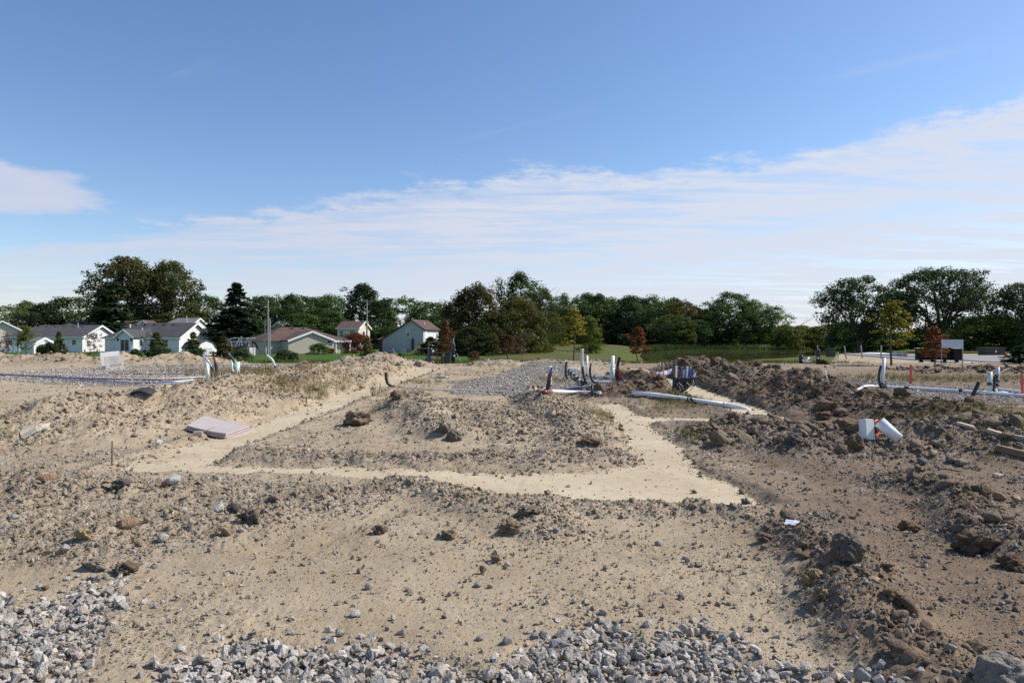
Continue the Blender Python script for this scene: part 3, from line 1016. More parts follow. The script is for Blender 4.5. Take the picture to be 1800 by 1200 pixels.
def lump_mesh(name, seed, sub, rough, flat, mat='clod_soil'):
    bm = bmesh.new(); bmesh.ops.create_icosphere(bm, subdivisions=sub, radius=.5)
    P = np.array([v.co for v in bm.verts])
    s = seed * 3.7
    a = fbm(P[:, 0] * 2.6 + s, P[:, 1] * 2.6 + P[:, 2] * 1.9, 3, seed)
    b = fbm(P[:, 1] * 3.1 - s, P[:, 2] * 3.1 + P[:, 0] * 2.3, 3, seed + 5)
    c = fbm(P[:, 0] * 8 + s, P[:, 1] * 8 + P[:, 2] * 7, 3, seed + 9)
    k = 1 + rough * (.55 * a + .4 * b) + rough * .3 * c
    for v, q in zip(bm.verts, k):
        v.co *= max(.35, q)
        v.co.z *= flat
    for f in bm.faces: f.smooth = True
    me = bpy.data.meshes.new(name); bm.to_mesh(me); bm.free()
    me.materials.append(MATS[mat])
    return me


def proto_coll(name, meshes):
    c = bpy.data.collections.new(name)
    for i, me in enumerate(meshes):
        o = bpy.data.objects.new('%s_kind' % name, me)
        c.objects.link(o)
    return c


def scatter(name, P, rot, scl, tint, pick, coll, label=None, parent=None, tint2=None):
    """one object holding very many loose pieces, placed by geometry nodes from point data"""
    me = bpy.data.meshes.new(name)
    n = len(P)
    me.vertices.add(n); me.vertices.foreach_set('co', np.asarray(P, np.float32).ravel())
    for nm, a, ty in (('rot', rot, 'FLOAT_VECTOR'), ('scl', scl, 'FLOAT_VECTOR'), ('tint', tint, 'FLOAT_COLOR'), ('pick', pick, 'INT')) + ((('tint2', tint2, 'FLOAT_COLOR'),) if tint2 is not None else ()):
        at = me.attributes.new(nm, ty, 'POINT')
        if ty == 'FLOAT_VECTOR': at.data.foreach_set('vector', np.asarray(a, np.float32).ravel())
        elif ty == 'FLOAT_COLOR':
            c4 = np.ones((n, 4), np.float32); c4[:, :3] = a; at.data.foreach_set('color', c4.ravel())
        else: at.data.foreach_set('value', np.asarray(a, np.int32))
    o = link(name, me, parent)
    ng = bpy.data.node_groups.new(name, 'GeometryNodeTree')
    ng.interface.new_socket('Geometry', in_out='INPUT', socket_type='NodeSocketGeometry')
    ng.interface.new_socket('Geometry', in_out='OUTPUT', socket_type='NodeSocketGeometry')
    N = ng.nodes; L = ng.links
    gi = N.new('NodeGroupInput'); go = N.new('NodeGroupOutput')
    ip = N.new('GeometryNodeInstanceOnPoints'); ci = N.new('GeometryNodeCollectionInfo')
    ci.inputs['Collection'].default_value = coll; ci.inputs['Separate Children'].default_value = True; ci.inputs['Reset Children'].default_value = True

    def na(nm, ty):
        a = N.new('GeometryNodeInputNamedAttribute'); a.data_type = ty; a.inputs['Name'].default_value = nm
        return a.outputs['Attribute']
    L.new(gi.outputs[0], ip.inputs['Points']); L.new(ci.outputs[0], ip.inputs['Instance'])
    ip.inputs['Pick Instance'].default_value = True
    L.new(na('pick', 'INT'), ip.inputs['Instance Index'])
    er = N.new('FunctionNodeEulerToRotation'); L.new(na('rot', 'FLOAT_VECTOR'), er.inputs[0]); L.new(er.outputs[0], ip.inputs['Rotation'])
    L.new(na('scl', 'FLOAT_VECTOR'), ip.inputs['Scale'])
    L.new(ip.outputs[0], go.inputs[0])
    md = o.modifiers.new('scatter', 'NODES'); md.node_group = ng
    tag(o, label, None, None, 'stuff')
    return o


STONES = [hull_mesh('stone', 40 + i, 13 + i % 4, .55 + .3 * (i % 3) / 2, 'stone', 0, 1.0 + .25 * (i % 2)) for i in range(9)]
CLODS = [lump_mesh('clod', 60 + i, 2, 1.15, .72, 'clod_soil') for i in range(5)] + [hull_mesh('clod', 160 + i, 16, .62, 'clod_soil', 0, 1.1) for i in range(5)]
C_ST = proto_coll('loose_stone', STONES)
C_CL = proto_coll('loose_clod', CLODS)

LIME = np.array([(.46, .43, .385), (.57, .52, .455), (.66, .60, .525), (.36, .345, .32), (.73, .68, .60), (.57, .465, .375), (.49, .45, .41)])
PEB = np.array([(.44, .40, .35), (.34, .305, .26), (.52, .48, .42), (.27, .225, .18), (.43, .34, .24), (.64, .60, .54), (.36, .29, .21), (.50, .46, .42)])


def soil_tint(x, y, r_):
    b = samp(np.clip(D['brown'], 0, 1), x, y)[:, None]; g_ = samp(D['gray'], x, y)[:, None]
    t = np.array([.39, .30, .195]) * (1 - b) + np.array([.165, .115, .075]) * b
    t = t * (1 - .45 * g_) + np.array([.31, .26, .205]) * .45 * g_
    return t * r_.uniform(.84, 1.16, (len(x), 1)) * r_.uniform(.96, 1.04, (len(x), 3))


def uniform_in_view(n, y0, y1, r_, um=.98):
    yy = np.sqrt(r_.uniform(y0 * y0, y1 * y1, n)); return r_.uniform(-um, um, n) * yy, yy


def scatter_set(kind, bands, seed, r_):
    Ps = []; S = []; T = []
    for (y0, y1, dens, s0, s1, expo, *chunk) in bands:
        area = .98 * (y1 * y1 - y0 * y0)
        x, y = uniform_in_view(int(area * dens), y0, y1, r_)
        rough = samp(D['rough'], x, y); sdf = samp(D['sdf'], x, y); sdb = samp(D['sdb'], x, y); prof = samp(D['prof'], x, y); sdg = samp(D['sdg'], x, y)
        cl = sstep(-.2, .5, fbm(x / .6, y / .6, 4, seed)) * .85 + .15 * sstep(-.3, .4, fbm(x / .16, y / .16, 2, seed + 1))
        if kind == 'peb':
            pr = np.clip(.16 + .8 * cl * (.3 + rough) + .5 * samp(D['gray'], x, y) + .35 * prof, 0, 1)
        else:
            pr = np.clip(-.20 + .42 * cl * rough + .75 * sstep(.25, 1.0, rough) * prof ** .5 + .25 * prof, 0, 1)
        pr = np.where(sdf < .12, np.where(sdf < 0, .012 + .10 * sstep(-.22, 0, sdf), .3), pr)
        pr = np.where(sdg < 0, pr * .4, pr)
        pr = np.where(sdb < -.05, 0, pr)
        pr = np.where(samp(GZ, x, y) < -.35, 0, pr)
        if chunk: pr = pr * sstep(.45, .8, samp(D['brown'], x, y)) * sstep(.12, .4, prof)
        k = r_.uniform(size=len(x)) < pr
        x = x[k]; y = y[k]
        s = s0 * (1 - r_.uniform(size=len(x))) ** (-1 / expo)
        s = np.minimum(s, s1)
        Ps.append(np.stack([x, y, samp(GZ, x, y) + s * r_.uniform(.02, .28, len(x))], -1)); S.append(s)
        if kind == 'peb':
            t = PEB[r_.integers(0, len(PEB), len(x))] * r_.uniform(.75, 1.12, (len(x), 1))
            st_ = soil_tint(x, y, r_)
            w = r_.uniform(.15, .75, (len(x), 1))
            T.append(t * (1 - w) + st_ * w)
        else:
            T.append(soil_tint(x, y, r_))
    P = np.concatenate(Ps); S = np.concatenate(S); T = np.concatenate(T)
    n = len(P)
    rot = r_.uniform(0, 6.283, (n, 3))
    if kind != 'peb': rot[:, :2] *= .12
    scl = S[:, None] * r_.uniform(.7, 1.3, (n, 3))
    return P, rot, scl, T


r1 = np.random.default_rng(101)
P, rot, scl, T = scatter_set('peb', [(2.8, 6.0, 5600, .005, .045, 2.1), (6, 10, 2100, .008, .06, 2.2), (10, 18, 420, .014, .085, 2.4), (18, 32, 26, .03, .14, 2.6), (32, 46, 6, .05, .2, 2.6)], 300, r1)
print("pebbles", len(P))
scatter('pebbles', P, rot, scl, T, r1.integers(0, len(STONES), len(P)), C_ST, 'countless small pebbles lying on the bare soil')
P, rot, scl, T = scatter_set('clod', [(2.8, 6.0, 1500, .008, .045, 2.3), (6, 10, 900, .012, .065, 2.3), (10, 18, 300, .019, .095, 2.4), (18, 32, 70, .036, .14, 2.6), (32, 46, 12, .07, .24, 2.6), (3, 9, 40, .04, .14, 2.0, 1), (9, 18, 34, .07, .24, 2.2, 1), (18, 36, 16, .10, .34, 2.4, 1)], 400, r1)
print('clods', len(P))
scatter('clods', P, rot, scl, T, r1.integers(0, len(CLODS), len(P)), C_CL, 'countless lumps of dry soil lying on the heaps and ruts')

# crushed limestone in the front bed: the 300 that show largest are stones of their own
def gravel_front():
    r_ = np.random.default_rng(77)
    bed = GROUND['gravel_bed'][0]
    sp = .031
    a, b = np.meshgrid(np.arange(-4.0, 2.2, sp), np.arange(2.5, 4.9, sp))
    out = []
    for lay, (pk, lift) in enumerate(((1.0, -.004), (.9, .014), (.35, .028))):
        x = (a + r_.uniform(-.5, .5, a.shape) * sp).ravel(); y = (b + r_.uniform(-.5, .5, a.shape) * sp).ravel()
        sdb = samp(D['sdb'], x, y)
        p = pk * (1 - sstep(-.16 if lay == 0 else -.22, .14 if lay == 0 else .03, sdb)) * (.55 + .45 * sstep(-.5, .1, fbm(x / .2, y / .2, 2, 500 + lay)))
        p += .055 * (lay == 0) * (1 - sstep(.0, .75, sdb)) * sstep(-.3, .4, fbm(x / .3, y / .3, 2, 505))
        k = r_.uniform(size=x.shape) < p
        x = x[k]; y = y[k]
        s = np.clip(r_.lognormal(math.log(.0285), .45, len(x)), .011, .085)
        z = samp(GZ, x, y) + s * .22 + lift
        out.append(np.stack([x, y, z, s], -1))
    A = np.concatenate(out)
    n = len(A)
    rot = r_.uniform(0, 6.283, (n, 3)); rot[:, :2] = r_.normal(0, .6, (n, 2))
    scl = A[:, 3:4] * r_.uniform(.75, 1.3, (n, 3)) * 1.12
    T = LIME[r_.integers(0, len(LIME), n)] * r_.uniform(.72, 1.1, (n, 1))
    w = r_.uniform(0, .4, (n, 1)) ** 1.5; T = T * (1 - w) + np.array([.44, .36, .26]) * w
    pick = r_.integers(0, len(STONES), n)
    vis = (np.abs(A[:, 0] / A[:, 1]) < .74) & ((EYE - A[:, 2]) / A[:, 1] < .485)
    rank = np.where(vis, A[:, 3] / A[:, 1] + .004 * (A[:, 2] - samp(GZ, A[:, 0], A[:, 1]) > .02), 0)
    order = np.argsort(-rank)
    big = order[:296]
    for i in big:
        o = link('stone', STONES[pick[i]], bed)
        o.location = A[i, :3]; o.rotation_euler = rot[i]; o.scale = scl[i]
        o['tint'] = tuple(float(v) for v in T[i])
    rest = np.setdiff1d(np.arange(n), big)
    print('gravel', n)
    scatter('gravel', A[rest, :3], rot[rest], scl[rest], T[rest], pick[rest], C_ST, None, bed)


gravel_front()


def gravel_pads():
    r_ = np.random.default_rng(78)
    for o in GROUND['gravel_pad'][:1]:
        x, y = uniform_in_view(128000, 12, 44, r_)
        sdg = samp(D['sdg'], x, y) + .35 * fbm(x / .8, y / .8, 3, 600)
        k = (r_.uniform(size=len(x)) < .9 * (1 - sstep(-.35, .25, sdg))) & (samp(D['sdf'], x, y) > .1) & (samp(D['mound'], x, y) < .2)
        x = x[k]; y = y[k]
        s = np.clip(r_.lognormal(math.log(.055), .35, len(x)), .03, .13)
        n = len(x)
        T = LIME[r_.integers(0, len(LIME), n)] * r_.uniform(.8, 1.2, (n, 1)) * .72 + np.array([.13, .105, .075])
        print('pad stones', n)
        scatter('gravel', np.stack([x, y, samp(GZ, x, y) + s * .12], -1), r_.uniform(0, 6.28, (n, 3)), s[:, None] * r_.uniform(.7, 1.3, (n, 3)), T, r_.integers(0, len(STONES), n), C_ST, None, o)


gravel_pads()

# ------------------------------------------------------------------ rocks and clods that can be told apart
ROCKM = {}


def rock_mesh(kind, seed):
    if kind == 'slab': return hull_mesh('rock', seed, 16, .38, 'stone', .02, 1.35)
    if kind == 'block': return hull_mesh('rock', seed, 14, .72, 'stone', .03, 1.15)
    if kind == 'long': return hull_mesh('rock', seed, 20, .45, 'stone', .03, 2.0)
    if kind == 'round': return lump_mesh('rock', seed, 3, .28, .72, 'stone')
    if kind == 'clod': return lump_mesh('clod', seed, 4, .95, .72, 'clod_soil')
    if kind == 'boulder': return lump_mesh('boulder', seed, 5, .42, .82, 'clod_soil')


# px, py of the foot, width in px, height factor, kind, colour, label
ROCKS = [
    (303, 856, 40, .75, 'block', (.46, .45, .42), 'pale grey angular rock, largest one below the left end of the front footing'),
    (289, 858, 17, .9, 'block', (.30, .15, .07), 'small rusty rock touching the pale angular rock below the left footing'),
    (224, 934, 46, .62, 'long', (.36, .23, .145), 'orange brown oblong rock in the grey rubble at left'),
    (78, 853, 44, .4, 'long', (.34, .20, .12), 'flat reddish brown rock half buried near the left edge'),
    (24, 916, 28, .5, 'slab', (.45, .44, .39), 'pale flat slab tilted at the left edge of the photo'),
    (383, 902, 27, .95, 'block', (.52, .50, .45), 'pale pointed rock beside a dark clod in the left rubble'),
    (320, 903, 17, .85, 'round', (.45, .42, .36), 'small pale egg shaped stone left of the pale pointed rock'),
    (147, 950, 28, .85, 'clod', (.43, .33, .18), 'ochre yellow lump of clay in the left rubble'),
    (285, 954, 20, .8, 'round', (.44, .43, .35), 'pale greenish rounded stone below the orange brown rock'),
    (35, 784, 18, .6, 'slab', (.42, .39, .34), 'pale slab high on the left slope'),
    (277, 783, 20, .7, 'block', (.58, .56, .51), 'whitish rock on the left slope above the steel rod'),
    (236, 769, 21, .42, 'slab', (.34, .31, .27), 'thin grey slab throwing a dark shadow left of the whitish rock'),
    (86, 976, 20, .8, 'block', (.40, .38, .25), 'olive coloured block above the left gravel'),
    (114, 977, 24, .8, 'slab', (.40, .385, .35), 'grey slab next to the olive coloured block'),
    (334, 932, 26, .65, 'block', (.47, .385, .27), 'peach coloured rock in the left rubble'),
    (392, 943, 24, .9, 'clod', (.37, .29, .19), 'brownish clod right of the peach coloured rock'),
    (423, 938, 12, .9, 'block', (.44, .43, .38), 'small pale stone right of the brownish clod'),
    (78, 1107, 27, .7, 'clod', (.45, .335, .165), 'ochre lump lying on the grey gravel at left'),
    (221, 1011, 36, .6, 'clod', (.17, .125, .085), 'dark brown clod at the upper tip of the left gravel'),
    (166, 1004, 34, .6, 'clod', (.29, .25, .20), 'grey clod left of the dark brown one'),
    (68, 1038, 16, .9, 'block', (.45, .46, .44), 'pale stone at the upper edge of the left gravel'),
    (79, 1039, 17, .7, 'block', (.22, .13, .07), 'brown stone beside the pale stone at the left gravel'),
    (871, 991, 30, .72, 'block', (.19, .115, .085), 'dark reddish brown square rock near the middle of the foreground'),
    (848, 1010, 15, 1.5, 'slab', (.20, .15, .12), 'narrow brown stone standing upright below the reddish brown rock'),
    (892, 996, 12, .8, 'round', (.52, .50, .46), 'small white stone right of the reddish brown rock'),
    (840, 1033, 14, .7, 'round', (.32, .31, .29), 'grey pebble on the sand below the upright brown stone'),
    (862, 1035, 16, .55, 'slab', (.38, .37, .34), 'flat grey pebble with a pale top, right of another grey pebble'),
    (648, 1037, 14, .95, 'round', (.38, .36, .31), 'round pale stone alone on the sand left of centre'),
    (625, 1087, 27, .62, 'block', (.56, .53, .49), 'pale rock with a pointed right end above the front gravel'),
    (692, 1092, 14, 1.1, 'slab', (.58, .56, .52), 'small white stone standing tilted above the front gravel'),
    (596, 1121, 22, .9, 'block', (.40, .36, .30), 'tan rock at the upper edge of the front gravel'),
    (317, 1146, 17, .7, 'round', (.57, .55, .51), 'white oval stone between the two gravel beds'),
    (994, 1129, 40, .5, 'block', (.34, .34, .33), 'large grey rock at the upper edge of the front gravel'),
    (843, 1127, 14, .65, 'round', (.30, .30, .29), 'dark grey pebble on the sand above the middle gravel'),
    (571, 1008, 14, .7, 'block', (.50, .47, .41), 'pale stone alone on the tan sand'),
    (735, 870, 15, .75, 'block', (.56, .49, .31), 'pale yellow stone below the front footing'),
    (483, 884, 30, .72, 'block', (.25, .195, .15), 'dark block of soil in the rubble left of centre'),
    (411, 900, 22, .9, 'clod', (.15, .13, .11), 'dark grey clod at left of centre'),
    (440, 925, 30, .9, 'clod', (.15, .13, .11), 'largest dark grey clod in the left rubble'),
    (214, 858, 28, .7, 'clod', (.15, .135, .12), 'dark clod on top of the left rubble'),
    (667, 939, 26, .7, 'clod', (.21, .16, .11), 'brown clod casting a shadow on the sand'),
    (788, 948, 27, .65, 'clod', (.24, .18, .125), 'brown clod right of the middle of the sand'),
    (895, 938, 36, .6, 'clod', (.24, .175, .115), 'large brown clod with a straw across it'),
    (930, 905, 40, .45, 'clod', (.25, .20, .15), 'flat clod below the front footing'),
    (968, 935, 14, .7, 'block', (.60, .56, .44), 'cream stone beside a grey one on the middle sand'),
    (978, 937, 11, .8, 'round', (.36, .36, .35), 'grey stone touching a cream stone on the middle sand'),
    (628, 748, 46, .62, 'clod', (.24, .18, .125), 'big clod standing on the pad near the left footing'),
    (697, 703, 22, .7, 'clod', (.20, .155, .11), 'clod at the back of the pad near the left footing'),
    (798, 775, 26, .8, 'clod', (.22, .18, .14), 'dark clod at the end of the middle ridge'),
    (778, 764, 20, .9, 'clod', (.20, .165, .13), 'upright clod on the middle ridge'),
    (1037, 782, 38, .45, 'clod', (.23, .165, .105), 'flat brown clod with a dark underside near the cross footing'),
    (1312, 886, 14, .8, 'clod', (.20, .19, .17), 'grey stone at the right corner of the front footing'),
    (1316, 909, 18, .4, 'slab', (.50, .44, .31), 'pale flat chip just below the footing corner'),
    (1347, 952, 30, .5, 'clod', (.20, .14, .095), 'brown clod on the smooth soil right of centre'),
    (1157, 960, 12, .9, 'round', (.31, .30, .30), 'grey pebble alone on the soil right of centre'),
    (1206, 983, 16, .6, 'slab', (.36, .345, .32), 'grey slab in a small cluster right of centre'),
    (1228, 997, 20, .5, 'block', (.36, .29, .19), 'tan flat stone below a grey slab'),
    (1198, 1054, 14, .8, 'round', (.22, .20, .18), 'dark pebble alone on the soil above the front gravel'),
    (1490, 990, 54, 1.0, 'boulder', (.17, .145, .12), 'dark grey rounded boulder standing on the right rut'),
    (1778, 1258, 118, .8, 'boulder', (.26, .23, .19), 'very large grey boulder cut by the bottom right corner'),
    (1716, 977, 62, .7, 'clod', (.155, .105, .068), 'large brown clod at the right edge rut'),
    (1780, 1003, 52, .55, 'clod', (.17, .115, .072), 'large flat brown clod at the right edge'),
    (1600, 935, 28, .8, 'clod', (.21, .14, .085), 'rounded brown clod alone at right'),
    (1428, 1030, 34, 1.0, 'clod', (.34, .235, .125), 'ochre clay clod on the left side of the right rut'),
    (1443, 1058, 26, 1.0, 'clod', (.31, .22, .125), 'second ochre clay clod below the first on the right rut'),
    (1572, 1060, 38, .65, 'clod', (.22, .15, .085), 'brown clay clod low on the right rut'),
    (1537, 1024, 22, .6, 'round', (.47, .33, .215), 'peach coloured stone on the right rut'),
    (1523, 1033, 14, .8, 'block', (.46, .45, .44), 'pale grey stone beside the peach coloured stone'),
    (1777, 932, 17, .65, 'block', (.42, .25, .11), 'orange stone near the right edge'),
    (1690, 820, 21, .62, 'round', (.30, .25, .19), 'smooth round boulder near the white box and pipe'),
    (1671, 815, 16, .8, 'round', (.19, .165, .135), 'dark round stone left of the smooth round boulder'),
    (1621, 818, 26, .6, 'block', (.19, .18, .16), 'dark grey rock below the white pipe'),
    (1641, 805, 20, .9, 'block', (.35, .285, .20), 'tan rock below the white pipe'),
    (1755, 841, 26, .42, 'slab', (.56, .47, .33), 'cream slab lying at right'),
    (1757, 882, 30, .7, 'block', (.34, .23, .14), 'brown pointed rock right of a dark hollow'),
    (1786, 886, 26, .8, 'block', (.42, .32, .20), 'tan rock at the right edge beside the pointed one'),
    (1502, 795, 34, .95, 'clod', (.21, .15, .10), 'tall brown clod below the white box'),
    (1492, 757, 48, .55, 'clod', (.23, .14, .085), 'reddish brown block of soil left of the white box'),
    (1446, 738, 26, .6, 'clod', (.19, .125, .08), 'brown clod at the foot of the dark heap'),
    (1460, 723, 24, .7, 'clod', (.22, .145, .09), 'reddish clod on the slope of the dark heap'),
    (1395, 783, 26, .85, 'clod', (.17, .15, .13), 'pointed dark clod on the rough heap'),
    (735, 645, 14, .9, 'boulder', (.30, .26, .22), 'lone boulder beyond the footing near the green cabinet'),
]


def put_rocks():
    for i, (px, py, w, hf, kind, c, lab) in enumerate(ROCKS):
        x, y, z = hit(px, py)
        s = w / F * y * (.98 if kind != 'clod' else .9)
        me = rock_mesh(kind, 900 + i)
        nm = {'clod': 'dirt_clod', 'boulder': 'boulder'}.get(kind, 'rock')
        o = link(nm, me)
        nat = {'slab': .38, 'block': .72, 'long': .45, 'round': .72, 'clod': .72, 'boulder': .82}[kind]
        xs = {'slab': 1.35, 'block': 1.15, 'long': 2.0}.get(kind, 1.0)
        o.scale = (s / xs, s * (.9 if kind != 'long' else .5), s * hf / nat)
        o.rotation_euler = (random.uniform(-.14, .14), random.uniform(-.14, .14), random.uniform(-.35, .35))
        y += s * .3
        if kind == 'long': o.rotation_euler = (.1, -.12, .35)
        o.location = (X(px, y), y, gz(X(px, y), y) + s * hf * .34)
        o['tint'] = c
        tag(o, lab, {'clod': 'clod', 'boulder': 'boulder'}.get(kind, 'rock'))


put_rocks()

# ------------------------------------------------------------------ weeds
def tuft(seed, n, h, lean, w):
    r_ = random.Random(seed)
    V = []; Fs = []; A = []
    for i in range(n):
        a = r_.uniform(0, 6.28); rad = r_.uniform(0, .55) * h
        bx, by = rad * math.cos(a), rad * math.sin(a)
        d = r_.uniform(.1, lean) * h; hh = h * r_.uniform(.5, 1)
        sx, sy = -math.sin(a) * w, math.cos(a) * w
        o = len(V)
        mx, my = bx + math.cos(a) * d * .35, by + math.sin(a) * d * .35
        V += [(bx - sx, by - sy, -.02 * h), (bx + sx, by + sy, -.02 * h), (mx + sx * .7, my + sy * .7, hh * .6), (mx - sx * .7, my - sy * .7, hh * .6), (bx + math.cos(a) * d, by + math.sin(a) * d, hh)]
        Fs += [(o, o + 1, o + 2, o + 3), (o + 3, o + 2, o + 4)]
        q = r_.random(); q2 = r_.random()
        A += [(q, q2, 0)] * 5
    me = bpy.data.meshes.new('weed'); me.from_pydata(V, [], Fs)
    ca = me.color_attributes.new('leaf', 'FLOAT_COLOR', 'POINT')
    c4 = np.ones((len(V), 4), np.float32); c4[:, :3] = A; ca.data.foreach_set('color', c4.ravel())
    me.materials.append(MATS['weed'])
    return me


C_WD = proto_coll('weed', [tuft(5 + i, 16, 1.0, (.9, 1.3, 1.1, 1.6)[i % 4], .014) for i in range(6)])
WEEDS = [  # px, py, spread along x and y in metres, count, height, green share
    (470, 668, 2.6, 2.0, 240, .42, .15), (560, 655, 3.0, 2.5, 200, .4, .1), (400, 655, 4.5, 3, 260, .38, .2), (330, 645, 4, 2, 90, .35, .3),
    (690, 676, 1.2, 1.2, 60, .22, .5), (740, 672, 1.6, 1.2, 90, .22, .6), (800, 660, 2.4, 1.6, 130, .2, .35), (880, 652, 3, 1.6, 110, .22, .4),
    (650, 700, .9, 1.2, 30, .16, .5), (505, 741, .18, .2, 9, .12, .9), (660, 722, .3, .3, 12, .25, .2),
    (985, 668, 1.0, 1.4, 60, .25, .35), (960, 672, .9, 1.2, 40, .2, .4), (1065, 733, .35, .5, 40, .28, .5), (1090, 740, .3, .5, 22, .2, .3), (1040, 728, .3, .5, 26, .2, .4),
    (1190, 706, .7, .5, 80, .25, .7), (1225, 703, .5, .4, 50, .25, .8), (1215, 715, .6, .4, 40, .2, .6), (1160, 718, .7, .4, 40, .2, .5), (1135, 727, .6, .3, 36, .2, .6),
    (1215, 752, .5, .35, 50, .18, .6), (1220, 770, .25, .3, 22, .22, .8), (1250, 748, .35, .3, 24, .18, .5), (1362, 820, .07, .07, 9, .12, .95), (1580, 790, .3, .3, 10, .15, .6),
    (1500, 668, 3.4, 1.8, 170, .24, .4), (1620, 665, 3.2, 2.2, 260, .26, .55), (1700, 668, 3.2, 2.0, 260, .24, .55), (1770, 665, 2.6, 2.0, 150, .26, .5),
    (1600, 705, 1.6, .6, 110, .16, .45), (1660, 712, 1.4, .5, 90, .16, .5), (1740, 716, 1.6, .5, 100, .18, .5), (1690, 722, .5, .4, 55, .2, .85), (1785, 732, .6, .4, 60, .24, .8),
    (1740, 735, .8, .5, 40, .18, .6), (1640, 730, .7, .5, 40, .16, .4), (1760, 765, .5, .3, 30, .16, .6), (1725, 800, .35, .3, 24, .16, .6),
    (1440, 660, 2.4, 2, 80, .25, .4), (1330, 700, 1.2, 1.6, 30, .2, .4), (1030, 668, 1.4, 1.6, 70, .22, .5), (1090, 662, 1.6, 1.8, 70, .24, .4), (935, 645, 3, 1.5, 60, .25, .5),
    (40, 745, .9, .7, 40, .16, .5), (18, 760, .5, .4, 26, .16, .6), (80, 985, .15, .12, 14, .1, .0), (720, 905, .12, .12, 8, .1, .2),
    (1110, 652, 2.4, 2, 60, .3, .5), (640, 655, 2.5, 2.5, 50, .3, .2), (860, 640, 4, 1.5, 60, .3, .6),
]


def weeds():
    r_ = np.random.default_rng(55)
    P = []; S = []; T = []
    for (px, py, sx, sy, n, h, gr) in WEEDS:
        cx_, cy_, _ = hit(px, py)
        x = cx_ + r_.normal(0, sx * .55, n); y = cy_ + r_.normal(0, sy * .55, n)
        k = (samp(D['sdf'], x, y) > .05) & (y > 2.6)
        x = x[k]; y = y[k]; m_ = len(x)
        hh = h * r_.uniform(.3, .95, m_)
        P.append(np.stack([x, y, samp(GZ, x, y) - .01], -1)); S.append(np.stack([hh * .8, hh * .8, hh], -1))
        isg = r_.uniform(size=(m_, 1)) < gr
        dry = np.array([.30, .235, .14]) * r_.uniform(.6, 1.15, (m_, 1)); grn = np.array([.10, .125, .03]) * r_.uniform(.7, 1.4, (m_, 1))
        T.append(np.where(isg, grn, dry))
    P = np.concatenate(P); S = np.concatenate(S); T = np.concatenate(T); n = len(P)
    rot = np.zeros((n, 3)); rot[:, 2] = r_.uniform(0, 6.28, n)
    scatter('weeds', P, rot, S, T, r_.integers(0, 6, n), C_WD, 'dry and green weeds growing between the heaps and pads', None, T * np.array([1.15, .95, .8]))
    # rough grass fringe where the soil meets lawn and meadow
    x = r_.uniform(-40, 46, 5200); y = r_.uniform(44.5, 60, 5200)
    k = (samp(D['mound'], x, np.minimum(y, 46.9)) < .3) & (poly_sd(x, y, ROAD) > 1.5) & (samp(GZ, x, y) > -1) & ~((x > 24) & (y < 60))
    x = x[k]; y = y[k]; n = len(x)
    hh = r_.uniform(.12, .36, n)
    T = np.where((x < -3)[:, None], np.array([.07, .12, .025]), np.array([.12, .125, .04])) * r_.uniform(.6, 1.3, (n, 1))
    rot = np.zeros((n, 3)); rot[:, 2] = r_.uniform(0, 6.28, n)
    scatter('grass', np.stack([x, y, samp(GZ, x, y) - .02], -1), rot, np.stack([hh * 1.4, hh * 1.4, hh], -1), T, r_.integers(0, 6, n), C_WD, 'rough grass along the edge between soil and lawn', None, T * np.array([1.5, 1.05, .9]))
    # reeds round the pond
    pts = []
    for i in range(len(POND)):
        a = POND[i]; b = POND[(i + 1) % len(POND)]
        L = math.hypot(b[0] - a[0], b[1] - a[1]); c = sum(p[0] for p in POND) / len(POND); c2 = sum(p[1] for p in POND) / len(POND)
        far_side = (a[1] + b[1]) / 2 > 150
        left_side = a[0] < 40 and not far_side and (b[0] < a[0] or a[1] > 100)
        dn = 16 if far_side else (12 if left_side else 1.2)
        for k_ in range(int(L * dn)):
            t = random.random(); q = random.uniform(-1.8, 2.6)
            mx, my = a[0] + (b[0] - a[0]) * t, a[1] + (b[1] - a[1]) * t
            d = math.hypot(mx - c, my - c2)
            pts.append((mx + (mx - c) / d * q, my + (my - c2) / d * q, 1.7 if far_side else (.35 if left_side else .3)))
    pts = np.array(pts); n = len(pts)
    z = np.maximum(samp(GZ, pts[:, 0], pts[:, 1]), POND_Z) - .05
    hh = pts[:, 2] * r_.uniform(.5, 1.1, n)
    T = np.array([.055, .085, .03]) * r_.uniform(.7, 1.4, (n, 1))
    rot = np.zeros((n, 3)); rot[:, 2] = r_.uniform(0, 6.28, n)
    scatter('reeds', np.stack([pts[:, 0], pts[:, 1], z], -1), rot, np.stack([hh * .5, hh * .5, hh], -1), T, r_.integers(0, 6, n), C_WD, 'band of green reeds round the pond shore', None, T * np.array([1.3, 1.1, 1]))


weeds()

# ------------------------------------------------------------------ trees
def leaf_quads(C, N, size, r_, elong=1.5):
    """diamond leaves at centres C facing N"""
    n = len(C)
    N = N / (np.linalg.norm(N, axis=1)[:, None] + 1e-9)
    t = np.cross(N, r_.normal(size=(n, 3))); t /= (np.linalg.norm(t, axis=1)[:, None] + 1e-9)
    b = np.cross(N, t)
    s = size * r_.uniform(.6, 1.35, (n, 1))
    V = np.stack([C - t * s * elong * .5, C + b * s * .5, C + t * s * elong * .5, C - b * s * .5], 1).reshape(-1, 3)
    Fq = np.arange(4 * n).reshape(n, 4)
    A = np.repeat(np.stack([r_.uniform(0, 1, n), r_.uniform(0, 1, n), np.zeros(n)], -1), 4, 0)
    return V, Fq, A


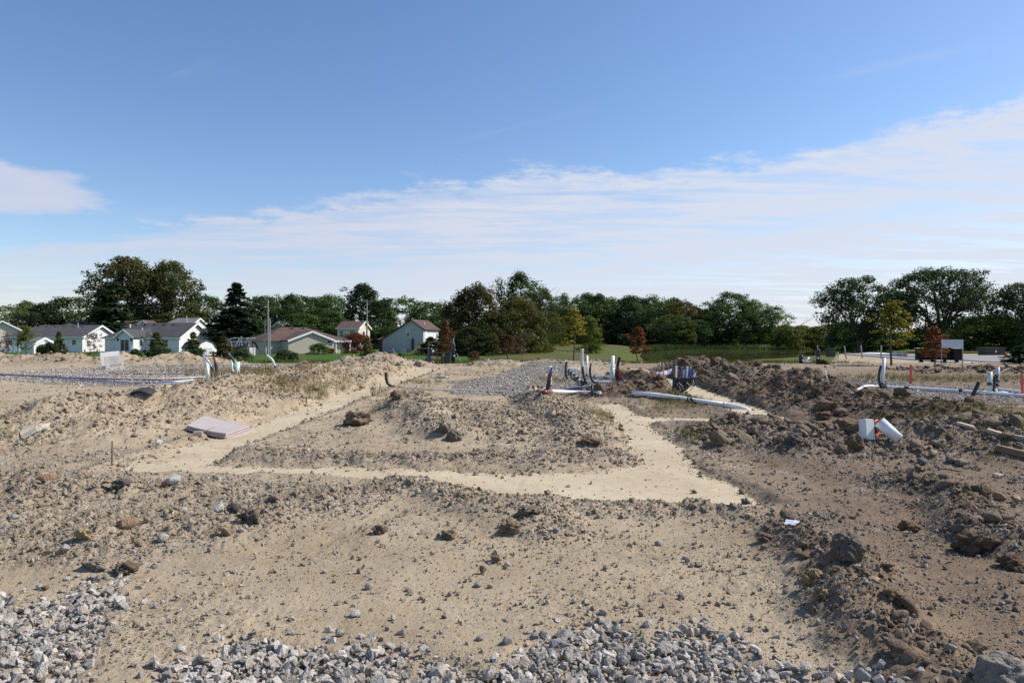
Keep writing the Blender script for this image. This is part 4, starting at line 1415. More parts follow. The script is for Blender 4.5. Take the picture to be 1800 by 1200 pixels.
def branch_tubes(mb, p, d, L, r, depth, r_, tips, spread, up):
    n = 4
    pts = [p]
    q = p.copy(); dd = d.copy()
    for i in range(n):
        dd = dd + Vector((r_.normal(0, .13), r_.normal(0, .13), r_.normal(0, .08) + up * .06)); dd.normalize()
        q = q + dd * L / n
        pts.append(q.copy())
    mb.tube(pts, [r * (1 - .5 * i / n) for i in range(n + 1)], 6 if depth > 1 else 4)
    if depth == 0:
        tips.append((q.copy(), dd.copy())); return
    k = 3 if depth > 1 else 4
    for j in range(k):
        base = pts[2 + int(r_.integers(0, n - 1))] if j else pts[-1]
        a = r_.uniform(0, 6.283)
        side = dd.orthogonal().normalized(); side.rotate(Matrix.Rotation(a, 3, dd).to_quaternion())
        nd = (dd + side * spread * r_.uniform(.6, 1.2)); nd.z += up * .2; nd.normalize()
        branch_tubes(mb, base.copy(), nd, L * r_.uniform(.55, .8), r * .55, depth - 1, r_, tips, spread, up)


def broad_tree(seed, shape, n_clump, per, leaf, sparse=0.0):
    """height 10 tree; shape: dict(z0, z1, rx, prof, trunk, open) -> crown mesh, trunk mesh"""
    r_ = np.random.default_rng(seed)
    z0, z1, rx = shape['z0'], 10.0, shape['r']
    mb = MB()
    tr = shape.get('tr', .22)
    lean = Vector((r_.normal(0, .05), r_.normal(0, .05), 1)).normalized()
    fork = z0 + (z1 - z0) * shape.get('fork', .15)
    mb.tube([(0, 0, -.5), (0, 0, 0.1), tuple(lean * fork * .6), tuple(lean * fork)], [tr * 1.5, tr * 1.15, tr * .95, tr * .85], 9)
    tips = []
    top = lean * fork
    nb = shape.get('limbs', 5)
    for i in range(nb):
        a = 6.283 * (i + r_.uniform(0, .6)) / nb
        ti = shape.get('tilt', .8) * r_.uniform(.55, 1.1) * (0.25 if i == 0 else 1)
        d = Vector((math.cos(a) * ti, math.sin(a) * ti, 1)).normalized()
        branch_tubes(mb, top * r_.uniform(.75, 1.0), d, (z1 - fork) * shape.get('ll', .46), tr * .5, 2, r_, tips, .75, shape.get('up', .6))
    # clumps of leaves on an uneven shell and along the branch tips
    cl = []
    for i in range(n_clump):
        t = r_.uniform(0, 1) ** shape.get('tb', .85)
        zc = z0 + (z1 - z0) * (.04 + .95 * t)
        pr = shape['prof'](t)
        a = r_.uniform(0, 6.283)
        lob = 1 + shape.get('lob', .22) * math.sin(a * 3 + seed + 5 * t) + shape.get('lob', .22) * .7 * math.sin(a * 5 - 2 * seed + 9 * t)
        rad = rx * pr * lob * (r_.uniform(.25, 1.0) ** .45)
        cl.append((rad * math.cos(a), rad * math.sin(a), zc + r_.normal(0, .15), shape.get('cr', .95) * r_.uniform(.55, 1.25)))
    for q, dd in tips:
        if r_.uniform() < .8:
            f = min(1, rx * 1.05 / (math.hypot(q.x, q.y) + 1e-6))
            if z0 - .3 < q.z < z1 * 1.02:
                cl.append((q.x * f, q.y * f, q.z, shape.get('cr', .95) * r_.uniform(.5, .9)))
    cl = np.array(cl)
    if sparse:
        cl = cl[r_.uniform(size=len(cl)) > sparse]
    C = []; N = []
    for (x, y, z, cr) in cl:
        k = max(6, int(per * (cr / shape.get('cr', .95)) ** 2))
        d = r_.normal(size=(k, 3)); d /= np.linalg.norm(d, axis=1)[:, None]
        rr = cr * r_.uniform(.2, 1, (k, 1)) ** .45
        off = d * rr * np.array([1, 1, shape.get('fl', .62)])
        C.append(np.array([x, y, z]) + off)
        out = np.array([x, y, (z - (z0 + z1) / 2) * .8]); out = out / (np.linalg.norm(out) + 1e-6)
        N.append(d * .75 + out * .35 + np.array([0, 0, .35]) + r_.normal(0, .45, (k, 3)))
    C = np.concatenate(C); N = np.concatenate(N)
    m = C[:, 2] > .05
    V, Fq, A = leaf_quads(C[m], N[m], leaf, r_)
    crown = np_mesh('crown', V, Fq, 'foliage', False, {'leaf': A})
    return crown, mb


def spruce_tree(seed, r0, n_lev, leaf, droop=.35, dens=1.0, pine=False):
    r_ = np.random.default_rng(seed)
    mb = MB(); mb.tube([(0, 0, -.4), (0, 0, 4), (0, 0, 9.6)], [.2, .14, .03], 7)
    C = []; N = []
    for i in range(n_lev):
        t = (i + r_.uniform(0, .8)) / n_lev
        z = .5 + 9.3 * t
        rad = r0 * (1 - t) ** (.8 if not pine else .55) * r_.uniform(.72, 1.15) + .12
        nb = int(9 - 3 * t)
        for j in range(nb):
            a = r_.uniform(0, 6.283); L = rad * r_.uniform(.7, 1.12)
            k = int((16 + 26 * L / r0) * dens)
            s = r_.uniform(.08, 1, k) ** .7
            dz = -droop * L * s ** 1.3 + .12 * L * s ** 3
            w = (.26 * L * (1 - .55 * s) + .05) * r_.normal(0, .8, k)
            x = math.cos(a) * L * s - math.sin(a) * w; y = math.sin(a) * L * s + math.cos(a) * w
            C.append(np.stack([x, y, z + dz + r_.normal(0, .07, k) - np.abs(w) * .3], -1))
            N.append(np.stack([.6 * math.cos(a) + r_.normal(0, .4, k), .6 * math.sin(a) + r_.normal(0, .4, k), .75 + r_.normal(0, .35, k)], -1))
    V, Fq, A = leaf_quads(np.concatenate(C), np.concatenate(N), leaf, r_, 2.4)
    return np_mesh('crown', V, Fq, 'foliage', False, {'leaf': A}), mb


def ell(t): return math.sqrt(max(0.02, 1 - (2 * t - 1) ** 2)) ** .85
def low(t): return max(.05, (1 - t ** 2.2)) ** .6
def oak(t): return max(.08, math.sin(math.pi * min(1, .12 + t * .86))) ** .7
def col_(t): return (1 - t) ** .55 * min(1, .35 + 3 * t)


KIND = {}


def proto(kind, res):
    crown, mb = res
    if 'bark_me' not in KIND.get(kind, {}):
        me = bpy.data.meshes.new('trunk'); me.from_pydata(mb.v, [], mb.f); me.materials.append(MATS['bark'])
        for p in me.polygons: p.use_smooth = True
        KIND[kind] = dict(crown=crown, trunk=me)
    zs = np.array([v.co for v in crown.vertices])
    KIND[kind]['w'] = float(np.percentile(zs[:, 0], 99) - np.percentile(zs[:, 0], 1)); KIND[kind]['h'] = float(np.percentile(zs[:, 2], 99.7))


proto('round_a', broad_tree(1, dict(z0=1.0, r=3.9, prof=ell, cr=.95, tb=.9, lob=.12), 150, 60, .21))
proto('round_b', broad_tree(2, dict(z0=.6, r=3.5, prof=low, cr=.85, tb=.9, lob=.16), 170, 54, .20))
proto('round_c', broad_tree(3, dict(z0=.2, r=3.8, prof=low, cr=1.05, tb=1.0, lob=.2), 140, 66, .22))
proto('tall_a', broad_tree(4, dict(z0=1.0, r=2.3, prof=low, cr=.7, tb=.8, lob=.3, fl=.9), 150, 44, .17))
proto('big_a', broad_tree(5, dict(z0=1.6, r=4.2, prof=oak, cr=.72, tb=.8, lob=.26, limbs=6, tilt=.7, tr=.26, fork=.1), 270, 58, .165, .03))
proto('oak_a', broad_tree(6, dict(z0=1.7, r=5.3, prof=ell, cr=.82, tb=.85, lob=.16, limbs=7, tilt=1.15, tr=.34, fork=.08, fl=.6, ll=.50, up=.5), 300, 66, .16, .0))
proto('oak_b', broad_tree(7, dict(z0=1.6, r=6.0, prof=ell, cr=.86, tb=.82, lob=.16, limbs=8, tilt=1.3, tr=.4, fork=.07, fl=.6, ll=.52, up=.45), 380, 66, .16, .0))
proto('willow', broad_tree(8, dict(z0=.1, r=4.4, prof=low, cr=.8, tb=1.1, lob=.22, fl=1.05), 260, 60, .20))
proto('bush', broad_tree(9, dict(z0=.0, r=5.2, prof=low, cr=1.35, tb=1.1, lob=.15, tr=.12, fork=.1), 110, 70, .34))
proto('spruce', spruce_tree(10, 3.4, 26, .26))
proto('pine', spruce_tree(11, 4.0, 22, .30, .12, 1.15, True))
proto('sapling', broad_tree(12, dict(z0=3.0, r=2.1, prof=col_, cr=.55, tb=.8, lob=.22, tr=.10, limbs=5, tilt=.5, fork=.3, ll=.36), 80, 26, .22, .15))
proto('sapling_red', broad_tree(13, dict(z0=2.4, r=2.5, prof=lambda t: (1 - t) ** .8 * min(1, .6 + 2 * t), cr=.55, tb=1.3, lob=.2, tr=.10, limbs=5, tilt=.5, fork=.3, ll=.34), 100, 34, .20, .08))
proto('young_pine', spruce_tree(14, 3.2, 15, .42, -.05, .62))
proto('thin_shrub', broad_tree(15, dict(z0=.6, r=3.4, prof=ell, cr=.8, tb=.9, lob=.35, tr=.08, limbs=7, tilt=.9, fork=.02, ll=.55), 60, 22, .30, .25))
proto('round_d', broad_tree(16, dict(z0=.4, r=3.3, prof=ell, cr=.7, tb=.9, lob=.28), 190, 44, .17))
proto('tall_b', broad_tree(17, dict(z0=.3, r=2.7, prof=low, cr=.75, tb=1.0, lob=.3, fl=.8), 170, 44, .17))

DARK = (.056, .092, .029); MID = (.078, .124, .035); OLIVE = (.10, .112, .03); BROWNISH = (.105, .078, .026); YEL = (.13, .13, .026); SPR = (.024, .046, .019)
FRESH = (.065, .125, .024); RED = (.19, .055, .026); GOLD = (.24, .235, .032); PURP = (.085, .048, .06); BLUEG = (.054, .09, .04)


def tree(kind, px, top, base, w, y, tint, label=None, cat='tree', group=None, name=None, tint2=None, z=None, trunk=True):
    K = KIND[kind]
    x = X(px, y)
    zb = gz(x, y) if z is None else z
    h = Zp(top, y) - zb
    wd = w / F * y
    nm = name or {'spruce': 'spruce_tree', 'pine': 'pine_tree', 'young_pine': 'young_pine', 'bush': 'bush', 'thin_shrub': 'shrub', 'sapling': 'young_tree', 'sapling_red': 'young_tree'}.get(kind, 'tree')
    o = thing(nm, label, cat, (x, y, zb), random.uniform(0, 6.28), group)
    s = (wd / K['w'], wd / K['w'], h / K['h'])
    c = link('crown', K['crown'], o); c.scale = s
    c['tint'] = tint; c['tint2'] = tint2 or tuple(v * f for v, f in zip(tint, (1.45, 1.2, 1.1)))
    if trunk:
        t = link('trunk', K['trunk'], o); t.scale = s
    return o


C_BU = proto_coll('hedge_bush', [KIND['bush']['crown']])
ORD = ['leftmost', 'second', 'third', 'fourth', 'fifth', 'sixth', 'seventh', 'eighth', 'ninth', 'tenth', 'eleventh', 'twelfth', 'thirteenth', 'fourteenth', 'fifteenth']


def wood():
    G = 'trees of the dark wood behind the pond'
    L = 'dark green tree standing in the dense wood behind the pond'
    rr = random.Random(3)
    for i, (px, tp, w) in enumerate([(978, 540, 46), (990, 516, 44), (1012, 521, 46), (1033, 515, 44), (1052, 517, 46), (1072, 522, 44), (1090, 527, 42), (1108, 519, 46), (1128, 524, 42),
                                     (1148, 518, 48), (1168, 526, 42), (1186, 524, 46), (1222, 541, 46), (1240, 548, 46), (1258, 540, 42), (1000, 545, 50), (1060, 545, 50), (1120, 548, 50), (1180, 552, 48), (1225, 562, 46)]):
        tree(('round_b', 'tall_b', 'round_d', 'round_c')[i % 4], px, tp, 607, w * rr.uniform(1.2, 1.5), 215 + rr.uniform(-8, 14) - (14 if i >= 15 else 0), [DARK, MID, DARK, BLUEG][i % 4], (ORD[i] + ' tree from the left along the skyline of the dark wood') if i < 15 else (ORD[i - 15] + ' tree from the left in the lower front of the dark wood'), 'tree', G)
    tree('round_d', 1203, 529, 607, 62, 205, BROWNISH, 'rusty brown topped tree in the dense wood behind the pond')
    tree('oak_a', 1283, 514, 607, 100, 205, DARK, 'tall broad tree standing above the far end of the pond', tint2=MID)
    tree('round_d', 1326, 530, 607, 74, 203, MID, 'dark tree between the tall broad tree and a rounder one over the pond')
    tree('tall_b', 1362, 537, 607, 66, 198, MID, 'last tall tree at the right end of the wood over the pond')
    tree('round_d', 1312, 548, 608, 60, 196, DARK, 'dark understorey tree below the tall broad tree over the pond')
    for px, tp, w, y, c in ((1196, 567, 34, 196, MID), (1211, 566, 30, 194, OLIVE)):
        tree('bush', px, tp, 608, w, y, c, ('small round green tree in front of the dense wood' if px < 1200 else 'small olive tree right of the small round green one at the wood'), 'tree', None, 'tree')
    # dark fill low in the wood, and the hedgerow: masses nobody could count
    def mass(name, rows, label):
        P = []; S = []; T = []; K = KIND['bush']
        for (px, tp, pb, w, y, c) in rows:
            x = X(px, y); zb = gz(x, y); wd = w / F * y
            P.append((x, y, zb)); S.append((wd / K['w'], wd / K['w'], (Zp(tp, y) - zb) / K['h'])); T.append(c)
        n = len(P); rot = np.zeros((n, 3)); rot[:, 2] = np.arange(n) * 1.7
        scatter(name, P, rot, np.array(S), np.array(T), np.zeros(n), C_BU, label, None, np.array(T) * np.array([1.4, 1.2, 1.1]))
    mass('undergrowth', [(960 + i * 17.5, 578 + rr.uniform(-10, 8), 609, 52, 226 + rr.uniform(-12, 12), DARK) for i in range(26)], 'dark undergrowth in the shade at the foot of the wood')
    mass('hedgerow', [(px, tp, 612, w * 1.35, 150 + rr.uniform(-10, 10) + (30 if i < 4 else 0) - (18 if i > 11 else 0), c) for i, (px, tp, w, c) in enumerate([(1385, 574, 44, OLIVE), (1410, 572, 46, YEL), (1434, 574, 44, OLIVE), (1458, 570, 46, OLIVE), (1484, 566, 50, DARK), (1510, 570, 50, DARK), (1536, 578, 50, DARK), (1560, 582, 50, DARK),
                                        (1586, 584, 50, DARK), (1612, 580, 52, MID), (1640, 582, 54, DARK), (1668, 578, 54, MID), (1694, 572, 54, MID), (1720, 556, 60, MID), (1746, 552, 50, OLIVE), (1772, 558, 54, MID), (1800, 560, 60, DARK), (1830, 556, 70, MID)])],
         'thick olive and dark green hedgerow under the oaks behind the road')
    tree('oak_a', 1513, 487, 612, 132, 122, (0.045, 0.068, 0.031), 'open crowned oak, left one of the two big oaks behind the road')
    tree('oak_b', 1652, 472, 613, 180, 118, (0.041, 0.064, 0.031), 'largest oak behind the road, above the white sign')
    tree('oak_a', 1822, 494, 613, 140, 110, (0.041, 0.064, 0.031), 'oak cut off by the right edge of the photo')


def suburb_trees():
    G = 'trees in the row behind the houses'
    L = 'dark green tree in the row behind the houses'
    rr = random.Random(5)
    tree('round_d', 12, 537, 600, 96, 185, (0.113, 0.142, 0.041), 'yellowish green tree at the far left behind the cream house')
    tree('round_c', 46, 529, 600, 54, 195, MID, 'small topped green tree second from the left edge')
    tree('round_b', 74, 533, 600, 72, 172, (0.031, 0.050, 0.025), 'darkest round tree behind the left ranch house')
    tree('round_a', 128, 522, 600, 96, 178, DARK, 'rounded dark tree left of the big autumn trees')
    tree('big_a', 222, 452, 600, 158, 162, (0.078, 0.092, 0.034), 'huge tree turning brown, left one of the tall pair behind the ranch houses', tint2=(0.120, 0.080, 0.032))
    tree('big_a', 301, 460, 600, 124, 165, (0.076, 0.099, 0.034), 'huge tree turning olive, right one of the tall pair behind the ranch houses', tint2=(0.120, 0.096, 0.032))
    for (px, w), lb in zip(((176, 56), (246, 70), (286, 70), (330, 60)), ('left of the tall pine', 'right of the tall pine', 'below the gap between the two huge autumn trees', 'below the right huge autumn tree')):
        tree('round_c', px, 545 + rr.uniform(-6, 8), 604, w, 158, DARK, 'dark lower tree ' + lb, 'tree', 'lower trees under the huge autumn trees')
    tree('pine', 197, 497, 604, 88, 148, SPR, 'tall dark pine in front of the huge autumn trees')
    tree('round_a', 364, 519, 600, 74, 170, DARK, 'dark tree left of the big spruce')
    tree('spruce', 415, 499, 622, 96, 128, (0.019, 0.035, 0.019), 'big dark spruce between the white house and the poles')
    tree('round_c', 442, 560, 624, 74, 130, (0.057, 0.076, 0.026), 'bushy green tree at the foot of the big spruce')
    tree('round_c', 376, 572, 622, 56, 134, (0.053, 0.064, 0.026), 'low brownish tree behind the white gambrel shed')
    for i, (px, tp, w) in enumerate([(452, 520, 60), (484, 520, 56), (512, 517, 56), (540, 520, 60), (562, 527, 44), (668, 530, 50), (780, 548, 50)]):
        tree(('round_a', 'round_d', 'round_b')[i % 3], px, tp, 600, w * 1.2, 176 + rr.uniform(-6, 6), DARK, ['dark tree rising right beside the big spruce', 'dark tree directly behind the metal poles', 'dark tree right of the metal poles on the skyline', 'dark tree above the left end of the tan ranch roof', 'dark tree above the tan ranch gable', 'dark tree just right of the tallest tree by the utility pole', 'dark tree at the right end of the row behind the saltbox house'][i], 'tree', G)
    tree('round_a', 587, 519, 600, 70, 168, MID, 'lighter green tree in the row behind the brown roofed ranch')
    tree('round_b', 640, 499, 600, 84, 160, (0.034, 0.057, 0.025), 'tallest dark tree behind the utility pole')
    tree('round_d', 706, 522, 600, 90, 172, MID, 'spreading tree behind the saltbox house')
    tree('round_a', 756, 530, 602, 74, 168, (0.072, 0.125, 0.045), 'green tree right of the saltbox house roof')
    tree('round_c', 530, 551, 610, 90, 146, (0.068, 0.117, 0.034), 'bright green tree behind the brown roofed ranch')
    tree('round_c', 583, 547, 610, 74, 150, (0.057, 0.104, 0.031), 'green tree beside the small house with brown roof')
    tree('round_b', 468, 574, 622, 56, 134, (0.057, 0.050, 0.022), 'brownish shrub tree behind the metal poles')
    for (px, w), lb in zip(((500, 60), (618, 60), (650, 56), (690, 60)), ('behind the half hidden white house', 'behind the cream two storey house', 'behind the utility pole and reddish maple', 'behind the saltbox house roof')):
        tree('bush', px, 572, 606, w, 152, DARK, 'dark low tree ' + lb, 'tree', 'low trees between the houses', 'tree')
    # middle group
    tree('willow', 836, 500, 634, 118, 96, (0.076, 0.068, 0.026), 'tall brownish tree at the middle of the tree group', tint2=(0.112, 0.072, 0.026))
    tree('round_d', 806, 528, 634, 60, 100, MID, 'dark tree at the left edge of the middle tree group')
    tree('tall_a', 913, 478, 606, 70, 150, (0.076, 0.117, 0.041), 'tall slender poplar rising highest in the middle')
    tree('tall_a', 957, 506, 606, 46, 152, (0.068, 0.101, 0.038), 'slim poplar right of the tallest one')
    tree('tall_b', 934, 510, 606, 56, 160, MID, 'poplar between the tallest and the slim one')
    tree('willow', 910, 524, 633, 104, 92, (0.104, 0.104, 0.031), 'olive willow like tree in front of the poplars', tint2=(0.112, 0.080, 0.026))
    tree('willow', 866, 548, 636, 88, 88, (0.057, 0.064, 0.022), 'shaggy dark tree in front of the brownish tall tree')
    tree('round_c', 826, 575, 637, 80, 84, (0.041, 0.060, 0.022), 'dark bush below the brownish tall tree')
    tree('bush', 790, 588, 636, 60, 88, (0.038, 0.057, 0.022), 'dark bush behind the green cabinet', 'bush')
    tree('tall_b', 972, 548, 612, 44, 120, OLIVE, 'thin olive tree at the meadow edge')
    tree('bush', 945, 592, 622, 50, 96, OLIVE, 'olive bush at the edge of the meadow', 'bush')
    tree('bush', 958, 604, 618, 40, 100, (0.094, 0.085, 0.038), 'brownish bush at the edge of the meadow', 'bush')
    tree('round_c', 1036, 555, 612, 40, 108, (0.120, 0.144, 0.032), 'light green tree behind the yellow sapling')
    tree('sapling_red', 893, 588, 632, 36, 70, (0.136, 0.056, 0.035), 'reddish brown young tree in front of the middle tree group', tint2=(0.094, 0.066, 0.038))
    tree('thin_shrub', 917, 584, 632, 30, 74, PURP, 'purplish shrub right of the reddish brown young tree', 'shrub')
    tree('bush', 1042, 603, 612, 22, 100, FRESH, 'small green bush at the foot of the light green tree', 'bush')
    # planted young trees on the site
    tree('sapling', 1008, 540, 640, 42, 47, GOLD, 'yellow green young tree in the middle of the meadow', tint2=(0.272, 0.176, 0.048))
    tree('sapling_red', 1122, 574, 644, 34, 48, RED, 'red leaved young tree left of the pond', tint2=(0.136, 0.080, 0.035))
    tree('sapling', 1567, 528, 641, 58, 42, (0.160, 0.176, 0.029), 'yellow green young tree in front of the oaks', tint2=(0.240, 0.136, 0.048))
    tree('sapling_red', 1642, 574, 648, 42, 38, (0.160, 0.051, 0.026), 'red leaved young tree before the black mailboxes', tint2=(0.208, 0.088, 0.032))
    tree('sapling_red', 783, 562, 634, 30, 58, (0.168, 0.072, 0.032), 'rust coloured young tree behind the green cabinet', tint2=(0.120, 0.064, 0.032))
    tree('sapling', 46, 572, 618, 30, 66, (0.160, 0.184, 0.032), 'yellow green young tree in front of the left ranch', tint2=(0.192, 0.160, 0.048))
    tree('young_pine', 104, 583, 621, 24, 66, (0.094, 0.104, 0.038), 'olive young pine before the left ranch')
    tree('young_pine', 275, 584, 622, 34, 64, (0.085, 0.113, 0.041), 'green young pine before the white ranch', tint2=(0.112, 0.104, 0.048))
    tree('young_pine', 340, 584, 628, 28, 60, (0.094, 0.113, 0.041), 'young pine before the dark gambrel shed')
    tree('young_pine', 393, 592, 628, 34, 64, (0.104, 0.094, 0.041), 'brownish young pine left of the weathered shed')
    tree('young_pine', 646, 594, 628, 22, 56, (0.113, 0.123, 0.047), 'thin young pine on the lawn by the utility pole')
    tree('thin_shrub', 164, 584, 616, 30, 66, PURP, 'purple leaved shrub by the corner of the left ranch', 'shrub', tint2=(0.144, 0.080, 0.088))
    tree('thin_shrub', 4, 596, 618, 26, 64, PURP, 'purple leaved shrub at the left edge of the photo', 'shrub')
    tree('thin_shrub', 12, 582, 606, 12, 96, (0.192, 0.096, 0.096), 'pinkish small tree before the cream house', 'shrub')
    tree('bush', 86, 602, 619, 32, 64, (0.038, 0.050, 0.022), 'dark rounded bush before the left ranch', 'bush')
    tree('bush', 70, 606, 620, 14, 66, (0.057, 0.076, 0.028), 'little green bush beside the pale garden shed', 'bush')
    tree('bush', 238, 613, 626, 24, 58, (0.057, 0.085, 0.031), 'small dark bush behind the dirt heaps', 'bush')
    tree('bush', 283, 609, 626, 34, 58, (0.053, 0.079, 0.034), 'spreading dark bush under the green young pine', 'bush')
    tree('bush', 346, 612, 632, 34, 56, (0.057, 0.094, 0.038), 'green spreading bush under the young pine', 'bush')
    tree('bush', 427, 612, 630, 34, 62, (0.085, 0.113, 0.066), 'grey green bush before the weathered shed', 'bush')
    tree('bush', 500, 614, 628, 34, 62, (0.076, 0.104, 0.047), 'low green bush left of the tan ranch wall', 'bush')
    tree('bush', 516, 619, 630, 20, 60, (0.053, 0.076, 0.041), 'tiny dark bush before the tan ranch wall', 'bush')
    tree('bush', 561, 603, 625, 36, 92, (0.076, 0.160, 0.034), 'bright green round bush against the tan ranch wall', 'bush')
    tree('bush', 627, 585, 612, 52, 112, (0.160, 0.056, 0.035), 'reddish maple between the two brown roofed houses', 'tree', name='tree')
    tree('thin_shrub', 607, 596, 622, 20, 102, (0.160, 0.048, 0.035), 'red shrub beside the porch of the tan ranch', 'shrub')
    tree('bush', 582, 612, 622, 16, 104, (0.208, 0.072, 0.048), 'low red bush in front of the porch of the tan ranch', 'bush')
    tree('bush', 757, 592, 618, 30, 100, (0.034, 0.050, 0.022), 'dark bush at the right corner of the saltbox house', 'bush')
    tree('bush', 744, 604, 617, 22, 98, (0.057, 0.076, 0.031), 'low green bush left of the dark corner bush', 'bush')
    tree('young_pine', 703, 621, 636, 18, 50, (0.038, 0.072, 0.031), 'small dark pine on the lawn near the heap end')
    tree('bush', 682, 620, 632, 26, 56, (0.057, 0.085, 0.038), 'sparse bush on the lawn behind the pointed heap', 'bush')
    tree('bush', 668, 621, 632, 20, 58, (0.047, 0.085, 0.031), 'dark green bush left of the sparse one on the lawn', 'bush')
    tree('bush', 833, 617, 632, 22, 62, (0.113, 0.066, 0.047), 'reddish low bush beneath the middle tree group', 'bush')
    tree('young_pine', 1792, 608, 648, 44, 44, (0.038, 0.057, 0.026), 'dark young pine at the right edge by the road')
    tree('young_pine', 1446, 632, 650, 20, 44, (0.038, 0.068, 0.031), 'small dark pine by the navy post')


wood(); suburb_trees()

# ------------------------------------------------------------------ houses
def rect_part(parent, name, mat, face, u0, u1, z0, z1, proud, thick, dims):
    """flat piece on a wall: face front/right, u along it"""
    L, W = dims
    mb = MB()
    if face == 'front': mb.box(((u0 + u1) / 2, -proud - thick / 2 + thick, (z0 + z1) / 2), (u1 - u0, thick, z1 - z0))
    elif face == 'right': mb.box((L + proud - thick / 2, (u0 + u1) / 2, (z0 + z1) / 2), (thick, u1 - u0, z1 - z0))
    elif face == 'left': mb.box((-proud + thick / 2, (u0 + u1) / 2, (z0 + z1) / 2), (thick, u1 - u0, z1 - z0))
    return mb.build(name, mat, parent)


def window(parent, face, u0, u1, z0, z1, dims, trim='trim_white', blind=False, sash=True):
    f = rect_part(parent, 'window', trim, face, u0, u1, z0, z1, .06, .12, dims)
    p = rect_part(f, 'pane', 'glass_dark', face, u0 + .08, u1 - .08, z0 + .08, (z0 + z1) / 2 - .02 if blind or sash else z1 - .08, .075, .03, dims)
    if blind or sash:
        rect_part(f, 'pane', 'blind' if blind else 'glass_dark', face, u0 + .08, u1 - .08, (z0 + z1) / 2 + .03, z1 - .08, .075, .03, dims)
    return f


def door(parent, face, u0, u1, z0, z1, dims, mat='door_navy', glass=False):
    f = rect_part(parent, 'door', 'trim_white', face, u0, u1, z0, z1, .05, .10, dims)
    if glass:
        m_ = (u0 + u1) / 2
        rect_part(f, 'pane', 'glass_dark', face, u0 + .08, m_ - .05, z0 + .1, z1 - .1, .065, .03, dims)
        rect_part(f, 'pane', 'glass_dark', face, m_ + .05, u1 - .08, z0 + .1, z1 - .1, .065, .03, dims)
    else:
        rect_part(f, 'leaf', mat, face, u0 + .08, u1 - .08, z0 + .04, z1 - .08, .065, .04, dims)
    return f


def ridge_x(parent, L, W, eave, rise, wall, roof, over=.35, hip_left=0.0, x0=0.0, y0=0.0, trim='trim_white', wall_part='wall', right_wall=None):
    """walls and a roof with its ridge along x; the right end is a gable"""
    mb = MB()
    a, b = x0, x0 + L; c, d = y0, y0 + W; m_ = y0 + W / 2
    top = eave + rise
    z_b = -1.2
    vs = [(a, c, z_b), (b, c, z_b), (b, d, z_b), (a, d, z_b), (a, c, eave), (b, c, eave), (b, d, eave), (a, d, eave), (a, m_, top if not hip_left else eave), (b, m_, top)]
    mb.add(vs, [(0, 1, 5, 4), (1, 2, 6, 9, 5), (2, 3, 7, 6), (3, 0, 4, 8, 7)])
    w = mb.build(wall_part, wall, parent)
    t = .16; sl = rise / (W / 2); oz = over * sl
    r = MB()
    la = a - over; rb = b + over; hl = hip_left
    r.slab([(la, c - over, eave - oz + .1), (rb, c - over, eave - oz + .1), (rb, m_, top + .1), (la + hl, m_, top + .1)], t)
    r.slab([(rb, d + over, eave - oz + .1), (la, d + over, eave - oz + .1), (la + hl, m_ + .001, top + .1), (rb, m_ + .001, top + .1)], t)
    if hip_left:
        r.add([(la, c - over, eave - oz + .1), (la + hl, m_, top + .1), (la, d + over, eave - oz + .1)], [(0, 1, 2)])
    ro = r.build('roof', roof, parent)
    tr = MB()
    for s_, yy in ((1, c - over), (-1, d + over)):
        tr.slab([(rb + .01, yy, eave - oz + .11), (rb + .07, yy, eave - oz + .11), (rb + .07, m_ + s_ * .0, top + .11), (rb + .01, m_, top + .11)], .30)
    tr.box(((la + rb) / 2, c - over - .06, eave - oz - .02), (L + 2 * over, .10, .18))
    tr.build('fascia', trim, parent)
    cb = MB(); cb.box((b - .02, c - .02, (eave + z_b) / 2), (.14, .14, eave - z_b - .1)); cb.build('corner_board', trim, parent)
    return ro


def ridge_y(parent, x0, x1, y0, y1, eave, rise, wall, roof, over=.3, trim='trim_white', wall_part='wall'):
    """gable facing the front, ridge along y"""
    m_ = (x0 + x1) / 2; top = eave + rise; zb = -1.2
    mb = MB()
    vs = [(x0, y0, zb), (x1, y0, zb), (x1, y1, zb), (x0, y1, zb), (x0, y0, eave), (x1, y0, eave), (x1, y1, eave), (x0, y1, eave), (m_, y0, top), (m_, y1, top)]
    mb.add(vs, [(0, 1, 5, 8, 4), (1, 2, 6, 5), (2, 3, 7, 9, 6), (3, 0, 4, 7)])
    mb.build(wall_part, wall, parent)
    sl = rise / ((x1 - x0) / 2); oz = over * sl
    r = MB()
    r.slab([(x0 - over, y0 - over, eave - oz + .08), (m_, y0 - over, top + .08), (m_, y1, top + .08), (x0 - over, y1, eave - oz + .08)], .14)
    r.slab([(m_ + .001, y0 - over, top + .08), (x1 + over, y0 - over, eave - oz + .08), (x1 + over, y1, eave - oz + .08), (m_ + .001, y1, top + .08)], .14)
    r.build('roof', roof, parent)
    tr = MB()
    tr.slab([(x0 - over, y0 - over - .07, eave - oz + .1), (m_, y0 - over - .07, top + .1), (m_, y0 - over - .01, top + .1), (x0 - over, y0 - over - .01, eave - oz + .1)], .28)
    tr.slab([(m_, y0 - over - .07, top + .1), (x1 + over, y0 - over - .07, eave - oz + .1), (x1 + over, y0 - over - .01, eave - oz + .1), (m_, y0 - over - .01, top + .1)], .28)
    tr.build('fascia', trim, parent)


def vents(parent, n, L, y, z):
    for i in range(n):
        mb = MB(); mb.box((L * (i + .7) / n, y, z), (.45, .35, .22)); mb.build('roof_vent', 'dark_steel', parent)


def stack(parent, x, y, z0, z1, mat='galv', r=.09):
    mb = MB(); mb.tube([(x, y, z0), (x, y, z1)], r, 8); mb.build('vent_pipe', mat, parent)


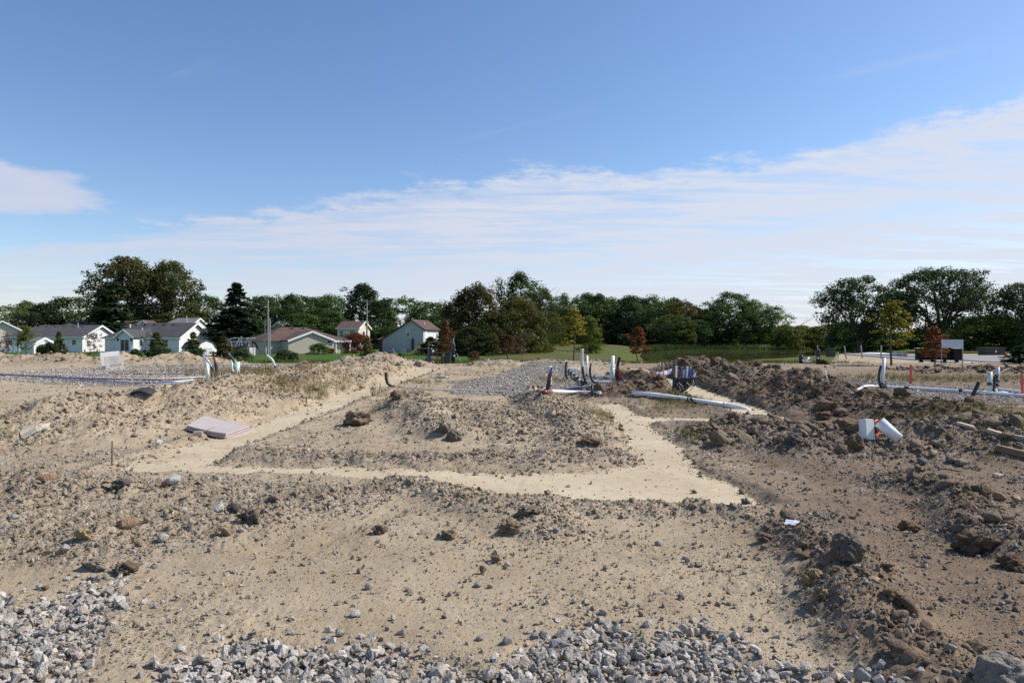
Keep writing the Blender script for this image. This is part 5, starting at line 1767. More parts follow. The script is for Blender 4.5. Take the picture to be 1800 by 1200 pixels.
def houses():
    gl = -.58
    # white ranch with a gabled bay (second from left)
    y = 118.0; c = X(315, y)
    L, W, a = 14.6, 9.0, -10
    h = thing('ranch_house', 'white ranch house with a sliding door in its gabled bay and a rooftop dish', 'house', (0, 0, gl), R(a))
    h.location = (c - L * math.cos(R(a)), y - L * math.sin(R(a)), gl)
    ev, ri = Zp(592, y) - gl, Zp(568, y + 4) - Zp(592, y)
    ridge_x(h, L, W, ev, ri, 'siding_pale', 'roof_dark', .4, hip_left=4.2)
    # bay
    bx0, bx1 = 4.6, 8.1
    ridge_y(h, bx0, bx1, -3.0, 3.2, ev, 1.25, 'siding_pale', 'roof_dark', .3, wall_part='bay_wall')
    dm = (bx1, W)

    def bay(name, mat, u0, u1, z0, z1, pr=.05, th=.1, par=h):
        mb = MB(); mb.box(((u0 + u1) / 2, -3.0 - pr + th / 2, (z0 + z1) / 2), (u1 - u0, th, z1 - z0)); return mb.build(name, mat, par)
    dr = bay('sliding_door', 'trim_white', 5.6, 7.35, .12, 2.25)
    bay('pane', 'glass_dark', 5.7, 6.42, .22, 2.12, .07, .03, dr); bay('pane', 'glass_dark', 6.53, 7.25, .22, 2.12, .07, .03, dr)
    for q in (5.15, 7.75): bay('wall_lamp', 'black_paint', q - .11, q + .11, 1.9, 2.35, .16, .18)
    bay('meter_box', 'trim_white', 7.5, 7.95, .3, 1.2, .12, .14)
    window(h, 'front', 2.0, 3.0, .25, 2.25, (L, W))
    mb = MB(); mb.box((bx1 + .03, -1.2, 1.55), (.10, .8, 1.3)); f = mb.build('window', 'trim_white', h)
    mb = MB(); mb.box((bx1 + .075, -1.2, 1.55), (.03, .66, 1.14)); mb.build('pane', 'glass_dark', f)
    window(h, 'front', 11.3, 12.5, .75, 2.15, (L, W), blind=False)
    vents(h, 6, L - 3.2, W / 2 - .7, ev + ri - .25)
    stack(h, 6.4, 1.3, ev + .5, ev + 1.6, 'trim_white'); stack(h, 2.6, 3.0, ev + 1.4, ev + 2.3, 'trim_white', .12)
    dish = MB()
    n = 14
    ring = [(math.cos(6.283 * k / n) * .62, math.sin(6.283 * k / n) * .48) for k in range(n)]
    vs = [(9.2, -.55, ev + 1.1)] + [(9.2 + p[0], -.75 + .16 * (abs(p[1])), ev + 1.15 + p[1]) for p in ring]
    dish.add(vs, [(0, 1 + k, 1 + (k + 1) % n) for k in range(n)]); dish.tube([(9.2, -.5, ev + 1.1), (9.2, .1, ev + .35)], .05, 6)
    dish.build('satellite_dish', 'cream_panel', h)
    # white ranch, left
    y = 119.0; c = X(145, y); L, W, a = 14.0, 9.4, -3
    h = thing('ranch_house', 'long low white ranch house with dark roof, left of the gabled bay', 'house', (c - L * math.cos(R(a)), y - L * math.sin(R(a)), gl), R(a))
    ev, ri = Zp(591, y) - gl, Zp(572, y + 4) - Zp(591, y)
    ridge_x(h, L, W, ev, ri, 'siding_pale', 'roof_dark', .4, hip_left=3.4)
    window(h, 'front', 5.9, 7.2, .9, 2.1, (L, W)); door(h, 'front', 7.4, 8.4, .1, 2.15, (L, W), 'door_red')
    window(h, 'front', 12.1, 12.9, 1.15, 2.1, (L, W)); window(h, 'front', .5, 1.4, 1.0, 2.1, (L, W)); door(h, 'front', 2.0, 3.0, .2, 2.15, (L, W), 'glass_dark')
    vents(h, 7, L - 2.4, W / 2 - .6, ev + ri - .2); stack(h, 10.7, W / 2 - 1.2, ev + ri - .7, ev + ri + .5)
    # cream house at the left edge
    y = 131.0
    h = thing('cream_house', 'cream gabled house with white trim cut off by the left edge', 'house', (X(4, y), y, gl), R(42))
    ridge_y(h, -3.4, 3.4, 0, 9, Zp(582, y) - gl, Zp(563, y) - Zp(582, y) - .1, 'siding_cream', 'roof_dark', .4)
    stack(h, -.3, 3.0, 5.2, 7.6, 'dark_steel', .12)
    mb = MB(); mb.box((1.5, -.05, 1.5), (.8, .1, 2.2)); mb.build('shutter', 'brick_red', h)
    # white porch fence
    f = thing('porch_fence', 'white vinyl porch railing between the cream house and the left ranch', 'railing', (X(8, 112), 112, gl))
    w = 34 / F * 112
    for i in range(5):
        mb = MB(); mb.box((w * i / 4, 0, .62), (.14, .14, 1.25)); mb.build('post', 'trim_white', f)
    for zz in (.2, 1.1):
        mb = MB(); mb.box((w / 2, 0, zz), (w - .14, .06, .1)); mb.build('rail', 'trim_white', f)
    for i in range(18):
        mb = MB(); mb.box((w * (i + .5) / 18, 0, .65), (.1, .03, .8)); mb.build('picket', 'trim_white', f)
    # roofs behind
    y = 140.0
    h = thing('grey_roof_house', 'white house with pale grey roof rising behind the white ranch', 'house', (X(276, y), y, gl), R(-6))
    L = 6.6; ev = Zp(576, y) - gl
    ridge_x(h, L, 8.5, ev, Zp(559.5, y + 4) - Zp(576, y), 'siding_pale', 'roof_grey', .3, hip_left=2.2)
    stack(h, 5.2, 2.0, ev + .8, Zp(556, y) - gl + .2, 'cream_panel', .1)
    y = 146.0
    h = thing('brown_gable_house', 'small brown roofed house with a white gable showing above the white ranch roof', 'house', (X(252, y), y, gl))
    ridge_y(h, -1.1, 1.1, 0, 4, Zp(569, y) - gl, .75, 'siding_cream', 'roof_brown', .25)
    ridge_x(h, 4.6, 6, Zp(571, y) - gl, .9, 'siding_tan', 'roof_brown', .2, x0=-5.6, y0=1)
    y = 144.0
    h = thing('blue_gable_house', 'pale blue gable showing over the roof of the left ranch', 'house', (X(123, y), y, gl))
    ridge_y(h, -2.6, 2.6, 0, 6, Zp(574.5, y) - gl, 1.15, 'siding_bluegrey', 'roof_dark', .25, 'roof_dark')
    ridge_x(h, 5.6, 6, Zp(574.5, y) - gl, 1.1, 'siding_bluegrey', 'roof_dark', .2, x0=1.5, y0=.5)
    y = 150
    h = thing('white_house', 'white house half hidden by trees behind the metal poles', 'house', (X(489, y), y, gl))
    ridge_y(h, -1.8, 1.8, 0, 6, Zp(578, y) - gl, 1.6, 'siding_white', 'roof_grey', .25)
    # tan ranch, brown hip roof, white porch
    y = 100.0; a = 40
    xl = X(507, y)
    h = thing('tan_house', 'tan ranch house with brown hip roof, front gable and white porch posts', 'house', (xl, y, gl), R(a))
    fw = (X(575, y) - xl) / math.cos(R(a)) * .97
    ev = Zp(598, y) - gl; pk = Zp(582, y) - Zp(598, y)
    ridge_y(h, 0, fw, 0, 8, ev, pk, 'siding_tan', 'roof_brown', .24)
    # main hip roof body behind
    mb = MB()
    A0, A1, B0, B1 = -2.4, fw + 3.9, 3.0, 11.0
    mb.add([(A0, B0, -1.2), (A1 - 1.4, B0, -1.2), (A1 - 1.4, B1, -1.2), (A0, B1, -1.2), (A0, B0, ev), (A1 - 1.4, B0, ev), (A1 - 1.4, B1, ev), (A0, B1, ev)], [(0, 1, 5, 4), (1, 2, 6, 5), (2, 3, 7, 6), (3, 0, 4, 7)])
    mb.build('wall', 'siding_tan', h)
    ht = Zp(575, y + 7) - gl
    r = MB(); o = .4
    q = [(A0 - o, B0 - o, ev - .1), (A1 + o, B0 - o, ev - .1), (A1 + o, B1 + o, ev - .1), (A0 - o, B1 + o, ev - .1), (A0 + 4.0, 7, ht), (A1 - 5.4, 7, ht)]
    r.add(q, [(0, 1, 5, 4), (1, 2, 5), (2, 3, 4, 5), (3, 0, 4), (0, 3, 2, 1)])
    r.build('roof', 'roof_brown', h)
    mb = MB(); mb.box(((fw + A1) / 2 + .3, B0 - o - .08, ev - .16), (A1 - fw - .1, .1, .3)); mb.build('fascia', 'trim_white', h)
    for px_ in (fw + 1.6, A1 + .1):
        mb = MB(); mb.box((px_, B0 - o + .1, ev / 2 - .7), (.16, .16, ev + 1.0)); mb.build('porch_post', 'trim_white', h)
    window(h, 'front', fw - 1.25, fw - .45, 1.55, 2.0, (0, 0), sash=False)
    mb = MB(); mb.box((fw + .75, B0 - .05, 1.3), (1.3, .1, 1.5)); f = mb.build('window', 'trim_white', h)
    mb = MB(); mb.box((fw + .75, B0 - .11, 1.3), (1.1, .03, 1.3)); mb.build('pane', 'glass_dark', f)
    mb = MB(); mb.box((fw * .68, -.35, .2), (.8, .6, .55)); mb.build('air_conditioner', 'cream_panel', h)
    for q in (1.4, 3.2): stack(h, A0 + 4.2 + q, 6.4, ht - .3, ht + .35, 'dark_steel', .12)
    # small house with brown roof behind
    y = 138.0
    h = thing('two_storey_house', 'cream two storey house with brown roof behind the utility pole', 'house', (X(593, y), y, gl), R(-6))
    L = (X(631, y) - X(593, y)); ev = Zp(576.5, y) - gl
    ridge_x(h, L, 7.5, ev, Zp(565, y + 3) - Zp(576.5, y), 'siding_cream', 'roof_brown', .3)
    window(h, 'front', L * .58, L * .86, ev - 1.9, ev - .4, (L, 7.5)); window(h, 'right', 2.6, 4.0, ev - 2.0, ev - .6, (L, 7.5))
    window(h, 'front', L * .1, L * .3, ev - 1.9, ev - .4, (L, 7.5))
    # saltbox house
    y = 112.0; a = -13
    x0 = X(669, y); h = thing('saltbox_house', 'grey blue saltbox house with brown roof and one upper window', 'house', (x0, y + 1.5, gl), R(a))
    sc_ = y / F
    U = lambda px: (px - 669) * sc_ / math.cos(R(a)) * .985
    Zz = lambda py: Zp(py, y) - gl
    wf = U(745)
    poly = [(0, -1.2), (wf, -1.2), (wf, Zz(577)), (U(723.5), Zz(562)), (0, Zz(596))]
    mb = MB(); mb.prism(poly, 0, 7.5); mb.build('wall', 'siding_bluegrey', h)
    mb = MB(); mb.box((wf + .035, 3.75, (Zz(577) - 1.2) / 2 - .05), (.06, 7.4, Zz(577) + 1.1)); mb.build('side_wall', 'siding_white', h)  # whiter than the front: sunlight on this side is put into its colour
    r = MB(); k = (Zz(562) - Zz(577)) / (wf - U(723.5)); k2 = (Zz(562) - Zz(596)) / U(723.5)
    r.slab([(U(723.5), -.3, Zz(562) + .12), (wf + .45, -.3, Zz(577) + .12 - .45 * k), (wf + .45, 7.8, Zz(577) + .12 - .45 * k), (U(723.5), 7.8, Zz(562) + .12)], .16)
    r.slab([(-.4, -.3, Zz(596) + .12 - .4 * k2), (U(723.5) - .001, -.3, Zz(562) + .12), (U(723.5) - .001, 7.8, Zz(562) + .12), (-.4, 7.8, Zz(596) + .12 - .4 * k2)], .16)
    r.build('roof', 'roof_brown', h)
    w = MB(); wx0 = U(657); w.add([(wx0, 1.2, -1.2), (.001, 1.2, -1.2), (.001, 9, -1.2), (wx0, 9, -1.2), (wx0, 1.2, Zz(597)), (.001, 1.2, Zz(597)), (.001, 9, Zz(597)), (wx0, 9, Zz(597))], [(0, 1, 5, 4), (2, 3, 7, 6), (3, 0, 4, 7)])
    w.build('wing_wall', 'siding_bluegrey', h)
    r = MB(); r.slab([(wx0 - .3, .8, Zz(597) + .05), (1.2, .8, Zz(597) + .05), (U(700), 5, Zz(579)), (wx0 + 2.2, 5, Zz(580))], .15); r.build('wing_roof', 'roof_brown', h)
    window(h, 'front', U(714), U(721), Zz(591.5), Zz(578.5), (0, 0), blind=True)
    d = MB(); d.box((-.55, 1.12, 1.0), (.95, .12, 2.3)); d.build('door', 'door_red', h)
    mb = MB(); mb.box((U(712), -.5, .3), (.9, .7, .8)); mb.build('air_conditioner', 'cream_panel', h)
    mb = MB(); mb.box((U(726), -.12, 1.3), (.35, .22, 1.9)); mb.build('meter_box', 'dark_steel', h)
    mb = MB(); mb.box((wf + .1, 1.0, Zz(590)), (.08, 1.0, 1.3)); mb.build('window', 'trim_white', h)
    stack(h, U(735), 3.0, Zz(570), Zz(566), 'trim_white', .12)


houses()


def sheds():
    gl = -.55
    # pale shed before the left ranch
    y = 100.0
    s = thing('garden_shed', 'small pale garden shed with grey roof before the left ranch', 'shed', (X(41, y), y, gl), R(-12))
    w = (X(64, y) - X(41, y))
    ridge_x(s, w, 3.4, Zp(603, y) - gl, .75, 'siding_pale', 'roof_grey', .12)
    # gambrel sheds
    def gambrel(name, label, px0, px1, py_e, py_t, y, depth, rz, wall, roof, doorm, front_w):
        s = thing(name, label, 'shed', (X(px0, y), y, gl), R(rz))
        Lx = (X(px1, y) - X(px0, y)) / math.cos(R(rz))
        e = Zp(py_e, y) - gl; t = Zp(py_t, y) - gl; mid = e + (t - e) * .68; W = depth
        prof = [(0, -1), (W, -1), (W, e), (W * .8, mid), (W / 2, t), (W * .2, mid), (0, e)]
        mb = MB(); mb.prism_x(prof, 0, Lx); mb.build('wall', wall, s)
        r = MB(); o = .08
        pts = [(-o * 1.5, e - .1), (W * .2 - .03, mid + .06), (W / 2, t + .08), (W * .8 + .03, mid + .06), (W + o * 1.5, e - .1)]
        for i in range(4):
            (ya, za), (yb, zb) = pts[i], pts[i + 1]
            r.slab([(-.15, ya, za), (Lx + .15, ya, za), (Lx + .15, yb, zb), (-.15, yb, zb)], .06)
        r.build('roof', roof, s)
        d = MB()
        for dy in (.27, .73):
            d.box((Lx + .03, W * (.5 + (dy - .5) * .5), e * .45), (.06, W * .22, e * 1.1))
        d.build('door', doorm, s)
        tr = MB()
        for q in (.25, .5, .75):
            tr.box((Lx + .075, W * (.5 + (q - .5) * .95), e * .45), (.04, .07, e * 1.15))
        tr.build('door_trim', 'trim_white', s)
        return s
    gambrel('gambrel_shed', 'dark roofed gambrel shed with pale end before the white ranch', 320, 352, 611, 598, 92.0, 3.4, -22, 'siding_pale', 'shed_dark', 'shed_white', 0)
    gambrel('gambrel_shed', 'weathered gambrel shed with white double doors right of the big spruce', 391, 437, 611, 599, 88.0, 2.4, -14, 'shed_dark', 'shed_dark', 'shed_white', 0)
    w = thing('scrap_pile', 'white metal scraps and branches stacked on the weathered shed roof', 'scrap', (X(402, 87.5), 87.5, Zp(604, 87.5)))
    for i in range(7):
        mb = MB(); x_ = i * .42
        mb.tube([(x_, 0, -.3), (x_ + random.uniform(-.3, .5), .1, .5 + random.uniform(0, .3)), (x_ + .8, .2, .9 + random.uniform(-.3, .1))], .05, 5)
        mb.build('scrap', 'white_panel', w)
    # white boat / tank lying by the tan house
    y = 104.0
    b = thing('covered_boat', 'white covered boat parked left of the tan ranch', 'boat', (X(474, y), y, gl))
    mb = MB(); L = 20 / F * y
    prof = [(0, .75), (L * .04, 1.55), (L * .8, 1.6), (L, 1.1), (L * .95, .8)]
    mb.prism(prof, 0, 1.8); mb.build('cover', 'white_cloth', b, bevel=.1)
    mb = MB(); mb.prism([(.15, .72), (L * .93, .78), (L * .82, .1), (.2, .0)], .15, 1.65); mb.build('hull', 'dark_steel', b)
    mb = MB(); mb.box((L * .5, .9, -.05), (L * .8, 1.0, .2)); mb.build('trailer', 'dark_steel', b)
    # playset
    y = 84.0
    p = thing('playset', 'wooden swing set with a yellow slide on the lawn', 'playset', (X(748, y), y, gz(X(748, y), y)))
    k = y / F
    for dx_, dy_ in ((-.9, 0), (.3, 0), (-.9, 1.2), (.3, 1.2)):
        mb = MB(); mb.box((dx_, dy_, .85), (.1, .1, 1.7)); mb.build('post', 'wood_brown', p)
    mb = MB(); mb.box((-.3, .6, .95), (1.3, 1.3, .1)); mb.build('deck', 'wood_brown', p)
    sl = MB(); q0, q1 = Vector((-2.1, .2, .08)), Vector((-.85, .4, 1.15))
    sl.slab([q0 + Vector((0, -.3, 0)), q1 + Vector((0, -.3, 0)), q1 + Vector((0, .3, 0)), q0 + Vector((0, .3, 0))], .07)
    for s_ in (-.3, .3): sl.slab([q0 + Vector((0, s_ - .04, .16)), q1 + Vector((0, s_ - .04, .16)), q1 + Vector((0, s_ + .04, .16)), q0 + Vector((0, s_ + .04, .16))], .16)
    sl.build('slide', 'slide_yellow', p)
    mb = MB(); mb.tube([(.3, .6, 1.75), (3.2, .6, 1.75)], .07, 6); mb.build('beam', 'wood_brown', p)
    for xx in (1.2, 2.2):
        mb = MB(); mb.tube([(xx, .6, 1.7), (xx, .6, .45)], .015, 4); mb.box((xx, .6, .42), (.45, .2, .04)); mb.build('swing', 'dark_steel', p)
    mb = MB(); mb.tube([(3.2, .6, 1.75), (3.4, 0, 0)], .06, 5); mb.tube([(3.2, .6, 1.75), (3.4, 1.2, 0)], .06, 5); mb.build('brace', 'wood_brown', p)
    # wooden fence piece under the middle trees
    y = 86.0
    f = thing('board_fence', 'short brown board fence under the middle tree group', 'fence', (X(807, y), y, gz(X(807, y), y)))
    for i in range(9):
        mb = MB(); mb.box((i * .26, 0, .75), (.22, .04, 1.5 - .05 * (i % 2))); o = mb.build('board', 'wood_pale' if i in (5, 6) else 'wood_brown', f)
    # utility poles and wires
    for (px, py0, py1, y, r, lab, nm, mat) in ((471, 527, 626, 90.0, .13, 'tallest of three poles side by side left of the tan ranch', 'utility_pole', 'pole_wood'), (466, 560, 626, 90.0, .07, 'thin left one of the three poles by the tan ranch', 'metal_pole', 'galv'),
                                    (474.5, 559, 626, 89.0, .10, 'pale right one of the three poles by the tan ranch', 'metal_pole', 'galv')):
        x = X(px, y); zb = gz(x, y)
        u_ = thing(nm, lab, 'pole', (x, y, zb))
        mb = MB(); mb.tube([(0, 0, -.2), (0, 0, Zp(py0, y) - zb)], [r, r * .75], 8); mb.build('shaft', mat, u_)
        if nm == 'utility_pole':
            for zz in (.4, 1.5, 2.4):
                mb = MB(); mb.tube([(0, -.1, Zp(py0, y) - zb - zz), (.16, -.16, Zp(py0, y) - zb - zz + .1)], .05, 6); mb.build('insulator', 'galv', u_)
    y = 118.0; x = X(645, y); zb = gz(x, y)
    u_ = thing('utility_pole', 'wooden utility pole with a short crossarm and street lamp left of the saltbox house', 'pole', (x, y, zb))
    tp = Zp(527, y) - zb
    mb = MB(); mb.tube([(0, 0, -.2), (0, 0, tp)], [.16, .11], 8); mb.build('shaft', 'pole_wood', u_)
    mb = MB(); mb.box((.05, -.14, tp - .25), (1.8, .1, .12)); mb.build('crossarm', 'pole_wood', u_)
    for q in (-.75, .85):
        mb = MB(); mb.tube([(q, -.14, tp - .2), (q, -.14, tp + .05)], .05, 6); mb.build('insulator', 'galv', u_)
    mb = MB(); mb.tube([(0, 0, tp - 2.9), (.5, -.1, tp - 2.75), (1.0, -.15, tp - 2.8)], .04, 6); mb.build('lamp_arm', 'galv', u_)
    mb = MB(); mb.tube([(.8, -.15, tp - 2.85), (1.45, -.15, tp - 2.85)], [.14, .06], 8); mb.build('lamp_head', 'cream_panel', u_)
    def wire(a, b, sag, lab):
        a, b = Vector(a), Vector(b); mb = MB()
        pts = [a.lerp(b, t / 10) - Vector((0, 0, sag * 4 * (t / 10) * (1 - t / 10))) for t in range(11)]
        mb.tube(pts, .018, 4); o = mb.build('wire', 'dark_steel'); tag(o, lab, 'wire'); return o
    xs, ys_ = X(471, 90.0), 90.0
    wire((x - .7, y - .14, zb + tp), (xs, ys_, Zp(531, 90.0)), 1.2, 'overhead wire between the two wooden utility poles')
    wire((xs, ys_, Zp(532, 90.0)), (-120, 95, Zp(545, 95.0) + 3), 1.6, 'overhead wire running left from the three poles')
    wire((x + .85, y - .14, zb + tp), (X(684, 125), 125, Zp(578, 125)), .3, 'service wire dropping from the utility pole to the saltbox house')


sheds()

# ------------------------------------------------------------------ pipes, tubes, stakes and other things on the site
def at(px, py, y):
    """world point at distance y on the line of sight of a photo point"""
    return Vector((X(px, y), y, Zp(py, y)))


def part(mb, name, mat, parent, smooth=True, bevel=0.0):
    return mb.build(name, mat, parent, smooth, bevel)


def local(parent, p):
    return Vector(p) - parent.location


def standpipe(label, px_b, py_b, px_t, py_t, dia, mat='white_pvc', name='standpipe', y=None, coupling=.16, base_black=False, reducer=None, collar=None):
    """upright PVC pipe with a black rubber coupling near its foot"""
    if y is None:
        x, y, z = hit(px_b, py_b)
    x = X(px_b, y); z = gz(x, y)
    o = thing(name, label, 'pipe', (x, y, z))
    r = max(dia / 2 / F * y, .02)
    top = at(px_t, py_t, y) - o.location
    b = Vector((0, 0, -.08)); d = (top - b).normalized()
    part(MB().pipe(b, top, r, r * .14, 20), 'pipe', mat, o)
    L = (top - b).length
    if coupling:
        c = b + d * (L * coupling + .08)
        mb = MB(); mb.tube([c - d * .05, c + d * .05], r * 1.16, 18); part(mb, 'coupling', 'black_rubber', o)
        for s_ in (-.03, .03):
            mb = MB(); mb.tube([c + d * (s_ - .006), c + d * (s_ + .006)], r * 1.2, 16); part(mb, 'clamp', 'galv', o)
    if reducer:
        c0, c1 = b, b + d * L * reducer
        part(MB().pipe(c0, c1, r * 1.22, r * .2, 18), 'hub', 'mint_pvc', o)
        mb = MB(); mb.tube([c1 - d * .03, c1 + d * .02], r * 1.3, 18); part(mb, 'rim', mat, o)
    if base_black:
        mb = MB(); mb.tube([b, b + d * .16], r * 1.2, 16); part(mb, 'boot', 'black_rubber', o)
    return o


def tube_thing(label, pts, r, mat, name='conduit', cat='conduit', sections=None, n=8, smooth_n=8):
    """flexible tube through world points; sections: list of (from fraction, to fraction, part name, material, radius factor)"""
    c = curve(pts, smooth_n)
    o = thing(name, label, cat, tuple(c[0]))
    c = [p - c[0] for p in c]
    if not sections: sections = [(0, 1, 'tube', mat, 1.0)]
    for a, b, nm, m, f in sections:
        i0, i1 = int(a * (len(c) - 1)), int(math.ceil(b * (len(c) - 1)))
        mb = MB(); mb.tube(c[i0:i1 + 1], r * f, n); part(mb, nm, m, o)
    return o


def ground_pts(pts, lift=.03, ymin=0.0):
    out = []
    for px, py in pts:
        x, y, z = hit(px, py, ymin); out.append(Vector((x, y, gz(x, y) + lift)))
    return out


def lying(label, pts, r, mat, name='pipe', cat='pipe', lift=None, couplings=(), n=12, sm=4, ymin=0.0):
    P = ground_pts(pts, r * .9 if lift is None else lift, ymin)
    c = curve(P, sm) if len(P) > 2 else [P[0].lerp(P[1], t / 6) for t in range(7)]
    o = thing(name, label, cat, tuple(c[0]))
    c = [p - c[0] for p in c]
    mb = MB(); mb.tube(c, r, n); part(mb, 'pipe' if cat == 'pipe' else 'tube', mat, o)
    for f in couplings:
        i = min(len(c) - 2, int(f * (len(c) - 1))); d = (c[i + 1] - c[i]).normalized()
        mb = MB(); mb.tube([c[i] - d * .07, c[i] + d * .07], r * 1.2, n); part(mb, 'coupling', 'black_rubber', o)
    return o


def site():
    # ---- left pad
    standpipe('white pipe with a black coupling leftmost of the standpipes on the left gravel pad', 365, 669, 364, 632, 6.5, y=23.5)
    standpipe('thick whitish pipe with a green paint mark standing at the left', 417, 671, 417, 636, 9.5, y=22.5, mat='mint_pvc', coupling=.18)

    sp_ = [q for q in sc.objects if q.get('label', '').startswith('thick whitish pipe')][0]
    y = 22.5; rr_ = 9.5 / 2 / F * y
    mb = MB(); mb.box((-.06, -rr_ * .98, Zp(644, y) - sp_.location.z), (.08, .02, .16)); part(mb, 'paint_mark', 'green_paint', sp_)
    standpipe('white pipe standing behind the one with the green mark', 409, 662, 408, 632, 5, y=26.0, coupling=.38)
    tube_thing('blue tube rising from a black conduit left of the red tipped one', [at(374, 669, 23.2), at(374, 656, 23.2), at(372, 645, 23.2), at(366, 636, 23.2), at(356, 623, 23.2)], .035, 'black_rubber', sections=[(0, .5, 'sleeve', 'black_rubber', 1.5), (.5, 1, 'tube', 'pale_blue_tube', 1)])
    tube_thing('red tipped black conduit standing between white pipes on the left pad', [at(380, 669, 23.4), at(380, 655, 23.4), at(379, 640, 23.4), at(375, 626, 23.4)], .035, 'black_rubber', sections=[(0, .72, 'sleeve', 'black_rubber', 1.5), (.7, 1, 'tube', 'red_tube', 1)])
    tube_thing('dark tube with a blue end leaning over the pipe with the green mark', [at(413, 650, 23.4), at(412, 638, 23.4), at(407, 628, 23.4), at(401, 620, 23.4)], .03, 'black_rubber', sections=[(0, .75, 'sleeve', 'black_rubber', 1.5), (.7, 1, 'tube', 'blue_tube', 1)])
    tube_thing('white conduit curving up out of the dry weeds left of the tan house', [at(485, 653, 26), at(483, 643, 26), at(478, 632, 26), at(469, 624, 26)], .045, 'old_pvc', sections=[(0, .3, 'sleeve', 'black_rubber', 1.2), (.25, 1, 'tube', 'old_pvc', 1)])
    lying('white pipe lying from the left standpipes back to the coupling', [(378, 666), (398, 661), (412, 656)], .05, 'white_pvc', ymin=24.5)
    lying('thin white pipe lying in the dry weeds behind the left standpipes', [(424, 646), (440, 646), (451, 645)], .04, 'old_pvc', ymin=29)
    lying('thin white tube lying in front of the thick pipe at left', [(395, 664.5), (430, 665), (452, 665)], .02, 'old_pvc', cat='tube', name='tube', ymin=23)
    for pts, m, r, lab in (
        ([(-20, 659), (20, 661), (55, 663), (100, 667), (170, 671), (240, 675), (330, 674)], 'blue_tube', .018, 'blue tube lying nearest on the left gravel pad'),
        ([(-20, 660), (30, 662), (80, 664), (140, 667), (200, 669), (262, 670), (335, 669)], 'red_tube', .022, 'red tube lying along the left gravel pad'),
        ([(-20, 658.5), (30, 660), (70, 662), (150, 665.5), (230, 668), (300, 667), (362, 664)], 'old_pvc', .022, 'white tube lying beside the red one on the left gravel pad'),
        ([(0, 659), (40, 660.5), (90, 663), (150, 661.5), (230, 659), (300, 659.5), (360, 656)], 'blue_tube', .016, 'thin blue tube lying farthest back on the left gravel pad'),
        ([(60, 664), (120, 669), (190, 675), (240, 678), (300, 676), (335, 673)], 'pale_blue_tube', .018, 'pale blue tube looping in front of the left gravel pad'),
        ([(285, 673), (310, 673), (340, 670)], 'old_pvc', .04, 'short white pipe at the end of the tubes on the left pad')):
        lying(lab, pts, r, m, 'tube', 'tube', lift=.05, n=6, sm=6, ymin=22.5)
    x, y, z = hit(197, 656)
    s = thing('plank', 'dark stick lying on the left gravel pad below the white panels', 'stick', (x, y, gz(x, y) + .03), .5)
    part(MB().box((0, 0, 0), (.35, .07, .05)), 'wood', 'rusty_steel', s, False)
    # two white printed panels leaning at the left
    y = 36.5
    x0 = X(197, y); zb = gz(x0, y)
    p = thing('insulation_board', 'tall white foam panel standing behind the printed one at the left heaps', 'panel', (X(195, y + .25), y + .25, zb), R(38))
    M = Matrix.Translation((0, 0, .48)) @ Matrix.Rotation(.10, 4, 'Y') @ Matrix.Rotation(-.12, 4, 'X')
    w = .72
    part(MB().box((0, 0, 0), (w * 1.25, .12, .98), mat=Matrix.Translation((-.02, 0, .46)) @ Matrix.Rotation(-.10, 4, 'Y') @ Matrix.Rotation(-.10, 4, 'X')), 'board', 'white_panel', p, False)
    q = thing('insulation_board', 'printed white panel with three round emblems leaning on a taller one', 'panel', (X(201, y), y, zb), R(38))
    MM = Matrix.Translation((0, 0, .35)) @ Matrix.Rotation(-.10, 4, 'Y') @ Matrix.Rotation(-.12, 4, 'X')
    b_ = part(MB().box((0, 0, 0), (.86, .10, .76), mat=MM), 'board', 'cream_panel', q, False)

    def on(name, mat, cx_, cz_, sx, sz):
        return part(MB().box((0, 0, 0), (sx, .008, sz), mat=MM @ Matrix.Translation((cx_, -.053, cz_))), name, mat, q, False)
    for i in range(3):
        cxx = -.14 + i * .18; mb = MB(); n = 18
        for r0, r1 in ((.075, .055),):
            vs = [MM @ Vector((cxx + math.cos(6.283 * k / n) * rr, -.056, -.12 + math.sin(6.283 * k / n) * rr)) for rr in (r0, r1) for k in range(n)]
            mb.add(vs, [(k, (k + 1) % n, n + (k + 1) % n, n + k) for k in range(n)])
        vs = [MM @ Vector((cxx + a_, -.057, -.12 + c_)) for a_, c_ in ((-.03, -.03), (.035, .01), (.03, .04), (-.035, .0))]
        mb.add(vs, [(0, 1, 2, 3)])
        part(mb, 'emblem', 'print_grey', q, False)
    on('green_label', 'print_green', .16, -.31, .11, .11)
    for i, (a_, ww) in enumerate(((-.02, .36), (.02, .30), (.0, .40), (.03, .22), (-.01, .34))):
        on('print_line', 'sign_white' if i % 2 else 'print_grey', a_, .30 - i * .062, ww, .014)
    # orange silt fence, two stretches
    for px0, px1, py, yb, lab in ((305, 332, 629, 56, 'low orange mesh fence at the foot of the young pine'), (372, 398, 630, 56, 'low orange mesh fence behind the red tipped conduit'), (713, 800, 634, 52, 'low orange mesh fence between the boulder and the green cabinet')):
        f = thing('orange_fence', lab, 'fence', (X(px0, yb), yb, gz(X(px0, yb), yb)))
        L = X(px1, yb) - X(px0, yb); n = max(3, int(L / .5)); mb = MB()
        zt = max(.25, Zp(py - 3, yb) - f.location.z)
        top = [(L * i / n, .06 * math.sin(i * 2.1), zt * (1 + .12 * math.sin(i * 1.7))) for i in range(n + 1)]
        for i in range(n):
            a, b = top[i], top[i + 1]
            mb.slab([(a[0], a[1], -.1), (b[0], b[1], -.1), b, a], .02)
        part(mb, 'mesh', 'orange_mesh', f, False)
        for i in range(0, n + 1, 2):
            part(MB().box((top[i][0], .04, zt * .5), (.05, .05, zt + .25)), 'post', 'wood_pale', f, False)
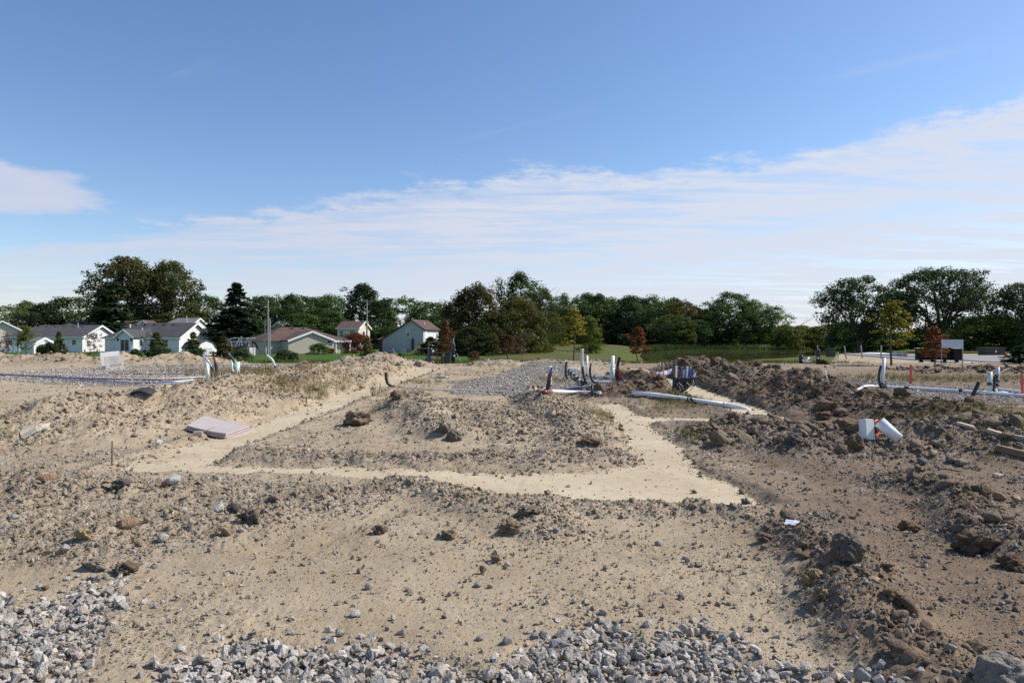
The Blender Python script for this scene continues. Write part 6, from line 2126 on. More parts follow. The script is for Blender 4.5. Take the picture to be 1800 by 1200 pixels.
    # ---- middle pad
    standpipe('leaning white standpipe with red and blue tubes at the near end of the middle pad', 966, 692, 967, 643, 6.6, coupling=.26, mat='old_pvc', base_black=True)
    bx, by, bz = hit(966, 692)
    tube_thing('blue tube strapped to the leaning standpipe of the middle pad', [at(962, 690, by - .1), at(964, 672, by - .12), at(968, 655, by - .12), at(970, 645, by - .1)], .028, 'black_rubber', sections=[(0, .6, 'sleeve', 'black_rubber', 1.6), (.6, 1, 'tube', 'blue_tube', 1)])
    tube_thing('red tube strapped to the leaning standpipe of the middle pad', [at(960, 692, by - .16), at(965, 672, by - .18), at(968, 660, by - .18), at(969, 652, by - .16)], .028, 'red_tube', sections=[(0, .45, 'sleeve', 'black_rubber', 1.6), (.45, 1, 'tube', 'red_tube', 1)])
    lying('dark red tube end lying by the foot of the leaning standpipe', [(950, 692), (958, 694), (968, 690)], .04, 'red_tube', 'tube', 'tube', lift=.06)
    tube_thing('white topped black conduit, tallest on the middle pad', [at(1040, 678, 23.5), at(1030, 671, 23.5), at(1025, 655, 23.5), at(1023, 634, 23.5), at(1023, 613, 23.5)], .045, 'black_rubber', sections=[(0, .7, 'sleeve', 'black_rubber', 1), (.65, 1, 'tube', 'old_pvc', 1.15)])
    standpipe('slim white standpipe with a black coupling in the middle pad', 1032, 669, 1032, 625, 4, coupling=.2)
    standpipe('thick white standpipe on a mint hub in the middle pad', 1076, 669, 1077, 625, 6.4, coupling=.12, reducer=.62)
    tube_thing('short black conduit bending at the left of the middle pipes', [at(1003, 668, 27), at(996, 662, 27), at(994, 651, 27), at(996, 636, 27)], .045, 'black_rubber', sections=[(0, 1, 'tube', 'black_rubber', 1)])
    tube_thing('red tipped black conduit bending right of the slim standpipe', [at(1053, 677, 24), at(1041, 668, 24), at(1037, 653, 24), at(1039, 638, 24)], .04, 'black_rubber', sections=[(0, .82, 'sleeve', 'black_rubber', 1), (.8, 1, 'tube', 'red_tube', .8)])
    for pts, lab in (([(1092, 676), (1085, 655), (1087, 640), (1090, 627)], 'first black conduit right of the thick standpipe'), ([(1098, 674), (1089, 660), (1085, 645), (1088, 628)], 'second black conduit right of the thick standpipe'), ([(1086, 676), (1083, 660), (1085, 648), (1085, 640)], 'short black conduit right of the thick standpipe')):
        tube_thing(lab, [at(a, b, 24.2) for a, b in pts], .04, 'black_rubber', sections=[(0, 1, 'tube', 'black_rubber', 1)])
    tube_thing('red tube trailing down right of the thick standpipe', [at(1087, 645, 24), at(1092, 662, 24), at(1100, 671, 24), at(1112, 677, 24)], .028, 'red_tube')
    tube_thing('second red tube trailing down right of the thick standpipe', [at(1086, 650, 24.1), at(1090, 667, 24.1), at(1098, 676, 24.1), at(1107, 679, 24.1)], .028, 'red_tube')
    # row of fittings, alternating white and black
    P0 = ground_pts([(999, 652), (1026, 680)], .1)
    o = thing('pipe_run', 'diagonal run of white pipe with five black couplings in the middle pad', 'pipe', tuple(P0[0]))
    d = P0[1] - P0[0]; d.z = 0; L = d.length; d.normalize()
    for i in range(5):
        a = i * L / 5
        part(MB().tube([d * a, d * (a + L / 5 * .5)], .055, 12), 'pipe', 'white_pvc', o)
        part(MB().tube([d * (a + L / 5 * .42), d * (a + L / 5 * .9)], .07, 12), 'coupling', 'black_rubber', o)
    lying('thin white pipe lying farthest back in the middle pad', [(997, 649.5), (1018, 650)], .045, 'white_pvc')
    lying('white pipe lying between the slim and the thick standpipe', [(1034, 662.5), (1072, 664)], .045, 'white_pvc', couplings=(.45,))
    lying('white pipe lying in front of the slim and thick standpipes', [(1018, 671), (1075, 674)], .045, 'white_pvc')
    lying('long white drain pipe lying from the leaning standpipe to the brown heap', [(966, 690), (1010, 692), (1056, 693.5)], .044, 'white_pvc', couplings=(.05,))
    x, y, z = hit(1041, 696)
    s = thing('support_stake', 'black stake holding the blue tube over the white drain pipe', 'stake', (x, y, z))
    part(MB().tube([(0, 0, -.1), (0, 0, .28)], .03, 6), 'shaft', 'black_rubber', s)
    yb = 19.6
    tube_thing('blue tube arching from the leaning standpipe over the white drain pipe', [at(969, 690, yb), at(985, 686.5, yb), at(1010, 682, yb), at(1040, 680.5, yb), at(1080, 683, yb), at(1120, 688, yb), at(1150, 690, yb + .4)], .032, 'blue_tube', 'tube', 'tube')
    tube_thing('red tube arching under the blue one over the white drain pipe', [at(969, 692, yb + .1), at(985, 688, yb + .1), at(1012, 684, yb + .1), at(1040, 683, yb + .1), at(1085, 686, yb + .1), at(1120, 690, yb + .2), at(1150, 693, yb + .4)], .024, 'red_tube', 'tube', 'tube')
    tube_thing('pale tube arching beside the blue one over the white drain pipe', [at(970, 691, yb + .2), at(990, 686, yb + .2), at(1015, 682.5, yb + .2), at(1045, 682, yb + .2), at(1085, 685, yb + .2), at(1122, 689, yb + .3)], .018, 'pale_blue_tube', 'tube', 'tube')
    # bundle of tubes turned up on the right of the brown heap
    yb = 19.2
    spec = [(1189, 643, 'white_pvc', 'old_pvc'), (1192, 650, 'red_tube', 0), (1195, 654, 'red_tube', 0), (1199, 645, 'blue_tube', 0), (1202, 650, 'pale_blue_tube', 0), (1208, 644, 'old_pvc', 0), (1210, 648, 'blue_tube', 0), (1213, 646, 'blue_tube', 0),
            (1218, 650, 'blue_tube', 0), (1222, 655, 'white_pvc', 0), (1186, 655, 'red_tube', 0), (1205, 652, 'blue_tube', 0)]
    words = ['white', 'dark red', 'second red', 'blue', 'pale blue', 'whitish', 'taller blue', 'bright blue', 'right hand blue', 'rightmost white', 'leftmost red', 'inner blue']
    for i, (px, pt, m, _) in enumerate(spec):
        dy = (i % 4) * .16 - .2
        fx = px - 1203
        y_ = yb + dy
        pb = [at(1160 + fx * .2, 694 - .25 * (i % 5), y_ + .1), at(1180 + fx * .35, 691, y_), at(1193 + fx * .6, 684, y_), at(1199 + fx * .85, 672, y_), at(1202 + fx * .98, 660, y_), at(px, pt, y_)]
        tube_thing(words[i] + ' tube end standing in the bundle on the brown heap', pb, .024, m, 'tube', 'tube', sections=[(0, .34, 'tube', m if m != 'white_pvc' else 'blue_tube', 1), (.3, .74, 'sleeve', 'black_rubber', 1.75), (.72, 1, 'tip', m, 1.1)])
    for i, (a, b) in enumerate((((1193, 672), (1201, 684)), ((1207, 672), (1215, 683)), ((1219, 668), (1212, 688)), ((1196, 688), (1190, 674)), ((1213, 686), (1223, 678)))):
        tube_thing('pale tie wire across the black sleeves of the tube bundle', [at(*a, yb - .35), at((a[0] + b[0]) / 2 + 2, (a[1] + b[1]) / 2, yb - .4), at(*b, yb - .35)], .008, 'old_pvc', 'tie_wire', 'wire')['label'] = ('leftmost', 'middle', 'rightmost', 'lower left', 'lower right')[i] + ' pale tie wire across the black sleeves of the tube bundle'
    lows = [([(1115, 681), (1140, 684), (1165, 686), (1185, 688)], 'blue_tube', 'dark blue tube sagging behind the brown heap'), ([(1112, 686), (1135, 688), (1160, 688.5), (1188, 686)], 'old_pvc', 'white striped tube sagging in front of the dark blue one'),
            ([(1118, 684), (1140, 687), (1165, 690), (1186, 690)], 'blue_tube', 'second blue tube lying by the brown heap'), ([(1135, 690), (1150, 694), (1170, 696), (1185, 693)], 'red_tube', 'dark red tube lying under the tube bundle'), ([(1130, 688), (1150, 692), (1168, 694), (1186, 692)], 'red_tube', 'second red tube lying under the tube bundle')]
    for i, (pts, m, lab) in enumerate(lows):
        tube_thing(lab, [at(a, b, yb + .5 - .14 * i) for a, b in pts], .03, m, 'tube', 'tube')
    # white sewer pipe with an elbow at its right end
    P = ground_pts([(1112, 695), (1150, 699), (1210, 706), (1280, 717)], .06)
    P[1].z += .02
    e = P[-1]
    o = thing('elbow_pipe', 'long white sewer pipe ending in an elbow above the rough heap', 'pipe', tuple(P[0]))
    c = [p - P[0] for p in P]
    r = 4.3 / F * P[2].y
    part(MB().tube([c[0], c[1], c[2], c[3]], r * .92, 18), 'pipe', 'white_pvc', o)
    dirv = (c[3] - c[2]).normalized()
    el = curve([c[3] - dirv * .1, c[3] + dirv * .12, c[3] + dirv * .30 + Vector((.04, -.06, -.02)), c[3] + dirv * .42 + Vector((.10, -.18, -.10)), c[3] + dirv * .46 + Vector((.12, -.26, -.28))], 5)
    part(MB().tube(el, r, 18), 'elbow', 'white_pvc', o)
    part(MB().tube([el[0] - dirv * .02, el[0] + dirv * .05], r * 1.1, 18), 'hub', 'white_pvc', o)
    m_ = c[2]
    part(MB().tube([m_ - dirv * .03, m_ + dirv * .03], r * 1.05, 16), 'strap', 'black_rubber', o)
    part(MB().tube([m_ + Vector((.02, -.1, .05)), m_ + Vector((.16, -.2, -.12))], .03, 6), 'strap_tail', 'black_rubber', o)
    # lilac wrap over the brown heap, stake before it
    yb = 30
    q = thing('plastic_wrap', 'crumpled lilac plastic wrap hanging over the dark heap left of the tube bundle', 'wrap', tuple(at(1143, 658, yb)))
    mb = MB(); n = 9
    up = [at(1143 + (1197 - 1143) * t / n, 656 - 11 * t / n + (1.2 if t % 2 else -.6), yb) for t in range(n + 1)]
    dn = [at(1143 + (1195 - 1143) * t / n, 660 - 4.5 * t / n + (1.0 if t % 3 else -.8), yb - .5) for t in range(n + 1)]
    for i in range(n):
        mb.slab([up[i] - q.location, up[i + 1] - q.location, dn[i + 1] - q.location, dn[i] - q.location], .04)
    part(mb, 'sheet', 'lilac_wrap', q, False)

    def stake(label, px, py_b, px_t, py_t, w, mat, name='stake', y=None, dark_foot=0.0, flat=False, foot_mat='rusty_steel'):
        if y is None: x, y, z = hit(px, py_b)
        x = X(px, y); z = gz(x, y)
        o = thing(name, label, 'stake', (x, y, z))
        t = at(px_t, py_t, y) - o.location
        b = Vector((0, 0, -.1)); wr = w / F * y
        def seg(a, c, nm, m):
            if flat:
                d = c - a; M = Matrix.Translation((a + c) / 2) @ Vector((0, 0, 1)).rotation_difference(d.normalized()).to_matrix().to_4x4()
                part(MB().box((0, 0, 0), (wr, wr * .5, d.length), mat=M), nm, m, o, False)
            else: part(MB().tube([a, c], wr / 2, 8), nm, m, o)
        if dark_foot:
            k = b.lerp(t, dark_foot); seg(b, k, 'foot', foot_mat); seg(k, t, 'shaft', mat)
        else: seg(b, t, 'shaft', mat)
        return o
    stake('thin stake with a pale top standing in the right footing', 1158, 671, 1160, 637, 2.6, 'wood_pale', dark_foot=.62)
    stake('short thin stake behind the one with the pale top', 1166, 668, 1167, 638, 1.5, 'wood_pale')
    stake('thin rebar pin standing in the soil left of the tube bundle', 1077, 683, 1077, 664, 1.4, 'rusty_steel')
    stake('rusty steel rod standing beside the left footing near the pink foam', 196, 818, 197, 775, 2.4, 'rusty_steel', 'rebar')
    stake('short rusty pin by the bent black conduit', 668, 683, 668, 673, 1.4, 'rusty_steel', 'rebar')
    stake('orange red flat stake standing at the right gravel pad', 1601, 674, 1601, 641, 3.6, 'stake_red', flat=True)
    stake('red painted stake at the right edge of the photo', 1798, 697, 1796, 657, 4, 'stake_red', flat=True)
    stake('white rod leaning on the dark heap at right', 1458, 673, 1450, 651, 2.8, 'old_pvc', 'rod')
    stake('leaning wooden stake on the soil bank left of the road', 1488, 624, 1484, 608, 2.2, 'wood_grey', y=70)
    stake('second wooden stake along the road, left of the third', 1516, 622, 1513, 607, 2.2, 'wood_grey', y=74)
    stake('third wooden stake along the road, nearest the young tree', 1549, 622, 1549, 607, 2.4, 'wood_grey', y=72)
    stake('short pale stake by the pond end of the soil bank', 1473, 624, 1473, 618, 1.8, 'wood_pale', y=72)
    stake('stick leaning on the lawn behind the pointed heap', 700, 628, 690, 612, 1.3, 'wood_grey', y=60)
    stake('second stick leaning on the lawn beside another', 696, 628, 688, 619, 1.3, 'wood_grey', y=60)
    # bent black conduit with its white tube running right
    b0 = hit(690, 680); yb = b0[1]
    tube_thing('black conduit standing up and bending along the ground beside the left footing', [at(700, 681.5, yb - .25), at(690, 679.5, yb), at(682, 674, yb + .05), at(679, 664, yb + .05), at(678.5, 654, yb + .05)], .055, 'black_rubber', sections=[(0, 1, 'tube', 'black_rubber', 1)])
    lying('thin white tube running from the bent black conduit across the middle pad', [(700, 681.5), (730, 684.5), (770, 686.5), (830, 687), (880, 690), (935, 692)], .018, 'old_pvc', 'tube', 'tube', lift=.03)
    x, y, z = hit(775, 665)
    o = thing('concrete_lump', 'flat pale lump of concrete near the end of the left footing', 'concrete', (x, y, gz(x, y)))
    sl_ = link('slab', hull_mesh('slab', 991, 22, .3, 'stone', .02, 1.9), o); sl_.scale = (.40, .42, .5); sl_.location = (0, .2, .05); sl_['tint'] = (.46, .44, .41)
    # cabinet, posts and pedestal at the end of the middle pad
    y = 45.0; x = X(786, y); zb = gz(x, y)
    k = y / F
    o = thing('electric_cabinet', 'dark green transformer cabinet with a rust brown frame beyond the middle pad', 'cabinet', (x, y, zb), R(-14))
    H_ = Zp(620, y) - zb
    part(MB().box((0, 0, H_ / 2 - .05), (.66, .6, H_ + .1)), 'body', 'dark_green_box', o, False, .02)
    part(MB().box((0, -.32, H_ * .5), (.56, .03, H_ * .82)), 'door', 'dark_green_box', o, False, .008)
    part(MB().box((-.12, -.345, H_ * .8), (.1, .02, .14)), 'label', 'sign_white', o, False)
    part(MB().box((0, 0, H_ + .03), (.72, .66, .07)), 'lid', 'dark_green_box', o, False, .015)
    f = thing('steel_frame', 'rust brown steel frame standing left of the green cabinet', 'frame', (X(776, y - .6), y - .6, zb))
    for q in (-.28, .08):
        part(MB().box((q, 0, H_ * .5), (.07, .07, H_ + .1)), 'post', 'rusty_steel', f, False)
    part(MB().box((-.1, 0, H_ + .02), (.75, .08, .08)), 'bar', 'rusty_steel', f, False)

    def navy(label, px, pb, pt, stick=None, side=1, y=45.0):
        x = X(px, y); zb = gz(x, y)
        o = thing('curb_post', label, 'post', (x, y, zb))
        h = Zp(pt, y) - zb; r = 3.3 / F * y
        part(MB().tube([(0, 0, -.1), (0, 0, h * .8), (0, 0, h * .97), (0, 0, h)], [r, r, r * .9, r * .6], 12), 'post', 'navy_plastic', o)
        part(MB().tube([(side * r * .6, -r * 1.05, h * .38), (side * r * .6, -r * 1.6, h * .38)], r * .55, 10), 'cap', 'white_pvc', o)
        part(MB().tube([(-side * r, 0, h * .62), (side * r * 1.3, 0, h * .66)], r * .6, 8), 'nozzle', 'navy_plastic', o)
        if stick:
            part(MB().tube([(0, .1, 0), (0, .1, Zp(stick, y) - zb)], .03, 6), 'lath', 'wood_grey', o)
        part(MB().slab([(side * .2, -.1, h * .5), (side * .26, -.1, h * .5), (side * .62, -.1, -.05), (side * .54, -.1, -.05)], .04), 'brace', 'wood_pale', o, False)
        return o
    navy('dark blue post with a pale brace left of the green cabinet', 757, 640, 611)
    navy('dark blue post with a pale brace right of the green cabinet', 797, 640, 603, 594)
    navy('left one of the two dark blue posts before the pond bank', 1408, 648, 624, None, 1)
    navy('right one of the two dark blue posts before the pond bank', 1438, 648, 613, 607, -1)
    o = thing('valve_cover', 'white plastic covers lying between the two dark blue posts', 'cover', (X(1420, 44.6), 44.6, gz(X(1420, 44.6), 44.6)))
    part(MB().box((0, 0, .12), (.5, .3, .10)), 'lid', 'old_pvc', o, False, .02); part(MB().tube([(-.2, 0, .1), (.1, 0, .4)], .06, 8), 'pipe', 'white_pvc', o)
    x, y, z = hit(757, 636)
    o = thing('pipe_debris', 'dark tarp bundle at the foot of the left blue post', 'bundle', (X(752, 44.6), 44.6, gz(X(752, 44.6), 44.6)))
    part(MB().slab([(-.25, -.1, .05), (.3, -.1, .05), (.2, .1, .5), (-.05, .1, .55)], .3), 'tarp', 'dark_steel', o, False, .05)
    y = 44.0
    o = thing('pedestal', 'small pale green utility pedestal at the edge of the meadow', 'pedestal', (X(857, y), y, gz(X(857, y), y)))
    part(MB().tube([(0, 0, -.1), (0, 0, .26)], .15, 14), 'body', 'pale_green_box', o); part(MB().tube([(0, 0, .26), (0, 0, .30), (0, 0, .33)], [.165, .165, .12], 14), 'cap', 'pale_green_box', o)
    # ---- right pad
    standpipe('tall white standpipe at the near left of the right gravel pad', 1550, 684, 1554, 629, 6.2, 'white_pvc', coupling=.16, base_black=True)
    bx, by, bz = hit(1550, 684)
    tube_thing('black conduit bowed beside the tall white standpipe on the right pad', [at(1552, 684, by - .1), at(1547, 675, by - .15), at(1545, 660, by - .15), at(1549, 642, by - .1)], .04, 'black_rubber', sections=[(0, 1, 'tube', 'black_rubber', 1)])
    tube_thing('black tube stub at the foot of the tall white standpipe', [at(1551, 682, by - .2), at(1556, 678, by - .25), at(1560, 681, by - .3)], .035, 'black_rubber', sections=[(0, 1, 'tube', 'black_rubber', 1)])
    lying('long white drain pipe lying across the right gravel pad', [(1554, 683), (1610, 685), (1690, 690), (1745, 694), (1830, 701)], .050, 'white_pvc', couplings=(.2, .53))
    lying('thin white pipe curving left from the tall white standpipe', [(1506, 692), (1514, 688), (1524, 684), (1545, 682)], .026, 'white_pvc', lift=.07)
    lying('white pipe lying behind the short standpipes at the right edge', [(1757, 687), (1790, 691), (1830, 694)], .05, 'white_pvc')
    tube_thing('black conduit rising to a pointed end on the right gravel pad', [at(1690, 706, 17.6), at(1700, 704, 17.6), at(1709, 697, 17.6), at(1714, 686, 17.6), at(1721, 671, 17.6)], .045, 'black_rubber', sections=[(0, 1, 'tube', 'black_rubber', 1)])
    lying('short thin white tube lying by the pointed black conduit', [(1683, 696), (1690, 699), (1696, 703)], .015, 'old_pvc', 'tube', 'tube')
    standpipe('short thick standpipe with a mint foot at the right pad', 1740, 692, 1740, 653, 8, 'old_pvc', coupling=.4, base_black=True)
    standpipe('standpipe behind the short thick one at the right pad', 1753, 678, 1754, 645, 6, 'old_pvc', coupling=.25, base_black=True)
    yb = hit(1748, 692)[1]
    tube_thing('black conduit standing between the two standpipes at the right pad', [at(1750, 692, yb), at(1746, 680, yb), at(1748, 668, yb), at(1752, 658, yb)], .045, 'black_rubber', sections=[(0, 1, 'tube', 'black_rubber', 1)])
    tube_thing('bent black conduit between the two standpipes at the right pad', [at(1760, 692, yb + .1), at(1751, 690, yb + .1), at(1747, 676, yb + .1), at(1747, 662, yb + .1)], .04, 'black_rubber', sections=[(0, 1, 'tube', 'black_rubber', 1)])
    tube_thing('thin black cable arching from the right standpipes to the bank', [at(1750, 672, yb), at(1755, 660, yb), at(1763, 653, yb + .2), at(1776, 647, yb + .4)], .016, 'black_rubber', 'cable', 'cable')
    tube_thing('grey looped tube at the foot of the right standpipes', [at(1750, 684, yb - .1), at(1754, 690, yb - .2), at(1762, 689, yb - .2), at(1772, 691, yb - .2)], .03, 'old_pvc', 'tube', 'tube')
    lying('thin white cord lying on the weeds at the right pad', [(1690, 672), (1700, 675), (1712, 678)], .012, 'old_pvc', 'cord', 'cord')
    # boards at the right edge
    def board(label, a, b, wdt, th, mat, lift=.04, name='board', cat='board'):
        A, B = ground_pts([a, b], lift); d = B - A; o = thing(name, label, cat, tuple((A + B) / 2))
        M = Matrix.Rotation(math.atan2(d.y, d.x), 4, 'Z') @ Matrix.Rotation(-math.asin(max(-.6, min(.6, d.z / d.length))), 4, 'Y')
        part(MB().box((0, 0, 0), (d.length, wdt, th), mat=M), 'plank', mat, o, False, .006); return o
    board('grey form board lying at the right edge of the photo', (1775, 770), (1850, 786), .13, .06, 'wood_grey', .03)
    board('pale form board lying left of the grey one at the right edge', (1735, 758), (1776, 770), .12, .05, 'wood_pale', .015)
    board('short pale board left of the other form boards', (1682, 744), (1712, 752), .12, .04, 'wood_pale', .005)
    board('dark brown plank lying below the form boards at the right edge', (1752, 792), (1850, 816), .10, .08, 'wood_brown', .04)
    board('brown stick lying in the soil behind the white pipe', (1606, 722), (1634, 712), .05, .05, 'wood_brown', .04, 'stick', 'stick')
    board('thin twig lying on the soil right of the big stones', (1640, 822), (1690, 830), .015, .012, 'wood_brown', .01, 'twig', 'twig')
    # white box and pipe with orange cord on the rough heap
    bx, by, bz = hit(1527, 772)
    k = by / F
    o = thing('white_box', 'white flat box standing tilted on the rough heap beside the cut pipe', 'box', (bx, by, gz(bx, by)), R(18))
    hgt = 36 * k; wid = 21 * k
    M = Matrix.Translation((0, .02, hgt * .48)) @ Matrix.Rotation(.10, 4, 'Y') @ Matrix.Rotation(-.18, 4, 'X')
    part(MB().box((0, 0, 0), (wid * .92, .10, hgt), mat=M), 'case', 'white_panel', o, False, .006)
    part(MB().box((0, 0, 0), (wid * .97, .022, hgt * 1.02), mat=M @ Matrix.Translation((0, .058, 0))), 'lid', 'white_panel', o, False, .004)
    pe = at(1546, 741, by + .05); pf = at(1580, 772, by - .1)
    o = thing('cut_pipe', 'short thick white pipe leaning beside the white box on the rough heap', 'pipe', tuple(pf))
    part(MB().pipe((0, 0, 0), pe - pf, 10.0 * k, .009, 28), 'pipe', 'white_pvc', o)
    tube_thing('orange cord looped between the white box and the cut pipe', [at(1537, 741, by + .05), at(1543, 738, by + .1), at(1546, 744, by + .12), at(1549, 752, by + .12), at(1545, 760, by + .1), at(1541, 768, by + .05), at(1536, 774, by)], .012, 'orange_cord', 'cord', 'cord')
    tube_thing('second strand of orange cord beside the cut pipe', [at(1547, 745, by + .14), at(1550, 754, by + .14), at(1543, 763, by + .12), at(1539, 772, by + .06)], .01, 'orange_cord', 'cord', 'cord')
    # foam sheets by the left footing
    fx, fy, fz = hit(392, 768)
    k = fy / F
    cor = lambda px, py, y: at(px, py, y)
    zt = gz(fx, fy)
    o = thing('foam_stack', 'stack of pink and lilac foam sheets lying beside the left footing', 'foam sheets', (fx, fy, zt))
    A = at(331, 748, fy + .10); B = at(399, 763, fy - .25); C_ = at(441, 748, fy + .55); Dd = at(361, 731, fy + 1.05)
    cz = Vector((0, 0, 1))
    for i in range(4):
        sh = Vector((random.uniform(-.03, .03), random.uniform(-.03, .03), -.042 * i))
        mb = MB(); q = [A - o.location + sh, B - o.location + sh, C_ - o.location + sh + Vector((.05 * (i == 2), 0, -.004 * i)), Dd - o.location + sh]
        n = 6; vs = []; fs = []
        for t_ in (0, -.036):
            for a in range(n + 1):
                for b in range(n + 1):
                    p0 = q[0].lerp(q[3], a / n); p1 = q[1].lerp(q[2], a / n); p_ = p0.lerp(p1, b / n)
                    p_ = p_ + cz * (.05 * (abs(b / n - .45) ** 2) * 1.2 + t_)
                    vs.append(p_)
        N1 = (n + 1) ** 2
        for a in range(n):
            for b in range(n):
                i0 = a * (n + 1) + b
                fs.append((i0, i0 + 1, i0 + n + 2, i0 + n + 1)); fs.append((N1 + i0 + n + 1, N1 + i0 + n + 2, N1 + i0 + 1, N1 + i0))
        ring = [b for b in range(n + 1)] + [(a + 1) * (n + 1) - 1 for a in range(1, n + 1)] + [n * (n + 1) + b for b in range(n - 1, -1, -1)] + [a * (n + 1) for a in range(n - 1, 0, -1)]
        for a, b in zip(ring, ring[1:] + ring[:1]): fs.append((a, b, N1 + b, N1 + a))
        mb.add(vs, fs); part(mb, 'sheet', ['foam_lilac', 'foam_pink', 'foam_lilac', 'foam_pink'][i], o, False)
    for pp, lab in (((398, 766), 'wooden block under the front corner of the foam sheets'), ((348, 766), 'pale chip of wood before the foam sheets')):
        x, y, z = hit(*pp)
        b_ = thing('wood_block', lab, 'block', (x, y, gz(x, y) + .03), .2)
        part(MB().box((0, 0, 0), (.14, .10, .08)), 'wood', 'wood_pale', b_, False, .006)
    tube_thing('straw coloured strip lying across the front of the foam sheets', [at(343, 764, fy - .3), at(360, 757, fy - .3), at(378, 750, fy - .22)], .006, 'wood_pale', 'strip', 'strip')
    x, y, z = hit(248, 695)
    o = thing('roof_scrap', 'dark curved scrap of sheet lying on top of the left heap', 'scrap', (x, y, gz(x, y) + .03))
    mb = MB()
    for i in range(5):
        a, b = -.22 + .09 * i, -.13 + .09 * i
        za, zb_ = .06 * math.cos((i - 2.5) * .7), .06 * math.cos((i - 1.5) * .7)
        mb.slab([(a, -.08, za), (b, -.08, zb_), (b, .12, zb_ + .05), (a, .12, za + .05)], .012)
    part(mb, 'sheet', 'dark_steel', o, False)
    x, y, z = hit(62, 755)
    o = thing('concrete_splash', 'white splash of dried concrete on the far left slope', 'concrete', (x, y, gz(x, y)))
    mb = MB(); n = 12; pts = [(.14 * math.cos(6.283 * k_ / n) * (1 + .25 * math.sin(k_ * 2.3)), .30 * math.sin(6.283 * k_ / n) * (1 + .2 * math.cos(k_ * 1.9))) for k_ in range(n)]
    tp = [(p[0] + x, p[1] + y) for p in pts]
    vs = [(p[0] - x, p[1] - y, gz(*p) - gz(x, y) + .02) for p in tp] + [(0, 0, .05)]
    mb.add(vs, [(i, (i + 1) % n, n) for i in range(n)]); part(mb, 'crust', 'white_splash', o)
    x, y, z = hit(2, 798)
    o = thing('ball', 'red plastic scrap cut off by the left edge', 'scrap', (x - .02, y, gz(x, y)))
    o.name = 'plastic_scrap'
    part(MB().tube([(-.1, 0, .02), (-.05, 0, .10), (-.03, 0, .14)], [.04, .05, .03], 8), 'piece', 'stake_red', o)
    # crushed foil bag on the soil at right
    x, y, z = hit(1394, 922)
    o = thing('foil_bag', 'crumpled silver and white wrapper lying on the soil at right', 'litter', (x, y, gz(x, y) + .01), -.5)
    mb = MB(); n = 7; k = y / F; vs = []; fs = []
    rr = random.Random(4)
    for a in range(n):
        for b in range(n):
            vs.append(((b / (n - 1) - .5) * 24 * k + rr.uniform(-.006, .006), (a / (n - 1) - .5) * .13 + rr.uniform(-.006, .006), rr.uniform(.0, .010) + .022 * (1 - abs(2 * a / (n - 1) - 1))))
    for a in range(n - 1):
        for b in range(n - 1):
            i0 = a * n + b; fs.append((i0, i0 + 1, i0 + n + 1, i0 + n))
    mb.add(vs, fs); part(mb, 'sheet', 'foil', o, True)
    # a few straws
    for px0, py0, px1, py1, lab in ((882, 938, 895, 915, 'dry straw leaning across the large brown clod'), (815, 826, 830, 817, 'dry straw by the front edge of the pad')):
        a = hit(px0, py0); y_ = a[1]
        tube_thing(lab, [at(px0, py0, y_), at((px0 + px1) / 2, (py0 + py1) / 2 + 1, y_ + .02), at(px1, py1, y_ + .02)], .0035, 'wood_pale', 'straw', 'straw', n=5)
    # spray painted mark on the right footing
    y = 13.75; x = X(1372, y)
    o = thing('paint_patch', 'red spray paint mark at the near end of the right footing', 'paint', (x, y, gz(x, y) + .006))
    mb = MB(); n = 10
    vs = [(.13 * math.cos(6.283 * k_ / n), .16 * math.sin(6.283 * k_ / n) * (1 + .3 * math.sin(k_ * 3)), gz(x + .13 * math.cos(6.283 * k_ / n), y + .16 * math.sin(6.283 * k_ / n)) - gz(x, y)) for k_ in range(n)] + [(0, 0, .004)]
    mb.add(vs, [(i, (i + 1) % n, n) for i in range(n)]); part(mb, 'paint', 'faded_paint', o)
    # ---- road side
    y = 56.0; zr = -.30
    mx0, mx1 = X(1611, y), X(1675, y); mw = (mx1 - mx0) / 4
    names = ['leftmost black cluster mailbox in the row on the kerb', 'second black cluster mailbox from the left, behind the red tree', 'third black cluster mailbox from the left, beside the red tree', 'rightmost black cluster mailbox in the row on the kerb']
    tz = Zp(613.5, y) + .05; bz = Zp(632, y); fz_ = Zp(640, y)
    for i in range(4):
        o = thing('cluster_mailbox', names[i], 'mailbox', (mx0 + mw * (i + .5), y - .35 * i, fz_), R(-4), 'black mailboxes on the kerb')
        part(MB().box((0, 0, (tz + bz) / 2 - fz_), (mw * .985, .5, tz - bz)), 'cabinet', 'black_paint', o, False, .02)
        part(MB().box((0, 0, tz - fz_ + .03), (mw * .97, .56, .05)), 'lid', 'white_panel' if i in (0, 3) else 'black_paint', o, False, .01)
        part(MB().tube([(0, 0, 0), (0, 0, .08), (0, 0, bz - fz_ + .02)], [.30, .24, .09], 10), 'pedestal', 'black_paint', o)
        part(MB().box((0, 0, .015), (.6, .5, .03)), 'foot_plate', 'black_paint', o, False)
    x, y, z = hit(1692, 652); zb = gz(x, y)
    o = thing('site_sign', 'blank white sign board on two posts right of the red leaved tree', 'sign', (x, y, zb), R(-6))
    k = y / F
    part(MB().tube([(0, 0, -.1), (0, 0, 55 * k)], .022, 8), 'post', 'wood_grey', o); part(MB().tube([(-34 * k, .05, -.1), (-34 * k, .05, 55 * k)], .022, 8), 'post', 'wood_grey', o)
    part(MB().box((-17 * k, -.03, 48 * k), (35 * k, .025, 14.5 * k)), 'board', 'sign_white', o, False)
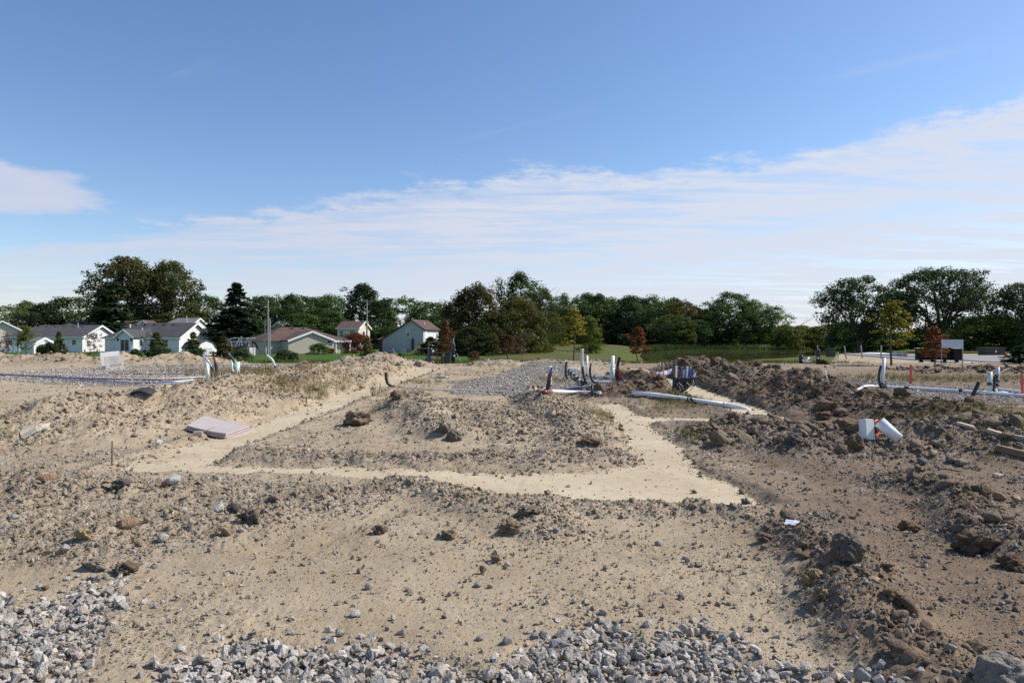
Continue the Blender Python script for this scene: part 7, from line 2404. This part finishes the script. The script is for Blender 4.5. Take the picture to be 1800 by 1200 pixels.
    for i in range(3):
        part(MB().box((-17 * k, -.045, (50.6 - i * 2.4) * k), ((22 - 3 * i) * k, .004, .5 * k)), 'print_line', 'white_panel', o, False)
    y = 78.0; x = X(1580, y)
    o = thing('block_stack', 'pale stack of stone blocks on the road behind the young tree', 'block stack', (x, y, RZ + .02), .1)
    for r_ in range(2):
        for c_ in range(4):
            part(MB().box((-.6 + c_ * .42 + .04 * r_, 0, .14 + r_ * .25), (.40, .5, .24)), 'block', 'wood_pale' if c_ % 2 else 'cream_panel', o, False, .015)
    part(MB().box((0, 0, .0), (1.8, .6, .06)), 'pallet', 'wood_grey', o, False)
    y = 92.0
    o = thing('dark_shed', 'low dark utility building under the oaks beyond the road', 'shed', (X(1743, y), y, gz(X(1743, y), y)))
    L = 34 / F * y
    part(MB().box((0, 0, .45), (L, 1.6, .95)), 'wall', 'shed_dark', o, False); part(MB().box((0, 0, .98), (L + .2, 1.9, .12)), 'roof', 'shed_dark', o, False); part(MB().box((.0, -.83, .5), (.18, .04, .3)), 'label', 'white_panel', o, False)
    y = 80.0
    o = thing('utility_box', 'dark utility cabinet by the far shore of the pond', 'cabinet', (X(1460, y), y, gz(X(1460, y), y)))
    hh = Zp(612.5, y) - o.location.z
    part(MB().box((0, 0, hh / 2 - .1), (.9, .6, hh + .2)), 'body', 'dark_green_box', o, False, .02); part(MB().box((0, 0, hh + .02), (1.0, .7, .06)), 'lid', 'dark_green_box', o, False)
    y = 80.0
    o = thing('traffic_cone', 'small orange cone at the far side of the road', 'cone', (X(1768, y), y, RZ + .01))
    part(MB().tube([(0, 0, .03), (0, 0, .55)], [.15, .03], 10), 'cone', 'stake_red', o); part(MB().box((0, 0, .02), (.36, .36, .04)), 'base', 'black_rubber', o, False)
    y = 74.0
    o = thing('white_bollard', 'short pale post on the paving left of the white sign post', 'post', (X(1686, y), y, RZ))
    part(MB().tube([(0, 0, 0), (0, 0, .75)], .09, 8), 'shaft', 'old_pvc', o); part(MB().box((0, 0, .78), (.5, .3, .06)), 'top', 'wood_grey', o, False)


site()
